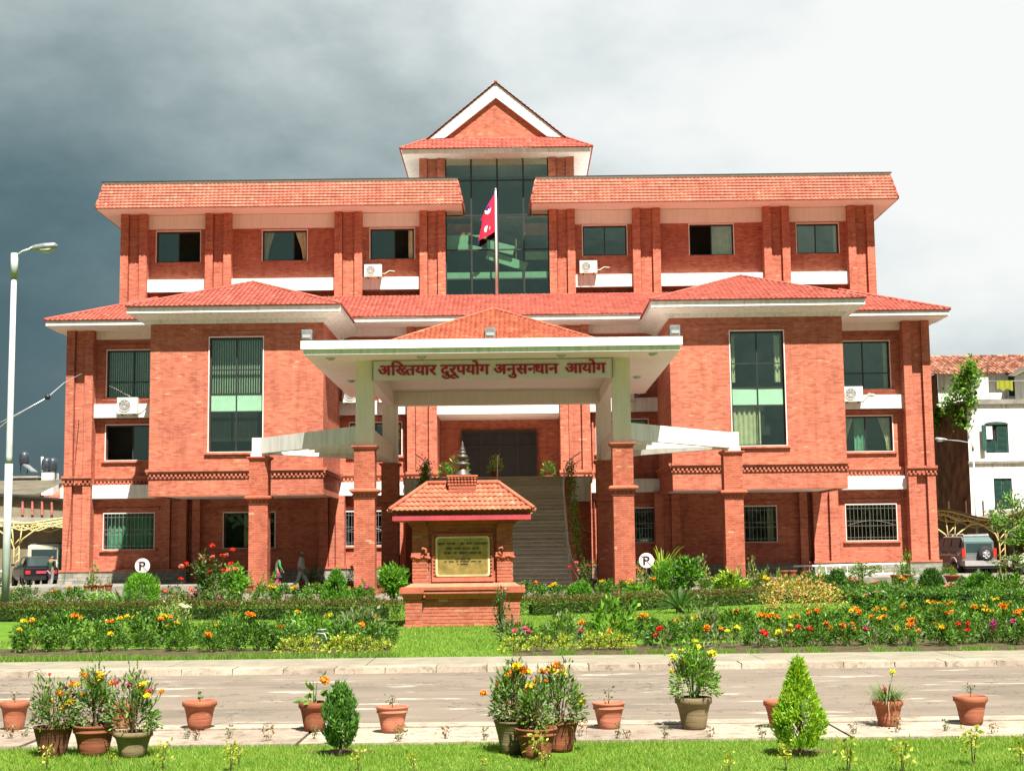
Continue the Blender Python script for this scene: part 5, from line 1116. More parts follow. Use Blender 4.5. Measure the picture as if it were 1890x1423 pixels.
def vehicle(name, label, cat, paint, L_, prof, cab, w, wheels, r, hb=True, cabmat=None, zlow=.32):
    """car facing +x with its tail at x=0; prof: body stations (x,z_top,halfwidth); cab: greenhouse stations (x, z_top, halfwidth_top)"""
    t = thing(name, label, cat, (0, 0, 0)); k = MB()
    loft(k, [(x, bodysec(hw, zlow+(.08 if i in (0, len(prof)-1) else 0), z)) for i, (x, z, hw) in enumerate(prof)], paint); k.build('body', parent=t)
    k = MB(); zb = min(z for _, z, _ in prof[1:-1])-.03
    secs = []
    for x, z, hw in cab: secs.append((x, [(-(w-.05), zb), (w-.05, zb), (hw+.02, (zb+z)/2+.1), (hw, z-.05), (hw-.1, z), (-hw+.1, z), (-hw, z-.05), (-hw-.02, (zb+z)/2+.1)]))
    loft(k, secs, paint); cb = k.build('cabin', parent=t)
    for i, (x, s) in enumerate([(x, s) for x in wheels for s in (-1, 1)]): wheel(x, s*(w-.1), r, t)
    return t, zb
def quadpart(name, pts, mat, parent, th=.0):
    k = MB(); k.poly(pts, mat); return k.build(name, parent=parent)
def place(t, x, y, z, rz):
    t.location = (x, y, z); t.rotation_euler = (0, 0, rz)
# dark hatchback, left
t, zb = vehicle('hatchback_car', 'small black hatchback parked with its tail to the garden on the left', 'car', 'car_black', 3.5, [(0, .86, .72), (.08, .92, .76), (1.0, .95, .79), (2.6, .93, .79), (3.3, .82, .76), (3.55, .7, .68)], [(.12, .98, .62), (.42, 1.38, .58), (1.6, 1.43, .58), (2.1, 1.38, .56), (2.75, .98, .6)], .79, (.65, 2.9), .29)
quadpart('rear_window', [(.13, -.56, 1.0), (.135, .56, 1.0), (.36, .5, 1.33), (.355, -.5, 1.33)], 'carglass', t)
for s in (-1, 1):
    quadpart('side_window', [(.6, s*.745, 1.0), (1.35, s*.745, 1.0), (1.35, s*.60, 1.36), (.62, s*.60, 1.34)], 'carglass', t); quadpart('side_window', [(1.42, s*.745, 1.0), (2.3, s*.745, 1.0), (1.95, s*.59, 1.34), (1.42, s*.60, 1.36)], 'carglass', t)
    k = MB(); k.box(-.02, .03, *sorted((s*.48, s*.7)), .62, .78, 'tail_red'); k.build('tail_light', parent=t); k = MB(); k.box(2.3, 2.4, *sorted((s*.8, s*.95)), .98, 1.08, 'black'); k.build('mirror', parent=t)
k = MB(); k.box(-.03, .01, -.22, .22, .64, .76, 'pink_fascia'); k.build('number_plate', parent=t); k = MB(); k.box(-.1, .06, -.74, .74, .36, .52, 'black'); k.build('bumper', parent=t)
x, y = G(72, 1078); place(t, -24.0, 76.4, 0, R(118)); t.scale = (1.14, )*3; CAR1 = t
# cream jeep behind it
t, zb = vehicle('cream_jeep', 'cream boxy jeep with roof rack and ladder parked behind the black hatchback', 'jeep', 'car_cream', 4.3, [(0, 1.1, .84), (.06, 1.15, .87), (3.0, 1.15, .87), (3.1, 1.12, .84), (4.2, 1.02, .8), (4.3, .9, .75)], [(.03, 1.95, .76), (.12, 2.02, .76), (2.6, 2.02, .76), (3.0, 1.15, .78)], .87, (.8, 3.4), .38, zlow=.5)
quadpart('rear_window', [(.015, -.6, 1.3), (.015, .6, 1.3), (.02, .6, 1.78), (.02, -.6, 1.78)], 'carglass', t)
for s in (-1, 1):
    for a, b_ in ((.25, 1.2), (1.3, 2.1), (2.2, 2.6)): quadpart('side_window', [(a, s*.85, 1.25), (b_, s*.85, 1.25), (b_, s*.8, 1.8), (a, s*.8, 1.8)], 'carglass', t)
k = MB(); zz = 2.1
for y_ in (-.7, .7): k.tube([(.1, y_, zz), (2.6, y_, zz)], .025, 5, 'black')
for x_ in (.1, .7, 1.3, 1.9, 2.6): k.tube([(x_, -.7, zz), (x_, .7, zz)], .02, 5, 'black')
for x_ in (.1, 2.6):
    for y_ in (-.7, .7): k.tube([(x_, y_, 2.0), (x_, y_, zz)], .02, 5, 'black')
k.build('roof_rack', parent=t); k = MB()
for y_ in (-.75, -.45): k.tube([(-.06, y_, .7), (-.06, y_, 2.1)], .02, 5, 'black')
k.build('rear_ladder', parent=t); wheel(-.14, .38, .36, t, .2, 'spare_wheel', 'x').location.z += .75
k = MB(); k.box(-.1, .05, -.8, .8, .5, .64, 'bumper'); k.build('bumper', parent=t)
place(t, -24.9, 79.6, 0, R(100)); t.scale = (1.12, )*3
# motorcycle at the far left
t = thing('motorcycle', 'dark motorcycle standing before the black hatchback at the left edge', 'motorcycle', (0, 0, 0))
wheel(0, 0, .3, t, .1); wheel(1.25, 0, .3, t, .1)
k = MB(); k.tube([(0, .07, .3), (.4, .06, .6), (.95, .05, .75), (1.25, .06, .3)], .025, 6, 'black'); k.tube([(.4, 0, .35), (.7, 0, .35), (.95, 0, .75)], .03, 6, 'black'); k.box(.4, .75, -.13, .13, .3, .58, 'metal_grey'); k.build('frame', parent=t)
k = MB(); loft(k, [(.6, [(-.06, .7), (.06, .7), (.1, .8), (0, .86), (-.1, .8)]), (.8, [(-.1, .68), (.1, .68), (.15, .82), (0, .92), (-.15, .82)]), (1.02, [(-.05, .72), (.05, .72), (.08, .82), (0, .9), (-.08, .82)])], 'car_black', True); k.build('tank', parent=t)
k = MB(); loft(k, [(-.15, [(-.1, .76), (.1, .76), (.1, .82), (-.1, .82)]), (.3, [(-.13, .68), (.13, .68), (.13, .76), (-.13, .76)]), (.6, [(-.1, .7), (.1, .7), (.1, .77), (-.1, .77)])], 'black'); k.build('seat', parent=t)
k = MB(); k.tube([(.98, -.33, 1.0), (1.03, -.1, .95), (1.03, .1, .95), (.98, .33, 1.0)], .016, 5, 'galv'); k.build('handlebar', parent=t)
k = MB(); k.lathe([(0, 0), (.09, .0), (.1, .04), (.06, .12), (0, .13)], (1.12, 0, .82), 10, 'galv'); k.build('headlight', parent=t)
place(t, -26.2, 73.4, 0, R(28))
# silver and teal SUV, right
t, zb = vehicle('suv_car', 'silver and green off-road vehicle with spare wheel parked tail-on at the right', 'SUV', 'car_silver', 4.5, [(0, 1.0, .80), (.06, 1.08, .86), (1.0, 1.1, .88), (3.2, 1.1, .88), (4.3, .98, .84), (4.55, .82, .76)], [(.08, 1.62, .72), (.35, 1.86, .68), (2.3, 1.88, .68), (2.7, 1.78, .66), (3.3, 1.12, .7)], .88, (.85, 3.55), .37, zlow=.5)
k = MB(); loft(k, [(.005, [(-.74, 1.0), (.74, 1.0), (.72, 1.6), (-.72, 1.6)]), (.28, [(-.7, 1.0), (.7, 1.0), (.63, 1.84), (-.63, 1.84)])], 'car_teal'); k.build('tailgate', parent=t)
quadpart('rear_window', [(-.006, -.64, 1.12), (-.006, .64, 1.12), (-.006, .62, 1.52), (-.006, -.62, 1.52)], 'carglass', t)
for s in (-1, 1):
    for a, b_, c, d in ((.35, 1.2, .4, 1.2), (1.3, 2.05, 1.3, 2.05), (2.12, 2.95, 2.12, 2.6)): quadpart('side_window', [(a, s*.845, 1.17), (b_, s*.845, 1.17), (d, s*.715, 1.74), (c, s*.715, 1.74)], 'carglass', t)
    k = MB(); k.box(-.02, .08, *sorted((s*.68, s*.84)), .88, 1.3, 'tail_red'); k.build('tail_light', parent=t); k = MB(); k.box(2.75, 2.85, *sorted((s*.88, s*1.05)), 1.12, 1.26, 'black'); k.build('mirror', parent=t)
    k = MB(); k.tube([(.3, s*.6, 1.94), (2.4, s*.6, 1.95)], .025, 5, 'galv'); k.build('roof_rail', parent=t)
    for xw_ in (.85, 3.55): k = MB(); k.tube([(xw_+.46*math.cos(a), s*.885, .42+.46*math.sin(a)) for a in [math.pi*q/10 for q in range(11)]], .035, 5, 'bumper'); k.build('wheel_arch', parent=t)
k = MB(); k.box(-.28, .12, -.84, .84, .5, .74, 'bumper'); k.box(-.24, .05, -.8, .8, .38, .5, 'black'); k.build('bumper', parent=t)
k = MB(); k.box(.25, .45, -.62, .62, 1.86, 1.93, 'lamp_paint'); k.build('spoiler', parent=t); wheel(-.17, -.22, .36, t, .22, 'spare_wheel', 'x').location.z += .68; t.scale = (1.12, )*3
place(t, 24.75, 75.6, 0, R(98))
# cream van, far right
t, zb = vehicle('cream_van', 'cream estate vehicle half hidden at the right edge beside the off-road car', 'van', 'car_white', 4.6, [(0, 1.05, .8), (.08, 1.1, .84), (3.2, 1.08, .85), (4.3, .98, .82), (4.5, .8, .74)], [(.1, 1.75, .72), (.3, 1.84, .7), (2.6, 1.84, .7), (3.5, 1.1, .72)], .85, (.9, 3.6), .35, zlow=.45)
for s in (-1, 1):
    for a, b_, c, d in ((.4, 1.3, .45, 1.3), (1.4, 2.2, 1.4, 2.2), (2.3, 3.15, 2.3, 2.7)): quadpart('side_window', [(a, s*.82, 1.14), (b_, s*.82, 1.14), (d, s*.735, 1.7), (c, s*.735, 1.7)], 'carglass', t)
quadpart('windscreen', [(3.44, -.68, 1.16), (3.44, .68, 1.16), (2.72, .62, 1.8), (2.72, -.62, 1.8)], 'carglass', t)
k = MB(); k.box(4.44, 4.56, -.78, .78, .45, .66, 'bumper'); k.build('bumper', parent=t)
place(t, 31.9, 79.0, 0, R(172))
# ================================================================== PEOPLE
def skinned(name, joints, edges, mat, parent, sub=2, kinds=None):
    me = bpy.data.meshes.new(name); me.from_pydata([j[0] for j in joints], edges, []); o = bpy.data.objects.new(name, me); col.objects.link(o)
    m = o.modifiers.new('s', 'SKIN'); m.use_smooth_shade = True
    for i, j in enumerate(joints):
        sv = me.skin_vertices[0].data[i]; sv.radius = (j[1], j[2] if len(j) > 2 else j[1]); sv.use_root = (i == 0)
    s = o.modifiers.new('u', 'SUBSURF'); s.levels = sub; s.render_levels = sub
    bpy.context.view_layer.update(); m2 = bpy.data.meshes.new_from_object(o.evaluated_get(bpy.context.evaluated_depsgraph_get())); bpy.data.objects.remove(o); bpy.data.meshes.remove(me)
    m2.materials.clear(); m2.materials.append(M[mat]); m2.name = name; return link(name, m2, parent)
def person(label, x, y, z, rz, top, legs, h=1.65, stride=.3, armswing=(.2, -.15), headm='hair', skirt=None, long_top=0, bend=0):
    """walks towards +x locally; all joints in metres for h=1.65"""
    t = thing('person', label, 'person', (0, 0, 0)); s = h/1.65
    hip = (0, 0, .86*s); kn = [(.5*stride+.05, .09, .46*s), (-.3*stride, -.09, .45*s)]; ft = [(stride+.02, .09, .07), (-stride-.05, -.09, .10)]
    sh = (.02+bend, 0, 1.36*s); nk = (.03+bend, 0, 1.44*s); hd = (.05+bend, 0, 1.55*s)
    J = [(hip, .12, .15), ((.01, 0, 1.1*s), .10, .14), (sh, .10, .15), (nk, .05, .05), (hd, .085, .08), ((.05+bend, 0, 1.62*s), .06, .06)]; E_ = [(0, 1), (1, 2), (2, 3), (3, 4), (4, 5)]
    def chain(a, pts):
        p = a
        for q in pts: J.append(q); E_.append((p, len(J)-1)); p = len(J)-1
    for i, sgn in ((0, 1), (1, -1)):
        chain(0, [((hip[0], sgn*.09, hip[2]-.06), .085), (kn[i], .055), (ft[i], .04), ((ft[i][0]+.16, ft[i][1], ft[i][2]-.03), .035)])
        aw = armswing[i]; chain(2, [((sh[0], sgn*.19, sh[2]-.01), .05), ((sh[0]+aw*.5-.03, sgn*.24, 1.09*s), .038), ((sh[0]+aw+.06, sgn*.22, .88*s), .028), ((sh[0]+aw+.1, sgn*.22, .80*s), .03)])
    skinned('body', J, E_, 'skin', t)
    # shirt / jacket
    J2 = [((hip[0], 0, hip[2]-.04-long_top), .135, .165), ((.01, 0, 1.08*s), .115, .155), (sh, .115, .16), ((nk[0], 0, nk[2]-.03), .06)]; E2 = [(0, 1), (1, 2), (2, 3)]
    for i, sgn in ((0, 1), (1, -1)):
        aw = armswing[i]; k0 = len(J2); J2 += [((sh[0], sgn*.19, sh[2]-.01), .065), ((sh[0]+aw*.5-.03, sgn*.24, 1.09*s), .052), ((sh[0]+aw+.04, sgn*.225, .92*s), .044)]; E2 += [(2, k0), (k0, k0+1), (k0+1, k0+2)]
    skinned('shirt', J2, E2, top, t)
    J3 = [((hip[0], 0, hip[2]+.03), .125, .155)]; E3 = []
    for i, sgn in ((0, 1), (1, -1)): k0 = len(J3); J3 += [((hip[0], sgn*.09, hip[2]-.08), .1), (kn[i], .075), ((ft[i][0]-.01, ft[i][1], ft[i][2]+.04), .06)]; E3 += [(0, k0), (k0, k0+1), (k0+1, k0+2)]
    skinned('trousers', J3, E3, legs, t)
    for i in (0, 1): k = MB(); fx, fy, fz = ft[i]; k.frustum((fx-.07, fx+.19, fy-.05, fy+.05, fz-.07), (fx-.06, fx+.1, fy-.04, fy+.04, fz+.02), 'black'); k.build('shoe', parent=t)
    J4 = [((hd[0]-.03, 0, hd[2]+.03), .082, .08), ((hd[0]-.02, 0, hd[2]+.075), .07, .07)]; skinned('hair', J4, [(0, 1)], headm, t)
    k = MB(); k.frustum((hd[0]+.07, hd[0]+.11, -.012, .012, hd[2]-.03), (hd[0]+.07, hd[0]+.085, -.008, .008, hd[2]+.02), 'skin'); k.build('nose', parent=t)
    for sg in (-1, 1): k = MB(); k.lathe([(0, -.01), (.011, 0), (0, .01)], (hd[0]+.078, sg*.03, hd[2]+.02), 8, 'black'); k.build('eye', parent=t)
    k = MB(); k.box(hd[0]+.07, hd[0]+.083, -.022, .022, hd[2]-.052, hd[2]-.044, 'red_letter'); k.build('mouth', parent=t)
    if skirt:
        k = MB(); k.lathe([(.13, .95*s), (.15, .8*s), (.2, .6*s)], (0, 0, 0), 14, skirt); k.build('tunic', parent=t)
    t.location = (x, y, z); t.rotation_euler = (0, 0, rz); return t
x, y = G(555, 1092); person('grey-haired man in a pale grey suit striding right before the entrance', x, y, 0, 0, 'suit_grey', 'suit_grey', 1.7, .36, (.12, .05), 'metal_grey')
x, y = G(513, 1090); person('dark-haired woman in a green tunic and pink trousers beside the left column', x, y, 0, R(20), 'green_top', 'magenta_cloth', 1.58, .14, (-.1, .1), 'hair', 'dark_green', .1)
person('person in a dark green jacket standing behind the black hatchback', -23.35, 76.0, 0, R(75), 'dark_green', 'trousers', 1.68, .06, (.06, .0), 'hair')
# ================================================================== PLANTS
def leaves(rs, C_, D_, ln, wd, fold_=.25):
    """diamond leaves: C_ base points, D_ unit directions"""
    n = len(C_); L_ = ln*(.65+.7*rs.rand(n, 1)); Wd = wd*(.65+.7*rs.rand(n, 1))
    r = rs.normal(size=(n, 3)); S_ = np.cross(D_, r); S_ /= np.linalg.norm(S_, axis=1, keepdims=True)+1e-9; Nn = np.cross(S_, D_)
    mid = C_+D_*L_*.45; V = np.empty((n, 4, 3)); V[:, 0] = C_; V[:, 1] = mid+S_*Wd*.5+Nn*Wd*fold_; V[:, 2] = C_+D_*L_; V[:, 3] = mid-S_*Wd*.5+Nn*Wd*fold_
    F = np.arange(4*n).reshape(n, 4); return V.reshape(-1, 3), F
def norm(a): return a/(np.linalg.norm(a, axis=1, keepdims=True)+1e-9)
def dome(rs, n, rx, ry, h, z0=0.0, clumps=26, sig=.16, up=.35, flat=.0):
    """leaf positions gathered in clumps over an uneven dome"""
    a = rs.rand(clumps)*2*np.pi; c = rs.rand(clumps)**.6; r_ = np.sqrt(rs.rand(clumps))
    k = .72+.42*rs.rand(clumps); th = np.arccos(1-rs.rand(clumps)*1.05)
    cc = np.stack([np.sin(th)*np.cos(a)*rx*k, np.sin(th)*np.sin(a)*ry*k, z0+(.12+.88*np.maximum(np.cos(th), 0))*h*k], 1)
    i = rs.randint(clumps, size=n); P_ = cc[i]+rs.normal(size=(n, 3))*np.array([rx, ry, h])*sig
    P_[:, 2] = np.maximum(P_[:, 2], z0+.02); ctr = np.array([0, 0, z0+h*.35]); D_ = norm(norm(P_-ctr)+rs.normal(size=(n, 3))*.55+np.array([0, 0, up])); return P_, D_
FC = {}
def fol(key, fn):
    if key not in FC: FC[key] = fn()
    return FC[key]
def bush_mesh(seed, n=600, rx=.4, ry=.4, h=.5, ln=.075, wd=.035, mats=('leaf_bush', 'leaf_dark'), clumps=26, sig=.15, up=.35, z0=.03):
    def mk():
        rs = np.random.RandomState(seed); P_, D_ = dome(rs, n, rx, ry, h, z0, clumps, sig, up); V, F = leaves(rs, P_, D_, ln, wd); return np_mesh('foliage', V, F, mats, (rs.rand(len(F)) < .35).astype(int) if len(mats) > 1 else None)
    return fol(('b', seed, n, rx, ry, h, ln, mats, z0), mk)
def stems_mesh(seed, n, r, h, rad=.008, mat='stem', spread=1.0):
    def mk():
        rn_ = random.Random(seed); k = MB()
        for i in range(n): a = rn_.random()*6.28; q = r*rn_.random()*spread; k.tube([(q*.2*math.cos(a), q*.2*math.sin(a), 0), (q*.6*math.cos(a), q*.6*math.sin(a), h*.45), (q*math.cos(a), q*math.sin(a), h*(.7+.3*rn_.random()))], [rad, rad*.8, rad*.4], 4)
        me = bpy.data.meshes.new('stems'); me.from_pydata(k.v, [], k.f); me.materials.append(M[mat]); me.update(); return me
    return fol(('s', seed, n, r, h, mat), mk)
def blossom_mesh(mat, n=64, seed=1, flatz=.75):
    def mk():
        rs = np.random.RandomState(seed); th = np.arccos(1-1.5*rs.rand(n)); a = rs.rand(n)*2*np.pi
        D_ = np.stack([np.sin(th)*np.cos(a), np.sin(th)*np.sin(a), np.cos(th)*flatz], 1); V, F = leaves(rs, D_*.5, norm(D_+rs.normal(size=D_.shape)*.25), .5, .42, .12)
        # solid heart
        b = bmesh.new(); bmesh.ops.create_icosphere(b, subdivisions=1, radius=.72); b.verts.index_update(); v2 = np.array([v.co[:] for v in b.verts])*np.array([1, 1, flatz]); f2 = [tuple(v.index for v in f.verts) for f in b.faces]; b.free()
        k = len(V); me = bpy.data.meshes.new('flower_head'); me.from_pydata([tuple(v) for v in V]+[tuple(v) for v in v2], [], [tuple(f) for f in F]+[tuple(a+k for a in f) for f in f2]); me.materials.append(M[mat]); me.update(); return me
    return fol(('f', mat, n, seed, flatz), mk)
def obj_of(name, me, parent, loc=(0, 0, 0), scale=1.0, rz=0.0, **kw):
    o = link(name, me, parent, loc=loc, **kw); o.scale = (scale, )*3 if not isinstance(scale, tuple) else scale; o.rotation_euler = (0, 0, rz); return o
def blossom(parent, mat, loc, r, name='flower_head', seed=1): o = obj_of(name, blossom_mesh(mat, seed=seed), parent, loc, r, random.random()*6); o.rotation_euler = (jit(.5)+.25, jit(.4), random.random()*6); return o
def local(t, px, py, Y):
    x, z = P(px, py, Y); return (x-t.location.x, Y-t.location.y, z-t.location.z)
# ---- terracotta pots
def pot_mesh(kind):
    def mk():
        k = MB(); lip = {'rim': [(1.0, .98), (1.03, .97), (1.03, .80), (.955, .78)], 'band': [(.98, .99), (1.02, .99), (1.03, .93), (.97, .9), (.965, .78), (.985, .775), (.96, .75)], 'plain': [(.97, 1.0), (1.02, 1.0), (1.03, .96), (.98, .93)]}[kind]
        prof = [(0, .0), (.62, 0), (.66, .01), (.70, .15), (.705, .17), (.76, .33), (.755, .345), (.81, .5), (.81, .515), (.89, .7)]+lip[::-1]+[(.90, .985), (.88, .86)]
        k.lathe(prof, (0, 0, 0), 28); me = bpy.data.meshes.new('pot'); me.from_pydata(k.v, [], k.f); me.polygons.foreach_set('use_smooth', k.sm); me.update(); return me
    return fol(('p', kind), mk)
pm = {}
def pot(parent, r, h, mat, kind='rim'):
    key = (kind, mat)
    if key not in pm: me = pot_mesh(kind).copy(); me.name = 'pot'; me.materials.append(M[mat]); pm[key] = me
    o = obj_of('pot', pm[key], parent, (0, 0, 0), (r, r, h), random.random()*6)
    if 'soil' not in FC:
        k = MB(); rn_ = random.Random(2); n = 16; k.add([(0, 0, .03)]+[(.5*math.cos(6.283*i/n), .5*math.sin(6.283*i/n), rn_.random()*.06) for i in range(n)]+[(.93*math.cos(6.283*i/n), .93*math.sin(6.283*i/n), 0) for i in range(n)], [(0, i+1, (i+1) % n+1) for i in range(n)]+[(1+i, 1+n+i, 1+n+(i+1) % n, 1+(i+1) % n) for i in range(n)]); me = bpy.data.meshes.new('soil'); me.from_pydata(k.v, [], k.f); me.materials.append(M['soil']); me.update(); FC['soil'] = me
    obj_of('soil', FC['soil'], parent, (0, 0, h*.88), (r, r, r*.6))
    return o
def sprout_mesh(seed, h=.1, n=14, mat='leaf_bush', ln=.035):
    def mk():
        rs = np.random.RandomState(seed); P_ = np.stack([rs.normal(size=n)*h*.16, rs.normal(size=n)*h*.16, h*(.3+.7*rs.rand(n))], 1); D_ = norm(rs.normal(size=(n, 3))+np.array([0, 0, .4])); V, F = leaves(rs, P_, D_, ln, ln*.6); return np_mesh('foliage', V, F, [mat])
    return fol(('sp', seed, h, n, mat, ln), mk)
YK = lambda py: G(945, py, .03)[1]
def potted(name, label, cat, px, rimw, rimy, boty, mat, kind='rim', onz=.025, group=None):
    """pot whose base centre stands at pixel (px, boty); returns thing, distance, pixels per metre, pot height"""
    x, y = G(px, boty-3, onz); s = FPX/(y+.0); r = rimw/2/s; h = max(.1, (boty-rimy)/s*.985); t = thing(name, label, cat, (x, y, onz), group); pot(t, r/1.03, h, M[mat].name, kind); return t, y, s, r, h
def spray(seed, n, rx, h, z0, ln, wd, mats, up=.6, clumps=30, sig=.14): return bush_mesh(seed, n, rx, rx, h, ln, wd, mats, clumps, sig, up, z0)
# single sprouts
for px, rw, ry, by, mat, kind, sh, sm, lb in (
    (26, 52, 1297, 1350, 'terracotta', 'rim', .11, 'leaf_grey', 'terracotta pot with a tiny grey-green sprout at the left edge of the kerb'),
    (368, 62, 1295, 1347, 'terracotta', 'rim', .09, 'leaf_bush', 'terracotta pot with a small green sprout alone left of the dark oval conifer'),
    (724, 60, 1306, 1353, 'terracotta_pale', 'band', .12, 'leaf_grey', 'pale terracotta pot with a tiny seedling right of the dark oval conifer'),
    (1124, 60, 1299, 1346, 'terracotta_pale', 'band', .15, 'leaf_grey', 'pale terracotta pot with thin two-leaved seedling right of the three marigold pots'),
    (1793, 61, 1287, 1338, 'terracotta', 'rim', .13, 'leaf_grey', 'brownish terracotta pot with a small pale green plant at the right end of the row')):
    t, Y, s, r, h = potted('potted_seedling', lb, 'potted plant', px, rw, ry, by, mat, kind, group='terracotta pots along the kerb')
    obj_of('foliage', sprout_mesh(px, sh, 22, sm, .03), t, (0, 0, h*.88)); obj_of('stem', stems_mesh(px, 2, .02, sh, .004), t, (0, 0, h*.86))
for px, rw, ry, by, lb in ((222, 58, 1301, 1347, 'terracotta pot on the kerb half hidden behind the three left marigold pots'), (968, 56, 1300, 1346, 'terracotta pot on the kerb half hidden behind the three middle marigold pots'), (1441, 60, 1295, 1344, 'terracotta pot half hidden behind the lime green cone conifer')):
    t, Y, s, r, h = potted('terracotta_pot', lb, 'flower pot', px, rw, ry, by, 'terracotta', 'rim')
t, Y, s, r, h = potted('potted_zinnia', 'terracotta pot with one orange zinnia beside the dark oval conifer', 'potted plant', 580, 57, 1298, 1350, 'terracotta_brown', 'rim')
obj_of('foliage', bush_mesh(580, 26, .07, .07, .2, .085, .05, ('leaf_bush', ), 8, .3, .1, h*.95), t); obj_of('stem', stems_mesh(580, 2, .04, .24, .007, 'leaf_bush'), t, (0, 0, h*.85))
blossom(t, 'fl_orange', local(t, 598, 1256, Y), .055); 
# marigold groups
def marigold(label, px, rw, ry, by, mat, kind, top, spread, fl, seed, lush=1.0, green=('leaf_bush', 'leaf_grey'), group=None, onz=0.0, dry=True):
    t, Y, s, r, h = potted('potted_marigold', label, 'potted plant', px, rw, ry, by, mat, kind, onz=onz, group=group)
    ht = (ry-top)/s; rx = spread/2/s
    n = int(820*lush)
    obj_of('foliage', spray(seed, n, rx*.85, ht*.82, h*.9+.03, .05, .017, green, .5, 30, .17), t)
    if dry: obj_of('dry_leaves', spray(seed+1, int(150*lush), rx*.62, ht*.5, h*.9, .05, .011, ('leaf_dry', ), -.2, 22, .2), t)
    obj_of('stems', stems_mesh(seed, 11, rx*.75, ht*.85, .006, 'stem' if dry else 'leaf_bush'), t, (0, 0, h*.86))
    for fx, fy, fr, fm in fl:
        l = local(t, fx, fy, Y+jit(rx*.5)); blossom(t, fm, l, fr*1.15/s, seed=(seed+int(fx)) % 3)
        k = MB(); k.tube([(l[0]*.55, l[1]*.5, h+ht*.35), (l[0]*.9, l[1]*.9, (l[2]+h+ht*.35)*.52), (l[0], l[1], l[2]-.3*fr/s)], .0035, 4, 'leaf_bush'); k.v = [(a+t.location.x, b_+t.location.y, c+t.location.z) for a, b_, c in k.v]; k.build('flower_stem', parent=t)
    return t
gA = 'left trio of marigold pots on the grass'; gB = 'middle trio of marigold pots on the grass'
marigold('dark pot of yellow marigolds, leftmost of the left trio on the grass', 97, 72, 1344, 1398, 'terracotta_dark', 'plain', 1252, 84, [(91, 1291, 6.5, 'fl_yellow'), (110, 1280, 7, 'fl_orange'), (119, 1305, 7.5, 'fl_yellow'), (130, 1295, 8, 'fl_yellow'), (127, 1280, 5, 'fl_coral'), (87, 1269, 4.5, 'fl_coral'), (59, 1291, 4, 'fl_dark'), (92, 1244, 3.5, 'fl_coral'), (122, 1269, 3.5, 'fl_dark')], 11, group=gA)
marigold('brown pot of tall orange marigolds, middle one of the left trio on the grass', 173, 79, 1340, 1396, 'terracotta_brown', 'band', 1240, 70, [(156, 1247, 8.5, 'fl_orange'), (182, 1247, 10, 'fl_yellow'), (178, 1260, 7, 'fl_orange'), (134, 1263, 7.5, 'fl_orange'), (143, 1263, 6, 'fl_yellow'), (154, 1281, 4.5, 'fl_orange'), (185, 1290, 4, 'fl_orange')], 21, 1.15, group=gA)
marigold('mossy pot of pink and yellow flowers, rightmost of the left trio on the grass', 245, 71, 1352, 1399, 'terracotta_mossy', 'rim', 1258, 88, [(213, 1260, 6, 'fl_pink'), (207, 1261, 5, 'fl_orange'), (239, 1263, 6, 'fl_pink'), (265, 1262, 6.5, 'fl_yellow'), (268, 1276, 5.5, 'fl_orange'), (278, 1273, 5, 'fl_pink'), (272, 1284, 7, 'fl_yellow'), (298, 1276, 5.5, 'fl_orange'), (256, 1268, 4, 'fl_orange')], 31, 1.1, group=gA)
marigold('mossy pot of orange marigolds, left one of the middle trio on the grass', 949, 74, 1333, 1392, 'terracotta_mossy', 'plain', 1232, 92, [(892, 1279, 6.5, 'fl_orange'), (917, 1263, 4, 'fl_orange'), (941, 1246, 10, 'fl_orange'), (956, 1231, 10, 'fl_yellow'), (965, 1238, 9, 'fl_orange'), (973, 1240, 9, 'fl_yellow'), (961, 1266, 5, 'fl_pink')], 41, 1.2, group=gB)
marigold('rust brown pot of orange marigolds, front one of the middle trio on the grass', 990, 78, 1346, 1401, 'terracotta_brown', 'band', 1262, 60, [(991, 1258, 8, 'fl_orange'), (979, 1268, 8.5, 'fl_yellow'), (973, 1273, 6, 'fl_orange'), (1008, 1256, 4, 'fl_orange')], 51, .9, group=gB)
marigold('dark pot of orange marigolds, right one of the middle trio on the grass', 1034, 68, 1335, 1389, 'terracotta_brown', 'plain', 1236, 88, [(1003, 1238, 8.5, 'fl_orange'), (1018, 1238, 8, 'fl_yellow'), (1026, 1229, 9, 'fl_orange'), (1037, 1242, 9, 'fl_yellow'), (1035, 1231, 7, 'fl_orange'), (1062, 1279, 7, 'fl_orange'), (1073, 1294, 7, 'fl_yellow'), (1057, 1255, 3.5, 'fl_dark')], 61, 1.2, group=gB)
marigold('grey-green weathered pot of lush lemon marigolds right of centre on the kerb', 1281, 67, 1289, 1347, 'terracotta_mossy', 'rim', 1192, 84, [(1243, 1212, 7, 'fl_lemon'), (1259, 1200, 7, 'fl_lemon'), (1286, 1197, 9, 'fl_lemon'), (1314, 1207, 9, 'fl_lemon'), (1263, 1221, 8, 'fl_yellow'), (1283, 1184, 6, 'fl_lemon'), (1240, 1237, 4, 'fl_yellow')], 71, 2.3, ('leaf_bright', 'leaf_grey'), onz=.025, dry=False)
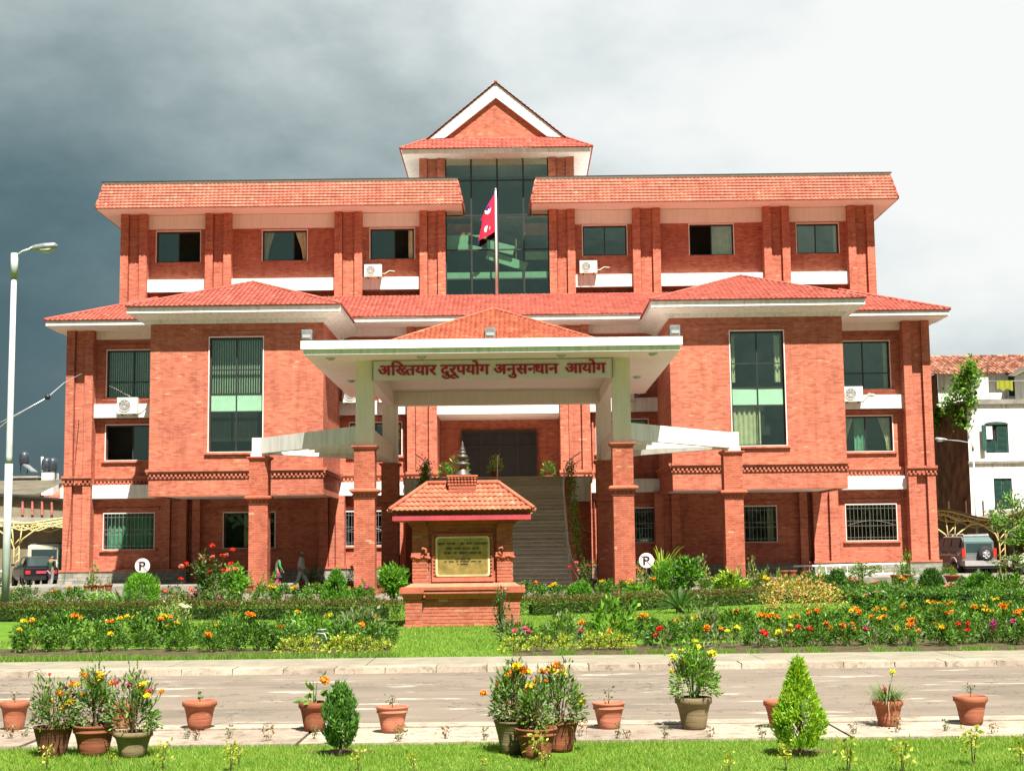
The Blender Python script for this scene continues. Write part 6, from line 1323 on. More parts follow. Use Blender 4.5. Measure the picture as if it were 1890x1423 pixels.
# grassy plant spilling over its pot
t, Y, s, r, h = potted('potted_grass', 'terracotta pot of grassy leaves spilling over its rim with one yellow flower', 'potted plant', 1640, 55, 1295, 1341, 'terracotta', 'rim')
def tuftmesh(seed, n, rad, hh, ln, mats, wd=.005, droop=.5):
    def mk():
        rs = np.random.RandomState(seed); V = []; F = []
        for i in range(n):
            a = rs.rand()*6.283; o = rs.rand()*rad*.5; l = ln*(.5+.7*rs.rand()); b0 = np.array([o*np.cos(a), o*np.sin(a), 0]); out = np.array([np.cos(a), np.sin(a), 0]); S_ = np.array([-np.sin(a), np.cos(a), 0])*wd; k = len(V); e = rs.rand()*.9+.15; dp = droop*(.6+rs.rand())
            for q in range(5): t_ = q/4; p = b0+out*l*t_*e+np.array([0, 0, hh*(t_*1.6-dp*2*t_*t_)]); w_ = 1-t_*.8; V += [p-S_*w_, p+S_*w_]
            F += [(k+2*q, k+2*q+1, k+2*q+3, k+2*q+2) for q in range(4)]
        return np_mesh('foliage', V, F, mats, rs.randint(len(mats), size=len(F)))
    return fol(('t', seed, n, rad, hh, ln, mats), mk)
obj_of('foliage', tuftmesh(5, 190, r*1.5, .19, .26, ('leaf_grey', 'leaf_bush')), t, (0, 0, h*.86)); obj_of('dry_leaves', tuftmesh(6, 30, r*1.6, .1, .34, ('leaf_dry', ), droop=1.2), t, (0, 0, h*.9))
blossom(t, 'fl_lemon', local(t, 1648, 1240, Y), .035); blossom(t, 'fl_coral', local(t, 1633, 1272, Y), .03); k = MB(); l = local(t, 1648, 1241, Y); k.tube([(0, 0, h), l], .003, 4, 'leaf_bush'); k.v = [(a+t.location.x, b_+t.location.y, c+t.location.z) for a, b_, c in k.v]; k.build('flower_stem', parent=t)
# ---- conifers
def thuja_mesh(seed, n, prof, h, ln, wd, mats, flare=.5, sig=.03):
    def mk():
        rs = np.random.RandomState(seed); nc = 150; u = rs.rand(nc); a = rs.rand(nc)*6.283; rr = np.interp(u, [p[0] for p in prof], [p[1] for p in prof]); k = (.55+.5*rs.rand(nc)**.5)
        # vertical sprays: each clump drawn out upward
        i = rs.randint(nc, size=n); t_ = rs.rand(n); C_ = np.stack([np.cos(a[i])*rr[i]*k[i], np.sin(a[i])*rr[i]*k[i], u[i]*h*.86], 1)
        out = np.stack([np.cos(a[i]), np.sin(a[i]), np.zeros(n)], 1); C_ = C_+out*(t_*sig*.5)[:, None]+np.array([0, 0, 1.0])*(t_*h*.11)[:, None]+rs.normal(size=(n, 3))*sig*np.array([1, 1, .8]); lim = np.interp(np.clip(C_[:, 2]/h, 0, 1), [p[0] for p in prof], [p[1] for p in prof])*1.12; rad_ = np.hypot(C_[:, 0], C_[:, 1]); f_ = np.minimum(1, lim/np.maximum(rad_, 1e-4)); C_[:, 0] *= f_; C_[:, 1] *= f_
        D_ = norm(out*flare+np.array([0, 0, 1.0])+rs.normal(size=(n, 3))*.45); V, F = leaves(rs, C_, D_, ln, wd, .1); return np_mesh('foliage', V, F, mats, (rs.rand(len(F)) < .4).astype(int))
    return fol(('th', seed, n, h), mk)
def conifer(label, cx, x0, x1, ytop, ybot, Y, prof, mats, seed, n=2600, trunk=.12, z=0.0, group=None, ln=.06, flare=.45, name='conifer_shrub'):
    x = P(cx, ybot, Y)[0]; s = FPX/Y; h = (ybot-ytop)/s; hw = (x1-x0)/2/s; t = thing(name, label, 'conifer', (x, Y, z), group); tr = h*trunk
    obj_of('foliage', thuja_mesh(seed, n, [(a, b_*hw) for a, b_ in prof], h-tr, ln, ln*.28, mats, flare, hw*.13), t, (0, 0, tr))
    k = MB(); k.tube([(0, 0, -.02), (hw*.05, 0, tr+.1*h), (0, 0, h*.7)], [hw*.13, hw*.1, .01], 6, 'bark'); me = bpy.data.meshes.new('trunk'); me.from_pydata(k.v, [], k.f); me.materials.append(M['bark']); me.update(); obj_of('trunk', me, t)
    return t
x, y = G(628, 1395)
conifer('dark green oval conifer growing on the front grass', 628, 600, 656, 1266, 1396, y, [(0, .45), (.12, .75), (.3, .98), (.55, 1.0), (.75, .8), (.9, .45), (1, .1)], ('leaf_thuja', 'leaf_bush'), 101, 5200, .09, ln=.045, flare=.15)
x, y = G(1478, 1395)
conifer('lime green cone-shaped conifer growing on the front grass', 1478, 1434, 1522, 1222, 1396, y, [(0, .5), (.1, .8), (.24, 1.0), (.4, .84), (.6, .54), (.8, .3), (1, .08)], ('leaf_lime', 'leaf_bright'), 102, 7500, .07, ln=.044, flare=.6)
ov = [(0, .75), (.15, .95), (.4, 1.0), (.65, .92), (.85, .66), (1, .25)]
gc = 'clipped conifers among the garden flowers'
for a in (('bright green egg-shaped conifer below the left no-parking sign', 260, 231, 289, 1056, 1120, 45.0, ov, ('leaf_bright', 'leaf_bright'), 103),
          ('green flame-shaped conifer left of the left portico column', 620, 597, 644, 1052, 1119, 44.5, [(0, .7), (.25, 1), (.5, .85), (.75, .55), (1, .08)], ('leaf_bright', 'leaf_thuja'), 104),
          ('small round green conifer at the foot of the stairs', 1070, 1052, 1089, 1075, 1109, 47.0, ov, ('leaf_bright', 'leaf_thuja'), 105),
          ('feathery upright green conifer behind the right cycad', 1240, 1214, 1264, 1036, 1108, 46.5, [(0, .35), (.25, .75), (.5, 1), (.75, .95), (.9, .7), (1, .3)], ('leaf_bright', 'leaf_bush'), 106),
          ('dark green egg-shaped conifer left of the layered young tree', 1547, 1531, 1564, 1054, 1112, 43.5, ov, ('leaf_thuja', 'leaf_dark'), 107),
          ('dark green egg-shaped conifer in front of the right end of the building', 1722, 1702, 1744, 1055, 1120, 40.5, ov, ('leaf_thuja', 'leaf_dark'), 108),
          ('low round bright conifer near the right edge', 1815, 1783, 1852, 1066, 1122, 39.5, ov, ('leaf_bright', 'leaf_thuja'), 109),
          ('small pale green cone-shaped conifer before the off-road car', 1778, 1761, 1797, 1069, 1112, 42.5, [(0, 1), (.3, .75), (.6, .45), (1, .05)], ('leaf_grey', 'leaf_bush'), 110)):
    conifer(*a[:7], a[7], a[8], a[9], n=5200, trunk=.0, group=gc, ln=.10, flare=.35)
# ---- round-headed leafy shrubs
def shrub(label, cx, x0, x1, ytop, ycr, ybot, Y, seed, mats=('leaf_bright', 'leaf_bush'), n=1300, ln=.14, cat='shrub', trunk=True, name='leafy_shrub', **k_):
    x = P(cx, ybot, Y)[0]; s = FPX/Y; h = (ybot-ytop)/s; hw = (x1-x0)/2/s; z0 = (ybot-ycr)/s; t = thing(name, label, cat, (x, Y, 0.0))
    rs = np.random.RandomState(seed); hc = h-z0; nc = 34; c = norm(rs.normal(size=(nc, 3)))*(.55+.45*rs.rand(nc, 1)); i = rs.randint(nc, size=n); P_ = c[i]*np.array([hw, hw, hc/2])*.9+rs.normal(size=(n, 3))*hw*.16+np.array([0, 0, z0+hc/2]); D_ = norm(norm(P_-np.array([0, 0, z0+hc*.4]))+rs.normal(size=(n, 3))*.6+np.array([0, 0, .3])); V, F = leaves(rs, P_, D_, ln, ln*.42)
    obj_of('crown', np_mesh('crown', V, F, mats, (rs.rand(n) < .45).astype(int)), t)
    if trunk: obj_of('trunk', stems_mesh(seed, 5, hw*.6, h*.75, .022, 'bark'), t)
    return t
shrub('leafy green shrub right of the red rose bush before the left outer column', 431, 407, 457, 1046, 1112, 1120, 45.5, 201)
shrub('leafy green shrub between the left portico column and the brick monument', 727, 698, 758, 1045, 1096, 1112, 47.0, 202)
shrub('dense dark-centred green shrub right of the right portico column', 1270, 1243, 1293, 1026, 1085, 1106, 46.0, 203, ('leaf_bright', 'leaf_dark'))
shrub('pale green bushy shrub before the right outer column', 1348, 1315, 1372, 1062, 1110, 1112, 44.5, 204, ('leaf_lime', 'leaf_bush'), trunk=False)
shrub('broad green leafy plant left of the egg-shaped conifer', 190, 158, 222, 1092, 1118, 1119, 45.0, 205, ('leaf_bush', 'leaf_bright'), 700, .12, trunk=False)
shrub('broad low green plant right of the right portico column base', 1183, 1150, 1215, 1083, 1112, 1113, 44.5, 206, ('leaf_bush', 'leaf_bright'), 800, .12, trunk=False)
shrub('sparse grey-leaved bush at the far left beside the lamp post', 48, 22, 70, 1076, 1112, 1116, 46.0, 207, ('leaf_grey', 'leaf_dark'), 420, .1)
shrub('wide green bush with feathery leaves at the right edge', 1862, 1832, 1905, 1058, 1118, 1124, 37.5, 208, ('leaf_bush', 'leaf_bright'), 900, .11)
# croton mound and cycads
x, y = G(1490, 1127); t = thing('croton_bush', 'broad mound of orange and yellow leaved croton on the right lawn', 'bush', (x, y+.9, 0))
obj_of('foliage', bush_mesh(301, 2600, .95, .8, .72, .075, .04, ('leaf_croton', 'leaf_bush', ), 60, .13, .4), t)
k = 0
for px, py, c in ((1462, 1103, 'fl_coral'), (1470, 1098, 'fl_coral'), (1530, 1108, 'fl_coral')): blossom(t, c, local(t, px, py, y+.6), .07)
def cycad(label, px, py, x0, x1, ytop, seed, n=34):
    x, y = G(px, py); s = FPX/y; rad = (x1-x0)/2/s; h = (py-ytop)/s; t = thing('cycad', label, 'cycad', (x, y, 0)); rn_ = random.Random(seed)
    for i in range(n):
        a = i*2.39996; lay = i/n; e = .18+lay*1.05; V = []; F = []; L_ = rad*1.15*(1.0-.15*lay); d = Vector((math.cos(a), math.sin(a), 0)); S_ = Vector((-math.sin(a), math.cos(a), 0)); pts = []
        for q in range(13): u = q/12; pts.append(d*(L_*math.cos(e)*u)+Vector((0, 0, .08+L_*math.sin(e)*u-L_*.35*u*u*math.cos(e))))
        kb = MB(); kb.tube(pts, [.009]*12+[.003], 3, 'leaf_cycad')
        for q in range(1, 12):
            for qq in (0, .5):
                p = pts[q].lerp(pts[min(q+1, 12)], qq); tn = (pts[min(q+1, 12)]-pts[q-1]).normalized(); u = (q+qq)/12; l = rad*.2*math.sin(math.pi*(.12+.85*u))
                for sg in (-1, 1): tip = p+(S_*sg*.85+tn*.55+Vector((0, 0, .22))).normalized()*l; wv = tn*.011; kb.add([p-wv, p+wv, tip], [(0, 1, 2)], 'leaf_cycad')
        kb.v = [(v[0]+x, v[1]+y, v[2]) for v in kb.v]; kb.build('frond', parent=t)
    k = MB(); k.lathe([(0, 0), (.11, 0), (.12, .08), (.06, .15), (0, .16)], (x, y, 0), 10, 'bark'); k.build('trunk', parent=t)
cycad('sago cycad with arching fronds on the right lawn before the conifer', 1256, 1131, 1202, 1312, 1074, 1)
cycad('dark sago cycad with arching fronds on the left of the garden', 232, 1140, 172, 296, 1098, 2)
# ---- hedges
def hedge(label, path, w_, h_, seed, mats=('leaf_hedge', 'leaf_hedgered'), per=2200, ln=.055):
    rs = np.random.RandomState(seed); P_all = []; D_all = []
    for (x0, y0), (x1, y1) in zip(path[:-1], path[1:]):
        L_ = math.hypot(x1-x0, y1-y0); n = int(L_*per); t_ = rs.rand(n); q = rs.randint(3, size=n); u = rs.rand(n)*2-1; v = rs.rand(n)**.7
        off = np.where(q == 0, u*w_/2, np.where(q == 1, -w_/2, w_/2)); z = np.where(q == 0, h_, v*h_); bumpy = .05*np.sin(t_*L_*7+rs.rand())+.03*np.sin(t_*L_*17); z = z*(1+bumpy*.8)+rs.normal(size=n)*.025; off = off+rs.normal(size=n)*.03+bumpy*.3
        dx, dy = (x1-x0)/L_, (y1-y0)/L_; P_all.append(np.stack([x0+dx*t_*L_+dy*off, y0+dy*t_*L_-dx*off, np.maximum(z, .01)], 1)); nz = np.where(q == 0, 1.0, .35); sd = np.where(q == 0, 0, np.sign(off)); D_all.append(norm(np.stack([dy*sd, -dx*sd, nz], 1)+rs.normal(size=(n, 3))*.5))
    V, F = leaves(rs, np.concatenate(P_all), np.concatenate(D_all), ln, ln*.55); t = thing('hedge', label, 'hedge', (path[0][0], path[0][1], 0)); V = V-np.array([path[0][0], path[0][1], 0])
    top = (V.reshape(-1, 4, 3)[:, :, 2].mean(1) > h_*.75) & (rs.rand(len(F)) < .6); link('foliage', np_mesh('foliage', V, F, mats, top.astype(int)), t, kind='stuff')
    k = MB()
    for q_, ((x0, y0), (x1, y1)) in enumerate(zip(path[:-1], path[1:])):
        if q_ == 0: x0, y0 = x0+(x1-x0)*.12, y0+(y1-y0)*.12
        if q_ == len(path)-2: x1, y1 = x1-(x1-x0)*.12, y1-(y1-y0)*.12
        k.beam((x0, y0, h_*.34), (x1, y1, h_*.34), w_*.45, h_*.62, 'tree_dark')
    k.build('core', parent=t); return t
def gp(*pts): return [G(*p) for p in pts]
hedge('low trimmed hedge across the garden left of the brick monument', [(-13.5, 37.4), (-9.0, 37.0), (-5.5, 36.4), (-1.9, 35.8)], .7, .42, 1)
hedge('low trimmed hedge curving away right of the brick monument', [(1.0, 36.9), (3.0, 38.4), (5.3, 40.8), (8.4, 43.2), (10.6, 43.6)], .7, .4, 2)
hedge('loose dark hedge at the right end of the garden', [(10.2, 41.2), (11.4, 38.8), (12.2, 36.6), (14.5, 35.6)], .9, .48, 3, ('leaf_dark', 'leaf_bush'))
# ---- flower bed bushes
ORD = ['first', 'second', 'third', 'fourth', 'fifth', 'sixth', 'seventh', 'eighth', 'ninth', 'tenth', 'eleventh', 'twelfth', 'thirteenth', 'fourteenth', 'fifteenth', 'sixteenth', 'seventeenth', 'eighteenth', 'nineteenth', 'twentieth', 'twenty-first', 'twenty-second', 'twenty-third']
fols = [bush_mesh(400+i, 1150, .44, .40, .50, .085, .036, ('leaf_bush', 'leaf_dark'), 34, .12) for i in range(5)]
def bedbush(x, y, sc_, fl, label, cat='flowering bush', name='marigold_bush', group=None, mats=None, h=1.0, fr=.058):
    t = thing(name, label, cat, (x, y, 0.012), group); me = random.choice(fols) if mats is None else mats; obj_of('foliage', me, t, (0, 0, 0), (sc_, sc_, sc_*h), random.random()*6); obj_of('stems', stems_mesh(random.randint(1, 4), 8, .3, .35, .008), t, (0, 0, 0), sc_)
    a0_ = random.random()*6.28
    for c in fl:
        a = a0_+random.gauss(0, .5); q = (.08+random.random()**.7*.26)*sc_; z = sc_*h*(.56-.45*(q/sc_)**2*1.6)+random.random()*.03; blossom(t, c, (q*math.cos(a), q*math.sin(a)-.04, z), fr*(.8+.4*random.random()), seed=random.randint(1, 3))
    return t
gl_ = 'marigold bushes massed in the left flower bed'; gr_ = 'marigold bushes massed in the right flower bed'
rr = random.Random(11)
def fl_mix(): n = rr.choice((2, 3, 3, 4, 5)); return [rr.choice(('fl_orange', 'fl_orange', 'fl_yellow', 'fl_yellow')) for _ in range(n)]
for row, (py, s_) in enumerate(((1204, .68), (1191, .82))):
    n = 14; cnt = -1
    for i in range(n):
        px = 58+i*(690/(n-1))+rr.uniform(-10, 10)+(14 if row else 0)
        if px > 742: continue
        cnt += 1
        x, y = G(px, py-px*.006+rr.uniform(-3, 3)); bedbush(x, y, s_*rr.uniform(.72, 1.18), fl_mix() if row == 1 else fl_mix()[:rr.choice((0, 0, 1))], ORD[cnt]+' green marigold bush from the left in the '+('back' if row else 'front')+' row of the left flower bed', group=gl_)
for row, (py, s_) in enumerate(((1194, .64), (1181, .80))):
    n = 18; cnt = -1
    for i in range(n):
        px = 962+i*(930/(n-1))+rr.uniform(-10, 10)+(16 if row else 0)
        if 1300 < px < 1352 or (px < 990 and row): continue
        cnt += 1
        x, y = G(px, py-(px-960)*.006+rr.uniform(-3, 3)); bedbush(x, y, s_*rr.uniform(.68, 1.15)*(1 if px > 1350 else .95), fl_mix() if row == 1 else fl_mix()[:rr.choice((0, 0, 1))], ORD[cnt]+' green marigold bush from the left in the '+('back' if row else 'front')+' row of the right flower bed', group=gr_)
for j_, (px, py) in enumerate(((1665, 1158), (1712, 1150), (1765, 1152), (1820, 1148), (1870, 1150), (1640, 1165), (1740, 1165), (1800, 1163), (1855, 1166))):
    x, y = G(px, py); bedbush(x, y, rr.uniform(.7, .9), fl_mix(), ('tall marigold bush behind the zinnias at the right end, ' + ['leftmost of the back row', 'second of the back row', 'third of the back row', 'fourth of the back row', 'last of the back row', 'leftmost of the middle row', 'second of the middle row', 'third of the middle row', 'last of the middle row'][j_]), group='tall marigold bushes at the right end of the bed')
# larger leaved shrubs standing in the beds
def bedshrub(label, px, py, sc_, mats=('leaf_bush', 'leaf_bright'), seed=500, ln=.12, h=1.0): x, y = G(px, py); return bedbush(x, y, sc_, [], label, 'shrub', 'leafy_shrub', mats=bush_mesh(seed, 420, .42, .38, .55, ln, .05, mats, 26, .14, .5), h=h)
bedshrub('tall large-leaved green shrub in the left bed above the bent pipe', 578, 1192, .92, seed=501); bedshrub('large-leaved pale green shrub in the left bed nearest the monument path', 665, 1192, .9, ('leaf_grey', 'leaf_bush'), 502)
bedshrub('tall dark large-leaved shrub in the right bed left of its middle', 1130, 1186, .95, seed=503, h=1.2); bedshrub('pale speckled leafy shrub at the left end of the right bed', 948, 1190, .7, ('leaf_grey', 'leaf_dark'), 504); bedshrub('tall pale green shrub right of the cycad in the right bed', 1290, 1180, .95, ('leaf_grey', 'leaf_bush'), 505, h=1.1); bedshrub('green shrub with pale leaves beside the monument path in the right bed', 1035, 1186, .75, ('leaf_bush', 'leaf_grey'), 506)
# cream-flowered plant
x, y = G(322, 1165); bedbush(x, y, 1.0, ['fl_white']*9, 'bush with a cluster of small cream flowers in the left bed', fr=.04, mats=bush_mesh(510, 380, .42, .38, .5, .08, .04, ('leaf_grey', 'leaf_lime'), 24, .15))
x, y = G(1630, 1150); bedbush(x, y, 1.15, ['fl_white']*5+['fl_coral']*4, 'bush topped with cream and red blooms at the back of the right bed', fr=.045)
# bright yellow-green edging plants
ed = bush_mesh(520, 330, .26, .2, .24, .05, .028, ('leaf_yellow', 'leaf_lime'), 20, .14)
for j_, (px, py) in enumerate(((542, 1209), (573, 1208), (632, 1208), (661, 1209), (708, 1208), (948, 1205), (996, 1203), (1046, 1202), (1096, 1200), (1146, 1199), (1128, 1200))):
    x, y = G(px, py); bedbush(x, y, rr.uniform(.75, 1.1), [], ORD[[0, 1, 2, 3, 4, 5, 6, 7, 8, 10, 9][j_]]+' yellow-green variegated edging plant from the left along the kerb', 'plant', 'edging_plant', 'yellow-green edging plants along the kerb', ed)
# zinnias along the kerb
zf = bush_mesh(530, 60, .12, .12, .22, .10, .035, ('leaf_grey', 'leaf_bush'), 12, .2)
for px, py, c, n, lb in ((962, 1200, 'fl_pink', 3, 'pink zinnia clump at the left end of the right bed'), (1075, 1198, 'fl_pink', 1, 'single faded pink zinnia among the yellow-green edging plants'), (1225, 1197, 'fl_red', 3, 'red zinnia clump left of the lemon marigold pot'), (1318, 1196, 'fl_orange', 3, 'orange zinnia clump just right of the lemon marigold pot'), (1355, 1196, 'fl_lemon', 3, 'lemon zinnia clump between the two tallest front plants'), (1405, 1196, 'fl_red', 2, 'small red zinnia left of the lime cone conifer'), (1447, 1195, 'fl_lemon', 3, 'yellow zinnia clump just left of the lime cone conifer tip'), (1485, 1193, 'fl_red', 4, 'bright red zinnia clump above the lime cone conifer tip'), (1530, 1192, 'fl_orange', 4, 'orange zinnia clump, first right of the lime cone conifer'), (1566, 1191, 'fl_orange', 5, 'tall orange zinnia clump, second right of the lime cone conifer'), (1605, 1191, 'fl_pink', 1, 'pink and white zinnia between orange and yellow clumps'), (1648, 1190, 'fl_lemon', 3, 'yellow zinnia clump behind the grassy pot'), (1690, 1190, 'fl_orange', 4, 'pale orange zinnia clump right of the grassy pot'), (1733, 1189, 'fl_orange', 6, 'large orange zinnia clump left of the red one'), (1776, 1189, 'fl_red', 5, 'wide scarlet zinnia clump near the right end'), (1822, 1188, 'fl_magenta', 3, 'magenta zinnia clump near the right edge'), (1862, 1187, 'fl_magenta', 2, 'pink zinnia pair at the right edge'), (1886, 1186, 'fl_orange', 2, 'orange zinnia cut by the right edge')):
    x, y = G(px, py); t = thing('zinnia', lb, 'flower', (x, y, .012), 'zinnias along the kerb'); obj_of('foliage', zf, t, (0, 0, 0), 1.0, rr.random()*6); obj_of('stems', stems_mesh(7, 5, .12, .26, .006, 'leaf_bush'), t)
    for i in range(n): blossom(t, c, (rr.uniform(-.13, .13), rr.uniform(-.1, .05), .24+rr.uniform(-.03, .12)), rr.uniform(.045, .065), seed=rr.randint(1, 3))
# mid-ground flowers beyond the hedge
for px, py, cs, lb in ((12, 1122, ['fl_coral'], 'small green plant with a pink head at the left edge beyond the hedge'), (40, 1120, ['fl_yellow'], 'low green plant with one yellow head beside the lamp post'), (97, 1118, ['fl_yellow', 'fl_orange', 'fl_orange'], 'low marigold with three heads left of the broad green plant'), (134, 1116, ['fl_orange'], 'low marigold with one orange head left of the broad green plant'), (308, 1116, ['fl_yellow', 'fl_coral', 'fl_coral'], 'low marigold with yellow and peach heads right of the egg-shaped conifer'), (490, 1115, ['fl_yellow']*5, 'bright yellow marigold clump before the walking woman'), (530, 1115, ['fl_orange', 'fl_yellow', 'fl_yellow'], 'marigold clump in front of the walking man'), (584, 1115, ['fl_orange'], 'small marigold left of the flame-shaped conifer'), (650, 1113, ['fl_orange', 'fl_orange'], 'small orange marigold right of the flame-shaped conifer'), (672, 1114, ['fl_magenta'], 'small plant with magenta head below the left portico column'), (984, 1108, ['fl_orange'], 'low green marigold right of the monument'), (1030, 1105, ['fl_yellow']*4, 'yellow marigold clump left of the small round conifer'), (1118, 1102, ['fl_yellow']*3, 'yellow marigold clump left of the right portico column'), (1140, 1102, ['fl_orange', 'fl_yellow'], 'orange marigold at the foot of the right portico column'), (1212, 1098, ['fl_orange']*3, 'orange marigold left of the feathery conifer'), (1310, 1096, ['fl_orange', 'fl_yellow'], 'small marigold left of the pale green shrub'), (1402, 1094, ['fl_yellow']*5, 'yellow marigold clump right of the pale green shrub'), (1460, 1090, ['fl_pink']*2, 'pink flowers left of the croton mound'), (1492, 1086, ['fl_coral']*3, 'peach flowers directly behind the croton mound'), (1520, 1086, ['fl_coral']*3, 'peach flowers at the back right of the croton mound'), (1575, 1100, ['fl_coral']*3, 'coral flowers left of the young layered tree trunk'), (1625, 1102, ['fl_coral']*3, 'coral flowers right of the young layered tree trunk'), (1668, 1100, ['fl_orange']*2, 'orange flowers left of the dark conifer before the corner'), (1695, 1112, ['fl_coral']*2, 'coral flowers at the foot of the dark conifer before the corner'), (1752, 1118, ['fl_coral', 'fl_red'], 'coral flowers right of the dark conifer before the corner'), (1750, 1068, ['fl_red', 'fl_red', 'fl_pink'], 'tall red flowers left of the off-road car')):
    x, y = G(px, py); bedbush(x, y, rr.uniform(.85, 1.1), cs, lb, fr=.075, h=.95)
# rose bushes
def rose(label, px, py, Y, w_, h_, fl, seed, n=900):
    x = P(px, py, Y)[0]; t = thing('rose_bush', label, 'rose bush', (x, Y, 0)); rs = np.random.RandomState(seed); nb = 16; V_ = []; D_ = []; kb = MB()
    for i in range(nb):
        a = rs.rand()*6.28; q = w_*(.15+.85*rs.rand()); hh = h_*(.55+.45*rs.rand()); p0 = np.zeros(3); p1 = np.array([q*.4*np.cos(a), q*.4*np.sin(a), hh*.5]); p2 = np.array([q*np.cos(a), q*np.sin(a), hh]); kb.tube([p0, p1, p2], [.014, .01, .004], 4)
        m = n//nb; u = .25+.75*rs.rand(m); c = np.where(u[:, None] < .5, p1*(u[:, None]*2), p1+(p2-p1)*(u[:, None]*2-1)); V_.append(c+rs.normal(size=(m, 3))*.07); D_.append(norm(rs.normal(size=(m, 3))+np.array([0, 0, .2])))
    V, F = leaves(rs, np.concatenate(V_), np.concatenate(D_), .085, .045); obj_of('foliage', np_mesh('foliage', V, F, ('leaf_dark', 'leaf_hedge'), (rs.rand(len(F)) < .4).astype(int)), t)
    me = bpy.data.meshes.new('stems'); me.from_pydata(kb.v, [], kb.f); me.materials.append(M['stem']); me.update(); obj_of('stems', me, t)
    for fx, fy, c in fl: blossom(t, c, local(t, fx, fy, Y+jit(.2)), .085, 'rose', rs.randint(1, 4))
rose('tall rose bush with red blooms before the shaded left wall', 385, 1130, 40.5, .75, 1.65, [(392, 1007, 'fl_red'), (430, 1015, 'fl_red'), (417, 1024, 'fl_coral'), (410, 1026, 'fl_red'), (392, 1028, 'fl_coral'), (372, 1031, 'fl_pink'), (335, 1045, 'fl_coral'), (344, 1041, 'fl_red'), (422, 1052, 'fl_coral'), (413, 1053, 'fl_red'), (386, 1056, 'fl_red'), (426, 1040, 'fl_red'), (334, 1069, 'fl_red'), (435, 1050, 'fl_coral')], 601, 1500)
rose('low rose bush with pink blooms beyond the hedge left of the tall rose', 350, 1128, 39.6, .6, .85, [(306, 1092, 'fl_coral'), (361, 1094, 'fl_magenta'), (352, 1087, 'fl_coral'), (348, 1100, 'fl_coral'), (354, 1105, 'fl_magenta'), (323, 1102, 'fl_coral')], 602)
rose('low rose bush with coral blooms below the leafy shrub', 415, 1132, 38.6, .75, .7, [(402, 1115, 'fl_coral'), (405, 1103, 'fl_magenta'), (417, 1115, 'fl_pink'), (431, 1118, 'fl_coral')], 603)
rose('thin rose bush with red blooms at the right foot of the stairs', 1082, 1098, 54, .45, 1.35, [(1052, 1046, 'fl_red'), (1063, 1038, 'fl_coral'), (1085, 1043, 'fl_red'), (1068, 1053, 'fl_coral')], 604, 420)
rose('thin leggy pale rose growing against the monument base', 925, 1186, 29.5, .22, .95, [], 605, 170)
# young layered trees
def layered(label, px, py, Y, tiers, htop, seed, trunk=.035):
    x = P(px, py, Y)[0]; s = FPX/Y; zt = P(px, htop, Y)[1]; t = thing('young_tree', label, 'tree', (x, Y, 0)); kb = MB(); kb.tube([(0, 0, 0), (.02, 0, zt*.5), (-.02, 0, zt)], [trunk, trunk*.7, trunk*.3], 6); rs = np.random.RandomState(seed); PP = []; DD = []
    for ty, wpx, dx in tiers:
        z = P(px, ty, Y)[1]; rad = wpx/2/s
        for i in range(6):
            a = i*1.047+rs.rand(); end = np.array([rad*np.cos(a)*1.0+dx/s*.3, rad*np.sin(a), z+.12*rad+rs.rand()*.1]); st = np.array([0, 0, z-.1]); kb.tube([st, (st+end)/2+np.array([0, 0, .05]), end], [trunk*.35, trunk*.22, .004], 4); m = 34; u = .2+.8*rs.rand(m); PP.append(st+(end-st)*u[:, None]+rs.normal(size=(m, 3))*np.array([.07, .07, .02])); DD.append(norm(rs.normal(size=(m, 3))*np.array([1, 1, .35])+np.array([np.cos(a), np.sin(a), .1])))
    me = bpy.data.meshes.new('trunk'); me.from_pydata(kb.v, [], kb.f); me.materials.append(M['bark']); me.update(); obj_of('trunk', me, t); V, F = leaves(rs, np.concatenate(PP), np.concatenate(DD), .10, .03); obj_of('crown', np_mesh('crown', V, F, ('leaf_bush', 'leaf_hedge'), (rs.rand(len(F)) < .4).astype(int)), t)
layered('young thin tree with flat layered branches on the right lawn', 1594, 1128, 37.2, [(1058, 78, 0), (1080, 70, 20), (1098, 84, 0), (1046, 40, 40)], 1040, 701)
layered('taller young tree with layered feathery branches at the right edge', 1876, 1122, 37.5, [(1078, 90, 0), (1045, 86, 0), (1030, 60, 0), (1000, 44, 0)], 985, 702, .05)
shrub('leafy tree top at the right edge before the old white house', 1880, 1835, 1925, 920, 1005, 1125, 38.0, 703, ('leaf_bright', 'leaf_grey'), 900, .12, 'tree', name='small_tree')
# ivy on the old house and potted plants before the building
rs = np.random.RandomState(9); n = 2600; c = np.array([[28.9, 91.2, 11.6], [29.3, 90.6, 12.0], [29.0, 90.3, 11.0], [29.2, 90.0, 10.6], [28.8, 93, 10.6], [28.85, 92, 9.9], [28.8, 95, 10.9], [28.8, 97, 10.5], [29.3, 90.2, 12.5], [28.8, 90.4, 9.4], [28.8, 96, 9.9], [29.5, 90.1, 12.2]]); i = rs.randint(len(c), size=n); Pp = c[i]+rs.normal(size=(n, 3))*np.array([.18, .55, .38]); Pp[:, 0] = np.minimum(Pp[:, 0], 29.9); V, F = leaves(rs, Pp, norm(rs.normal(size=(n, 3))+np.array([-.5, -.5, .3])), .26, .15)
t = thing('climbing_plant', 'green creeper overgrowing the top corner of the old brick side wall', 'creeper', (29, 90, 10)); link('foliage', np_mesh('foliage', V-np.array([29, 90, 10]), F, ('leaf_bush', 'leaf_bright'), (rs.rand(n) < .4).astype(int)), t)
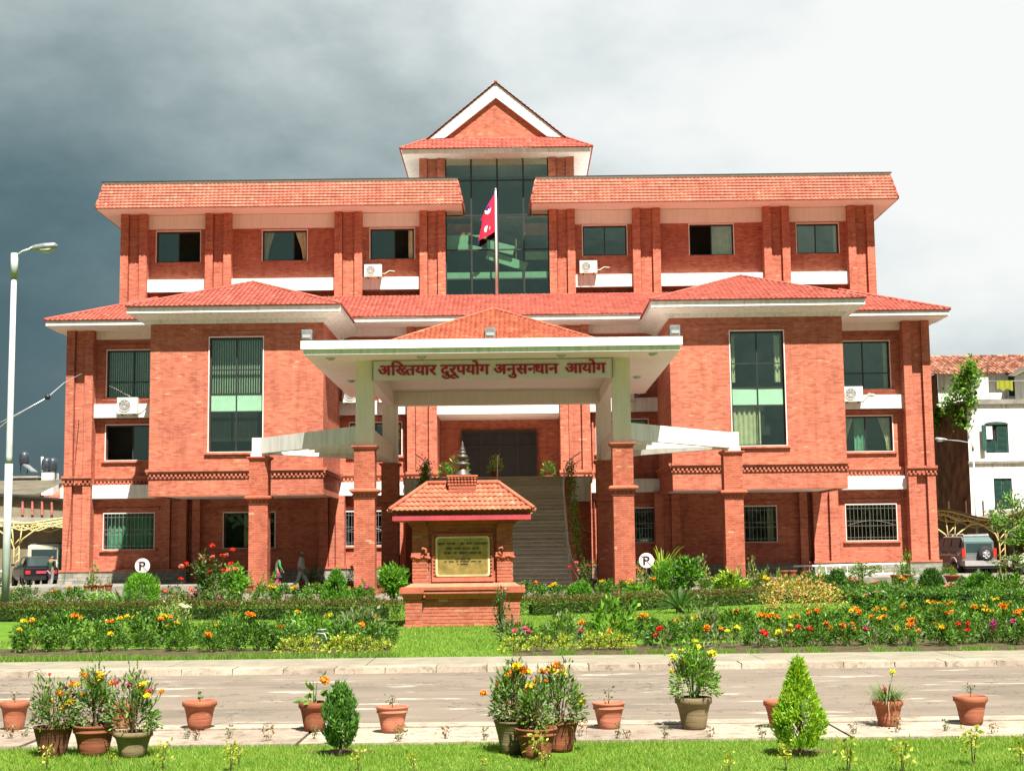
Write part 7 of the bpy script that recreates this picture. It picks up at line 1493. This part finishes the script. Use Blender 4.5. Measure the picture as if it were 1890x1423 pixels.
for s_, lb in ((1, 'flowering creeper with orange blooms along the right side of the stairs'), (-1, 'dark creeper trailing at the top left of the stairs')):
    n = 950; u = rs.rand(n)**1.2; top_ = 69.3; y_ = top_-u*8*(1 if s_ > 0 else .3); z_ = (y_-ys0)/rn*rz+.42+rs.normal(size=n)*.26; x_ = s_*(3.42+.13*rs.normal(size=n)); Pp = np.stack([x_, y_, np.maximum(z_, .2)], 1); V, F = leaves(rs, Pp, norm(rs.normal(size=(n, 3))+np.array([0, -.4, -.2])), .13, .07)
    t = thing('creeper', lb, 'creeper', (s_*3.4, 66, 2)); link('foliage', np_mesh('foliage', V-np.array([s_*3.4, 66, 2]), F, ('leaf_bush', 'leaf_hedge'), (rs.rand(n) < .3).astype(int)), t)
    if s_ > 0:
        for q in range(14): u = rs.rand()**1.2; yy = 69.2-u*7.6; blossom(t, 'fl_orange' if q % 2 else 'fl_coral', (.05+rs.normal()*.1, yy-66, (yy-ys0)/rn*rz+.5-2+rs.normal()*.15), .07, 'blossom')
pgs = 'potted plants along the foot of the building'
def smallpot(px, py, Y, rw, ph, plh, kind, label, mat='terracotta_brown', fl=(), z=0.0):
    x, z_ = P(px, py, Y); t = thing('potted_plant', label, 'potted plant', (x, Y, z), pgs); pot(t, rw/1.03, ph, mat, 'rim')
    if kind == 'none': return t
    if kind == 'palm': obj_of('fronds', tuftmesh(31, 60, .25, plh*.85, plh*1.0, ('leaf_bright', 'leaf_lime'), .035, .55), t, (0, 0, ph*.9)); return t
    mats = {'green': ('leaf_bush', 'leaf_bright'), 'dark': ('leaf_dark', 'leaf_bush'), 'pale': ('leaf_grey', 'leaf_lime'), 'lime': ('leaf_lime', 'leaf_bright')}[kind]
    obj_of('foliage', bush_mesh(801+hash(kind) % 1, 260, .3, .3, .6, .12, .05, mats, 18, .16, .5, 0), t, (0, 0, ph*.88), (plh*.9, plh*.9, plh*1.5), rr.random()*6)
    for c in fl: blossom(t, c, (rr.uniform(-.15, .15), -.1, ph+plh*rr.uniform(.5, 1.0)), .075)
    return t
D1 = 68.0
for a in ((160, 1088, 67.4, .17, .28, .35, 'dark', 'first pot from the left of the row of four below the left end window'), (173, 1088, 67.5, .19, .3, .9, 'pale', 'second pot of the row of four, with a tall pale plant'), (186, 1088, 67.4, .17, .28, .2, 'pale', 'third pot of the row of four below the left end window'), (200, 1088, 67.5, .2, .32, .35, 'pale', 'rightmost pot of the row of four below the left end window'), (288, 1087, 67.5, .19, .3, .45, 'green', 'pot half hidden behind the egg-shaped conifer'), (393, 1087, 66.5, .22, .42, 0, 'none', 'round plantless terracotta pot behind the red rose bush'), (407, 1088, 66.6, .17, .25, 0, 'none', 'dark plantless pot beside the round one behind the red rose bush'),
    (461, 1088, 60.9, .17, .35, .55, 'pale', 'pot with reddish foliage at the left side of the left outer column'), (487, 1089, 60.9, .16, .35, .5, 'pale', 'pot with reddish foliage at the right side of the left outer column'), (505, 1090, 61.0, .22, .3, .5, 'lime', 'pot with bright lime foliage right of the left outer column'), (560, 1086, 65.5, .26, .4, .7, 'dark', 'large dark pot behind the walking man'), (580, 1087, 66.0, .28, .42, .7, 'dark', 'large dark leafy pot right of the walking man'), (594, 1088, 65.5, .24, .4, .4, 'dark', 'third large dark pot right of the walking man'),
    (650, 1089, 61.5, .2, .35, .7, 'green', 'pot with orange flowers left of the left portico column', 'terracotta_brown', ('fl_orange', 'fl_coral')), (669, 1096, 55.3, .15, .25, .4, 'dark', 'small pot directly before the left portico column'), (702, 1092, 58.5, .26, .4, .6, 'green', 'brown pot with orange flowers right of the left portico column', 'terracotta_brown', ('fl_orange', 'fl_yellow')),
    (1157, 1088, 55.3, .15, .2, .3, 'pale', 'small pot with yellow flower directly before the right portico column', 'terracotta', ('fl_yellow', )), (1178, 1082, 60, .17, .3, .7, 'pale', 'pale leafy pot with coral flowers right of the right portico column', 'terracotta', ('fl_coral', 'fl_orange')), (1190, 1082, 60.5, .17, .3, .6, 'pale', 'pale leafy pot below the right no-parking sign', 'terracotta_brown', ('fl_coral', )), (1222, 1080, 60.5, .3, .45, 1.75, 'palm', 'tall potted palm between the right portico column and the outer column'), (1208, 1080, 60, .24, .42, .4, 'dark', 'dark pot at the foot of the tall palm'), (1298, 1080, 62, .22, .33, .9, 'pale', 'pot with a tall pale plant left of the right outer column'),
    (1345, 1084, 60.0, .24, .4, .35, 'pale', 'pot before the left side of the right outer column', 'terracotta_mossy'), (1364, 1082, 60.8, .22, .35, .55, 'pale', 'pot with thin pale plant before the right outer column', 'terracotta_mossy'), (1390, 1083, 61, .3, .35, .8, 'pale', 'wide pot with a leafy pale plant right of the right outer column'), (1407, 1081, 62.5, .2, .4, .3, 'lime', 'first pot of the row of five right of the right outer column'), (1418, 1081, 62.5, .2, .35, .5, 'pale', 'second pot of the row of five right of the right outer column'), (1428, 1081, 62.5, .2, .3, .2, 'pale', 'third pot of the row of five right of the right outer column'), (1438, 1080, 62.5, .2, .32, .4, 'lime', 'fourth pot of the row of five right of the right outer column'), (1446, 1080, 62.7, .18, .28, .1, 'pale', 'last pot of the row of five right of the right outer column'),
    (1448, 1066, 69.2, .22, .36, 0, 'none', 'left of the three plantless pots by the ladder end', 'terracotta_brown', (), .19), (1463, 1066, 69.2, .22, .36, 0, 'none', 'middle of the three plantless pots by the ladder end', 'terracotta_brown', (), .19), (1488, 1064, 69.3, .2, .33, 0, 'none', 'right of the three plantless pots by the ladder end', 'terracotta_dark', (), .19), (1500, 1078, 64, .2, .25, .35, 'dark', 'low brownish potted plant in front of the ladder', 'terracotta_dark'), (1515, 1078, 64, .22, .25, .6, 'lime', 'bright green potted plant in front of the ladder'),
    (1655, 1070, 66, .28, .35, .5, 'pale', 'wide pot with pale plant at the right end of the ladder'), (1675, 1070, 66.3, .28, .35, 1.0, 'green', 'wide pot with tall green plant at the right end of the ladder'), (1758, 1062, 66, .4, .3, .4, 'green', 'wide potted plant beside the off-road car')):
    smallpot(*a)
for px, y_, k_, lb in ((822, 74.4, 'green', 'potted palm-like plant left of the entrance doorway'), (1012, 74.2, 'green', 'potted leafy plant right of the entrance doorway'), (914, 69.5, 'lime', 'round potted plant on the top step in the middle'), (846, 74.5, 'dark', 'dark potted plant inside the left of the entrance')):
    x, _ = P(px, 880, y_); t = thing('potted_plant', lb, 'potted plant', (x, y_, 5.105), pgs); pot(t, .22, .3, 'terracotta_brown'); obj_of('foliage', bush_mesh(811, 260, .3, .3, .6, .16, .05, ('leaf_dark', 'leaf_bright') if k_ != 'lime' else ('leaf_lime', 'leaf_bush'), 18, .16, .5, 0), t, (0, 0, .26), .95 if k_ != 'dark' else 1.4)
# ---- small seedlings and yellow shrublets on the front grass
sl2 = [tuple(sprout_mesh(900+i, .13, 26, m_, .03) for i in range(2)) for m_ in ('leaf_grey', 'leaf_dry', 'leaf_yellow')]
SD = ((45, 1364), (18, 1368), (345, 1367), (362, 1370), (424, 1366), (495, 1371), (580, 1367), (738, 1368), (735, 1372), (823, 1367), (895, 1370), (1070, 1363), (1140, 1367), (1158, 1367), (1228, 1367), (1312, 1364), (1408, 1366), (1448, 1362), (1576, 1358), (1655, 1355), (1745, 1353), (1832, 1357))
for i, (px, py) in enumerate(SD):
    x, y = G(px, py); t = thing('seedling', ORD[sorted(SD).index((px, py))]+' straggly seedling from the left at the far edge of the front grass', 'seedling', (x, y, 0), 'seedlings along the edge of the front grass'); obj_of('foliage', sl2[i % 2][i % 2], t, (0, 0, -.01), rr.uniform(.8, 1.3), rr.random()*6); obj_of('stem', stems_mesh(3, 3, .04, .1, .003), t)
SH = ((85, 1422, 1.1), (300, 1421, 1.4), (425, 1423, 1.3), (440, 1412, .9), (993, 1407, 1.5), (660, 1423, 1.0), (205, 1412, .8), (1005, 1418, .8), (1450, 1421, 1.2), (1565, 1424, 1.5), (1665, 1424, 1.5), (1795, 1413, 1.7), (1884, 1412, 1.3), (760, 1424, .9), (890, 1423, .7), (1345, 1424, .9))
for i, (px, py, s_) in enumerate(SH):
    x, y = G(px, py); t = thing('yellow_shrublet', ORD[sorted(SH).index((px, py, s_))]+' golden-leaved shrublet from the left in the front grass', 'plant', (x, y, 0), 'golden shrublets in the front grass'); obj_of('foliage', sprout_mesh(920+i % 3, .16, 46, 'leaf_yellow', .03), t, (0, 0, 0), s_, rr.random()*6); obj_of('stem', stems_mesh(4, 3, .03, .15, .003), t, (0, 0, 0), s_)
# bent pipe tap in the left bed
t = thing('garden_pipe', 'bent pale garden pipe standing at the front of the left bed', 'pipe', (*G(585, 1205), 0)); x, y = G(583, 1206); k = MB(); k.tube([(x, y, 0), (x, y, .28), (x+.03, y, .33), (x+.14, y, .32), (x+.17, y, .24), (x+.17, y, .2)], .012, 6, 'galv'); k.tube([(x+.02, y, .38), (x+.17, y, .39)], .01, 5, 'galv'); k.build('pipe', parent=t)
# ---- grass
def grass(name, n, xr, yr, hmin, hmax, wd, mats, seed, mask=None):
    rs = np.random.RandomState(seed); x = xr[0]+(xr[1]-xr[0])*rs.rand(n); y = yr[0]+(yr[1]-yr[0])*rs.rand(n)
    d = .5+.5*np.sin(x*2.3+1.3*np.sin(y*1.9))*np.sin(y*3.1+x*.7)
    if mask is not None: m = mask(x, y); x, y, d = x[m], y[m], d[m]; n = len(x)
    hh = (hmin+(hmax-hmin)*rs.rand(n))*(.75+.5*d); a = rs.rand(n)*6.283; lean = rs.normal(size=(n, 2))*.45; V = np.empty((n, 3, 3))
    V[:, 0] = np.stack([x-np.cos(a)*wd, y-np.sin(a)*wd, np.zeros(n)], 1); V[:, 1] = np.stack([x+np.cos(a)*wd, y+np.sin(a)*wd, np.zeros(n)], 1); V[:, 2] = np.stack([x+lean[:, 0]*hh, y+lean[:, 1]*hh, hh], 1)
    F = np.arange(3*n).reshape(n, 3); me = np_mesh(name, V.reshape(-1, 3), F, mats, (rs.rand(n) < (.25+.3*(1-d))).astype(int)); return link(name, me, None, kind='stuff', label='short mown lawn grass')
cs = [G(p, 1388)+(.17,) for p in (628, 1478)]
pots_ = [(*G(px, 1392), .13) for px in (97, 173, 245, 949, 990, 1034)]
def clear(x, y):
    m = np.ones(len(x), bool)
    for cx, cy, r in cs+pots_: m &= (x-cx)**2+(y-cy)**2 > r*r
    return m
for cx, cy, r in cs: k = MB(); n = 14; k.poly([(cx+(r+.06*math.sin(i*2.1))*1.5*math.cos(6.283*i/n), cy+(r+.05*math.cos(i*1.7))*math.sin(6.283*i/n), .006) for i in range(n)], 'soil'); k.build('soil_ring', kind='structure')
g1 = grass('grass', 95000, (-4.6, 6.0), (10.3, 12.68), .012, .04, .0028, ('blade', 'blade_dry'), 1, clear); g1['label'] = 'mown grass in the foreground'
g2 = grass('grass', 120000, (-9, 11), (22.13, 38), .02, .06, .006, ('blade', 'blade_dry'), 2, lambda x, y: ~((x > MX-1.25) & (x < MX+1.25) & (y > 31.95) & (y < 33.3)) & ~((y < 26.3) & (x < -1.3)) & ~((y < 26) & (x > .9))); g2['label'] = 'lawn grass around the monument'
g3 = grass('grass', 40000, (-9, 10.5), (22.13, 23.0), .04, .13, .006, ('blade', 'leaf_bush'), 3, lambda x, y: (x < -1.0) | ((x > .8) & (np.sin(x*5)+np.sin(x*13)-(y-22.1)*1.2 > -.1))); g3['label'] = 'rough grass along the kerb edge of the beds'
g4 = grass('grass', 14000, (-14, 14), (38, 50), .03, .08, .009, ('blade', 'leaf_bush'), 4); g4['label'] = 'grass beyond the hedge'

# unseen tree belt added behind the viewer to darken reflections in the lower windows
rs = np.random.RandomState(77); n = 9000; cx_ = rs.rand(60)*260-130; i = rs.randint(60, size=n); hh_ = 5+5*rs.rand(60); th = rs.normal(size=(n, 3)); th = norm(th); Pp = np.stack([cx_[i]+th[:, 0]*5, -55+th[:, 1]*4, hh_[i]*.6+th[:, 2]*hh_[i]*.42], 1); V, F = leaves(rs, Pp, norm(rs.normal(size=(n, 3))), 2.2, 1.6)
link('added_treeline', np_mesh('added_treeline', V, F, ('tree_dark', )), None, kind='stuff', label='unseen belt of trees added behind the camera to darken lower window reflections')
